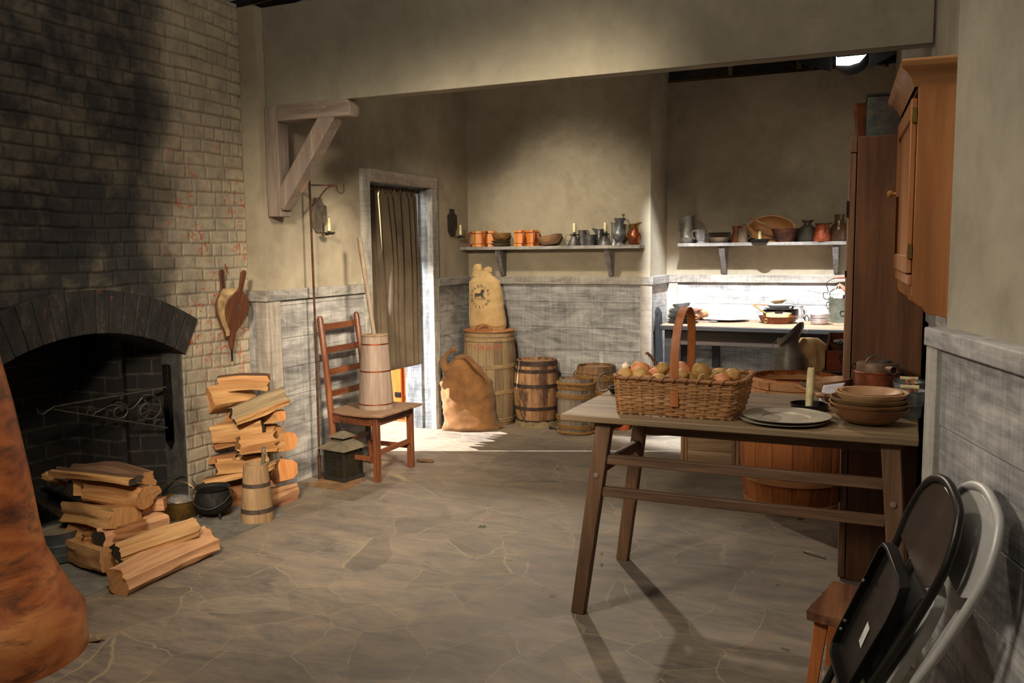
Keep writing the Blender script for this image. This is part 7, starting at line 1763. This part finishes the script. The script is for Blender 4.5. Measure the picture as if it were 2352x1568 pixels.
def chair(lb, M1, M2, ds, off, loop, panel, seat, seatm):
    o0 = cpt(.3+ds, 0, off); t = thing('folding_chair', lb, 'folding chair', (o0.x, o0.y, 0))
    def c(s, z, o2=0): return cpt(s+ds, z, off+o2)-V(o0.x, o0.y, 0)
    mb = MB(); mb.tube(smooth_pts([c(*p) for p in loop], 5), .0125, 12); mb.build('frame', M1, t)
    for (a, b_) in (((.20, .0), (.42, .40)), ((.40, .0), (.58, .34))):
        pass
    mb = MB(); pts = [c(.20, .012, -.03), c(.27, .32, -.02), c(.34, .56, -.012)]; mb.tube(smooth_pts(pts, 4), .011, 10); mb.build('rear_leg', M1, t)
    mb = MB(); pts = [c(.36, .012, -.03), c(.47, .30, -.02), c(.60, .56, -.012)]; mb.tube(smooth_pts(pts, 4), .011, 10); mb.build('rear_leg', M1, t)
    mb = MB(); mb.tube([c(.20, .05, -.028), c(.37, .05, -.028)], .007, 8); mb.build('cross_bar', M1, t)
    def slab(poly, o1, o2):
        vs = [tuple(c(s, z, o1)) for s, z in poly]+[tuple(c(s, z, o2)) for s, z in poly]; n = len(poly)
        return vs, [tuple(range(n-1, -1, -1)), tuple(range(n, 2*n))]+[(i, (i+1) % n, n+(i+1) % n, n+i) for i in range(n)]
    mb = MB(); mb.add(*slab(panel, -.006, .003)); mb.build('backrest', M2, t, bevel=.003)
    mb = MB(); mb.add(*slab(seat, .012, .017)); sp_ = [c(s, z, .022) for s, z in seat]; o = mb.build('seat', seatm, t, bevel=.002)
    mb = MB(); n = len(seat); mb2 = []
    ctr = (sum(s for s, z in seat)/n, sum(z for s, z in seat)/n)
    inn = [(s+(ctr[0]-s)*.05, z+(ctr[1]-z)*.05) for s, z in seat]
    vs = [tuple(c(s, z, .010)) for s, z in seat]+[tuple(c(s, z, .042)) for s, z in seat]+[tuple(c(s, z, .042)) for s, z in inn]+[tuple(c(s, z, .014)) for s, z in inn]
    fs = [(k*n+i, k*n+(i+1) % n, ((k+1) % 4)*n+(i+1) % n, ((k+1) % 4)*n+i) for k in range(4) for i in range(n)]
    mb.add(vs, fs); mb.build('seat_rim', M1, t, bevel=.002)
    return t, c
loopB = [(.155, .013), (.185, .116), (.255, .37), (.325, .62), (.338, .72), (.372, .805), (.424, .848), (.50, .862), (.575, .848), (.635, .82), (.660, .785), (.674, .73), (.668, .65), (.60, .47), (.51, .29), (.385, .013)]
panB = [(.338, .655), (.345, .72), (.378, .80), (.43, .840), (.50, .852), (.57, .838), (.627, .810), (.650, .775), (.660, .72), (.654, .65), (.640, .615), (.60, .60), (.54, .605), (.47, .625), (.40, .645)]
seatB = [(.318, .615), (.335, .632), (.375, .632), (.46, .612), (.52, .597), (.55, .578), (.558, .545), (.545, .48), (.50, .37), (.455, .26), (.43, .215), (.39, .205), (.29, .222), (.235, .235), (.215, .26), (.222, .31), (.27, .46)]
t, cfun = chair('black metal folding chair folded flat, foremost against the grey boards at lower right', M_BLK, M_BRP, 0, .05, loopB, panB, seatB, M_BLK)
mb = MB(); q = [cfun(s, z, .0185) for s, z in ((.375, .405), (.405, .395), (.392, .33), (.362, .34))]; q2 = [cfun(s, z, .0195) for s, z in ((.375, .405), (.405, .395), (.392, .33), (.362, .34))]
mb.add([tuple(v) for v in q+q2], [(3, 2, 1, 0), (4, 5, 6, 7), (0, 1, 5, 4), (1, 2, 6, 5), (2, 3, 7, 6), (3, 0, 4, 7)]); mb.build('sticker', plain('white_sticker', (206, 204, 200), .5), t)['label'] = 'small white sticker'
mb = MB()
for s, z in ((.30, .50), (.27, .36), (.262, .33)):
    mb.sphere(tuple(cfun(s, z, .043)), .006, 8, 6)
mb.build('rivets', M_PEWD, t)
chair('grey metal folding chair folded flat behind the black one, lower right', M_GRY, M_GRY, .065, -.02, loopB, panB, seatB, M_GRY)

# ================================================================== STUDIO LIGHT, OVERHEAD BITS, FLOOR LITTER
LP_ = ony(1955, 132, 7.05)
t = thing('studio_lamp', 'bright studio lamp with black barn doors hanging above the right alcove', 'lamp', (LP_.x, LP_.y, LP_.z))
b = NB('lamp_lens', .2); b.b.inputs['Emission Color'].default_value = (1, .97, .90, 1); b.b.inputs['Emission Strength'].default_value = 9; b.col((255, 250, 240)); M_LENS = b.m
M_BLKH = plain('black_lamp_housing', (16, 16, 17), .6)
mb = MB(); mb.lathe([(.0005, .004), (.10, .004), (.125, .02), (.13, .22), (.10, .26), (.0005, .26)], 28, Euler((rad(-78), 0, 0)).to_matrix().to_4x4(), cap=False); mb.build('housing', M_BLKH, t)
mb = MB(); mb.lathe([(.0005, .02), (.001, .02)], 8, cap=False); mb = MB(); mb.prism([(-.105, .045), (.098, .058), (.102, .012), (.058, -.04), (-.012, -.058), (-.10, -.048)], -.004, 0, Euler((rad(78), 0, 0)).to_matrix().to_4x4()); mb.build('lens', M_LENS, t)
for k, (a, b_) in enumerate((((-.13, -.02, .06), (-.36, -.05, .05)), ((.12, -.02, .07), (.30, -.06, .10)))):
    mb = MB(); s_ = -1 if k == 0 else 1
    mb.add([(a[0], 0, .11), (a[0], 0, -.09), (b_[0], -.10, -.02), (b_[0], -.10, .14), (a[0], .01, .11), (a[0], .01, -.09), (b_[0], -.09, -.02), (b_[0], -.09, .14)], [(0, 1, 2, 3), (7, 6, 5, 4), (0, 4, 5, 1), (1, 5, 6, 2), (2, 6, 7, 3), (3, 7, 4, 0)]); mb.build('barn_door', M_BLKH, t)
mb = MB(); mb.tube([(0, .1, .1), (0, .1, 1.2)], .012, 8); mb.tube([(.1, .12, -.02), (.24, .14, -.06), (.26, .14, .3)], .012, 8); mb.build('yoke', M_BLKH, t)
# unseen flag boards added behind the beam to mask the bench light
FL_ = V(-1.25, 5.35, 3.6); fd_ = V(.0, math.cos(rad(46.2)), -math.sin(rad(46.2)))
t = thing('added_flag', 'added black flag board, unseen above the beam, cutting the bench light', 'flag', (FL_.x, FL_.y, FL_.z))
mb = MB(); q0 = fd_*.42+V(0, 0, .004); mb.box((-.5, q0.y, q0.z), (.7, q0.y+.01, q0.z+.45)); mb.box((-.62, q0.y, -.80), (-.118, q0.y+.01, q0.z+.1)); mb.build('board', M_BLKH, t)
mb = MB(); mb.tube([(.1, q0.y, q0.z+.4), (.1, q0.y, q0.z+2.0)], .012, 8); mb.build('pipe', M_BLKH, t)
# batten with a chalked number on top of the alcove wall
M_BATT = wood('raw_batten', (96, 72, 40), (132, 102, 60), (156, 124, 78), 0, 1, .8, .2)
mb = MB(); mb.box((XS, YB2+.05, HB2-.005), (.4, YB2+.09, HB2+.03)); o = mb.build('trim_28', M_BATT, None, bevel=.002); o['kind'] = 'structure'
mb = MB(); mb.box((XS, YB2+.75, 2.2), (.8, YB2+.80, 4.4)); o = mb.build('wall_outer', plain('brown_flat_back', (62, 52, 44), .95), None); o['kind'] = 'structure'
for i, x in enumerate((-1.55, -.95, -.3)):
    mb = MB(); mb.box((x, YB2+.70, 2.2), (x+.04, YB2+.75, 4.4)); o = mb.build('trim_%d' % (29+i), M_BATT, None); o['kind'] = 'structure'
pn = ony(1885, 152, YB2+.02)
t = thing('number_board', 'grey board marked with a black number above the alcove, left of the studio lamp', 'sign', (pn.x, YB2+.02, pn.z-.035))
mb = MB(); mb.box((-.09, 0, 0), (.10, .012, .075)); mb.build('board', plain('grey_number_board', (112, 100, 84), .8), t)
text_mesh('285', .07, plain('black_marker', (24, 22, 20), .8), 'lettering', t, lambda co: V(co.x, -.001-co.z, co.y+.012), 1.0)
# black drape overhead at the right and grey sheet overhead at left
mb = MB(); vs = []; fs = []
a0_, a1_ = ony(1870, 118, 7.2), ony(2058, 118, 7.2)
for j in range(7):
    for i in range(17):
        u = i/16; vs.append((a0_.x+(a1_.x-a0_.x)*u, 7.2+.06*math.sin(i*1.1), a0_.z+.5-(.5+.10*math.sin(u*3.3)+.02*math.sin(i*2))*j/6))
for j in range(6):
    for i in range(16): a = j*17+i; fs.append((a, a+1, a+18, a+17))
mb.add(vs, fs); o = mb.build('black_drape', plain('black_duvetyne', (10, 10, 11), .98), None, smooth=80); md = o.modifiers.new('solid', 'SOLIDIFY'); md.thickness = .005
tag(o, 'black cloth drape hanging above the right alcove behind the studio lamp', 'drape')
g0 = atd(602, 4, 5.6)
mb = MB(); mb.box((-.55, 0, -.02), (.16, .5, .0)); o = mb.build('ceiling_sheet', plain('grey_plastic_sheet', (150, 152, 158), .6)); o.location = (g0.x, g0.y+.3, g0.z+.06); o.rotation_euler = (rad(18), rad(-8), 0); tag(o, 'grey sheet hanging overhead above the top left corner of the beam', 'sheet')
mb = MB(); mb.tube([(-.5, 0, 0), (.3, 0, 0)], .025, 10); o = mb.build('pipe', M_BLKH); g1 = atd(580, 12, 5.3); o.location = (g1.x-.1, g1.y, g1.z+.02); o.rotation_euler = (0, rad(-12), rad(20)); tag(o, 'black pipe overhead above the pier beside the brick wall', 'pipe')
# floor litter
def litter(nm, px, py, lb, cat, m, pts, r_):
    p = onz(px, py); mb = MB(); mb.tube(smooth_pts(pts, 4), r_, 6, flat=.6); o = mb.build(nm, m); o.location = (p.x, p.y, .002); tag(o, lb, cat)
M_CHIP = plain('bleached_chip', (176, 160, 136), .9)
litter('twig', 1868, 1275, 'pale bleached twig on the floor before the tall cabinet', 'twig', M_CHIP, [(-.05, .03, .005), (-.01, .005, .008), (.03, -.01, .007), (.055, -.03, .006)], .006)
litter('wood_chip', 1785, 1343, 'tiny pale chip on the floor under the plank table', 'chip', M_CHIP, [(-.008, 0, .003), (.008, .004, .003)], .003)
litter('shaving', 1382, 1272, 'small brown shaving on the floor beside the front left table leg', 'shaving', M_WB, [(-.01, .01, .004), (0, 0, .008), (.004, -.012, .004)], .003)
litter('shaving', 1382, 1298, 'dark curled shaving on the floor just below the small brown one', 'shaving', M_WBD, [(-.006, .01, .004), (.002, 0, .008), (.0, -.012, .004)], .003)
litter('wood_chip', 1168, 1286, 'thin pale splinter on the open floor left of the table', 'chip', M_CHIP, [(-.018, 0, .002), (.018, -.003, .002)], .002)
litter('wood_chip', 1270, 1370, 'small brown splinter on the floor left of the front table leg', 'chip', M_WBD, [(-.012, -.008, .003), (.01, .006, .003)], .002)
litter('wood_chip', 1803, 1492, 'brown splinter on the floor left of the wooden stool', 'chip', M_WBD, [(-.015, .004, .003), (.015, -.004, .003)], .003)
p = onz(1108, 1210); mb = MB()
for a in (0, 1.3, 2.6, 4.0, 5.2): mb.add([(0, 0, .004), (.014*math.cos(a-.3), .014*math.sin(a-.3), .007), (.026*math.cos(a), .026*math.sin(a), .004), (.014*math.cos(a+.3), .014*math.sin(a+.3), .006), (0, 0, .002), (.014*math.cos(a-.3), .014*math.sin(a-.3), .005), (.026*math.cos(a), .026*math.sin(a), .002), (.014*math.cos(a+.3), .014*math.sin(a+.3), .004)], [(0, 1, 2, 3), (7, 6, 5, 4), (0, 4, 5, 1), (1, 5, 6, 2), (2, 6, 7, 3), (3, 7, 4, 0)])
lf = mb.build('leaf', plain('green_leaf', (74, 92, 40), .6)); lf.location = (p.x, p.y, 0); tag(lf, 'small green leaf on the open floor in the middle of the room', 'leaf')
p = onz(1838, 1192); l2 = lf.copy(); COL.objects.link(l2); l2.location = (p.x, p.y, 0); l2['label'] = 'green leaf on the floor just before the large bushel basket'
p = onz(958, 1062); mb = MB(); mb.sphere((0, 0, .012), (.045, .03, .013), 16, 8, None, lambda d: 1+.4*mnoise.noise((d.x*3, d.y*3, d.z*3))); mb.sphere((.05, .01, .010), (.035, .02, .012), 12, 8, None, lambda d: 1+.4*mnoise.noise((d.x*4, d.y*4, d.z*4)))
o = mb.build('straw_clump', M_BARK[1]); o.location = (p.x+.03, p.y+.03, 0); tag(o, 'reddish tuft of shavings on the floor behind the front chair leg', 'shavings')
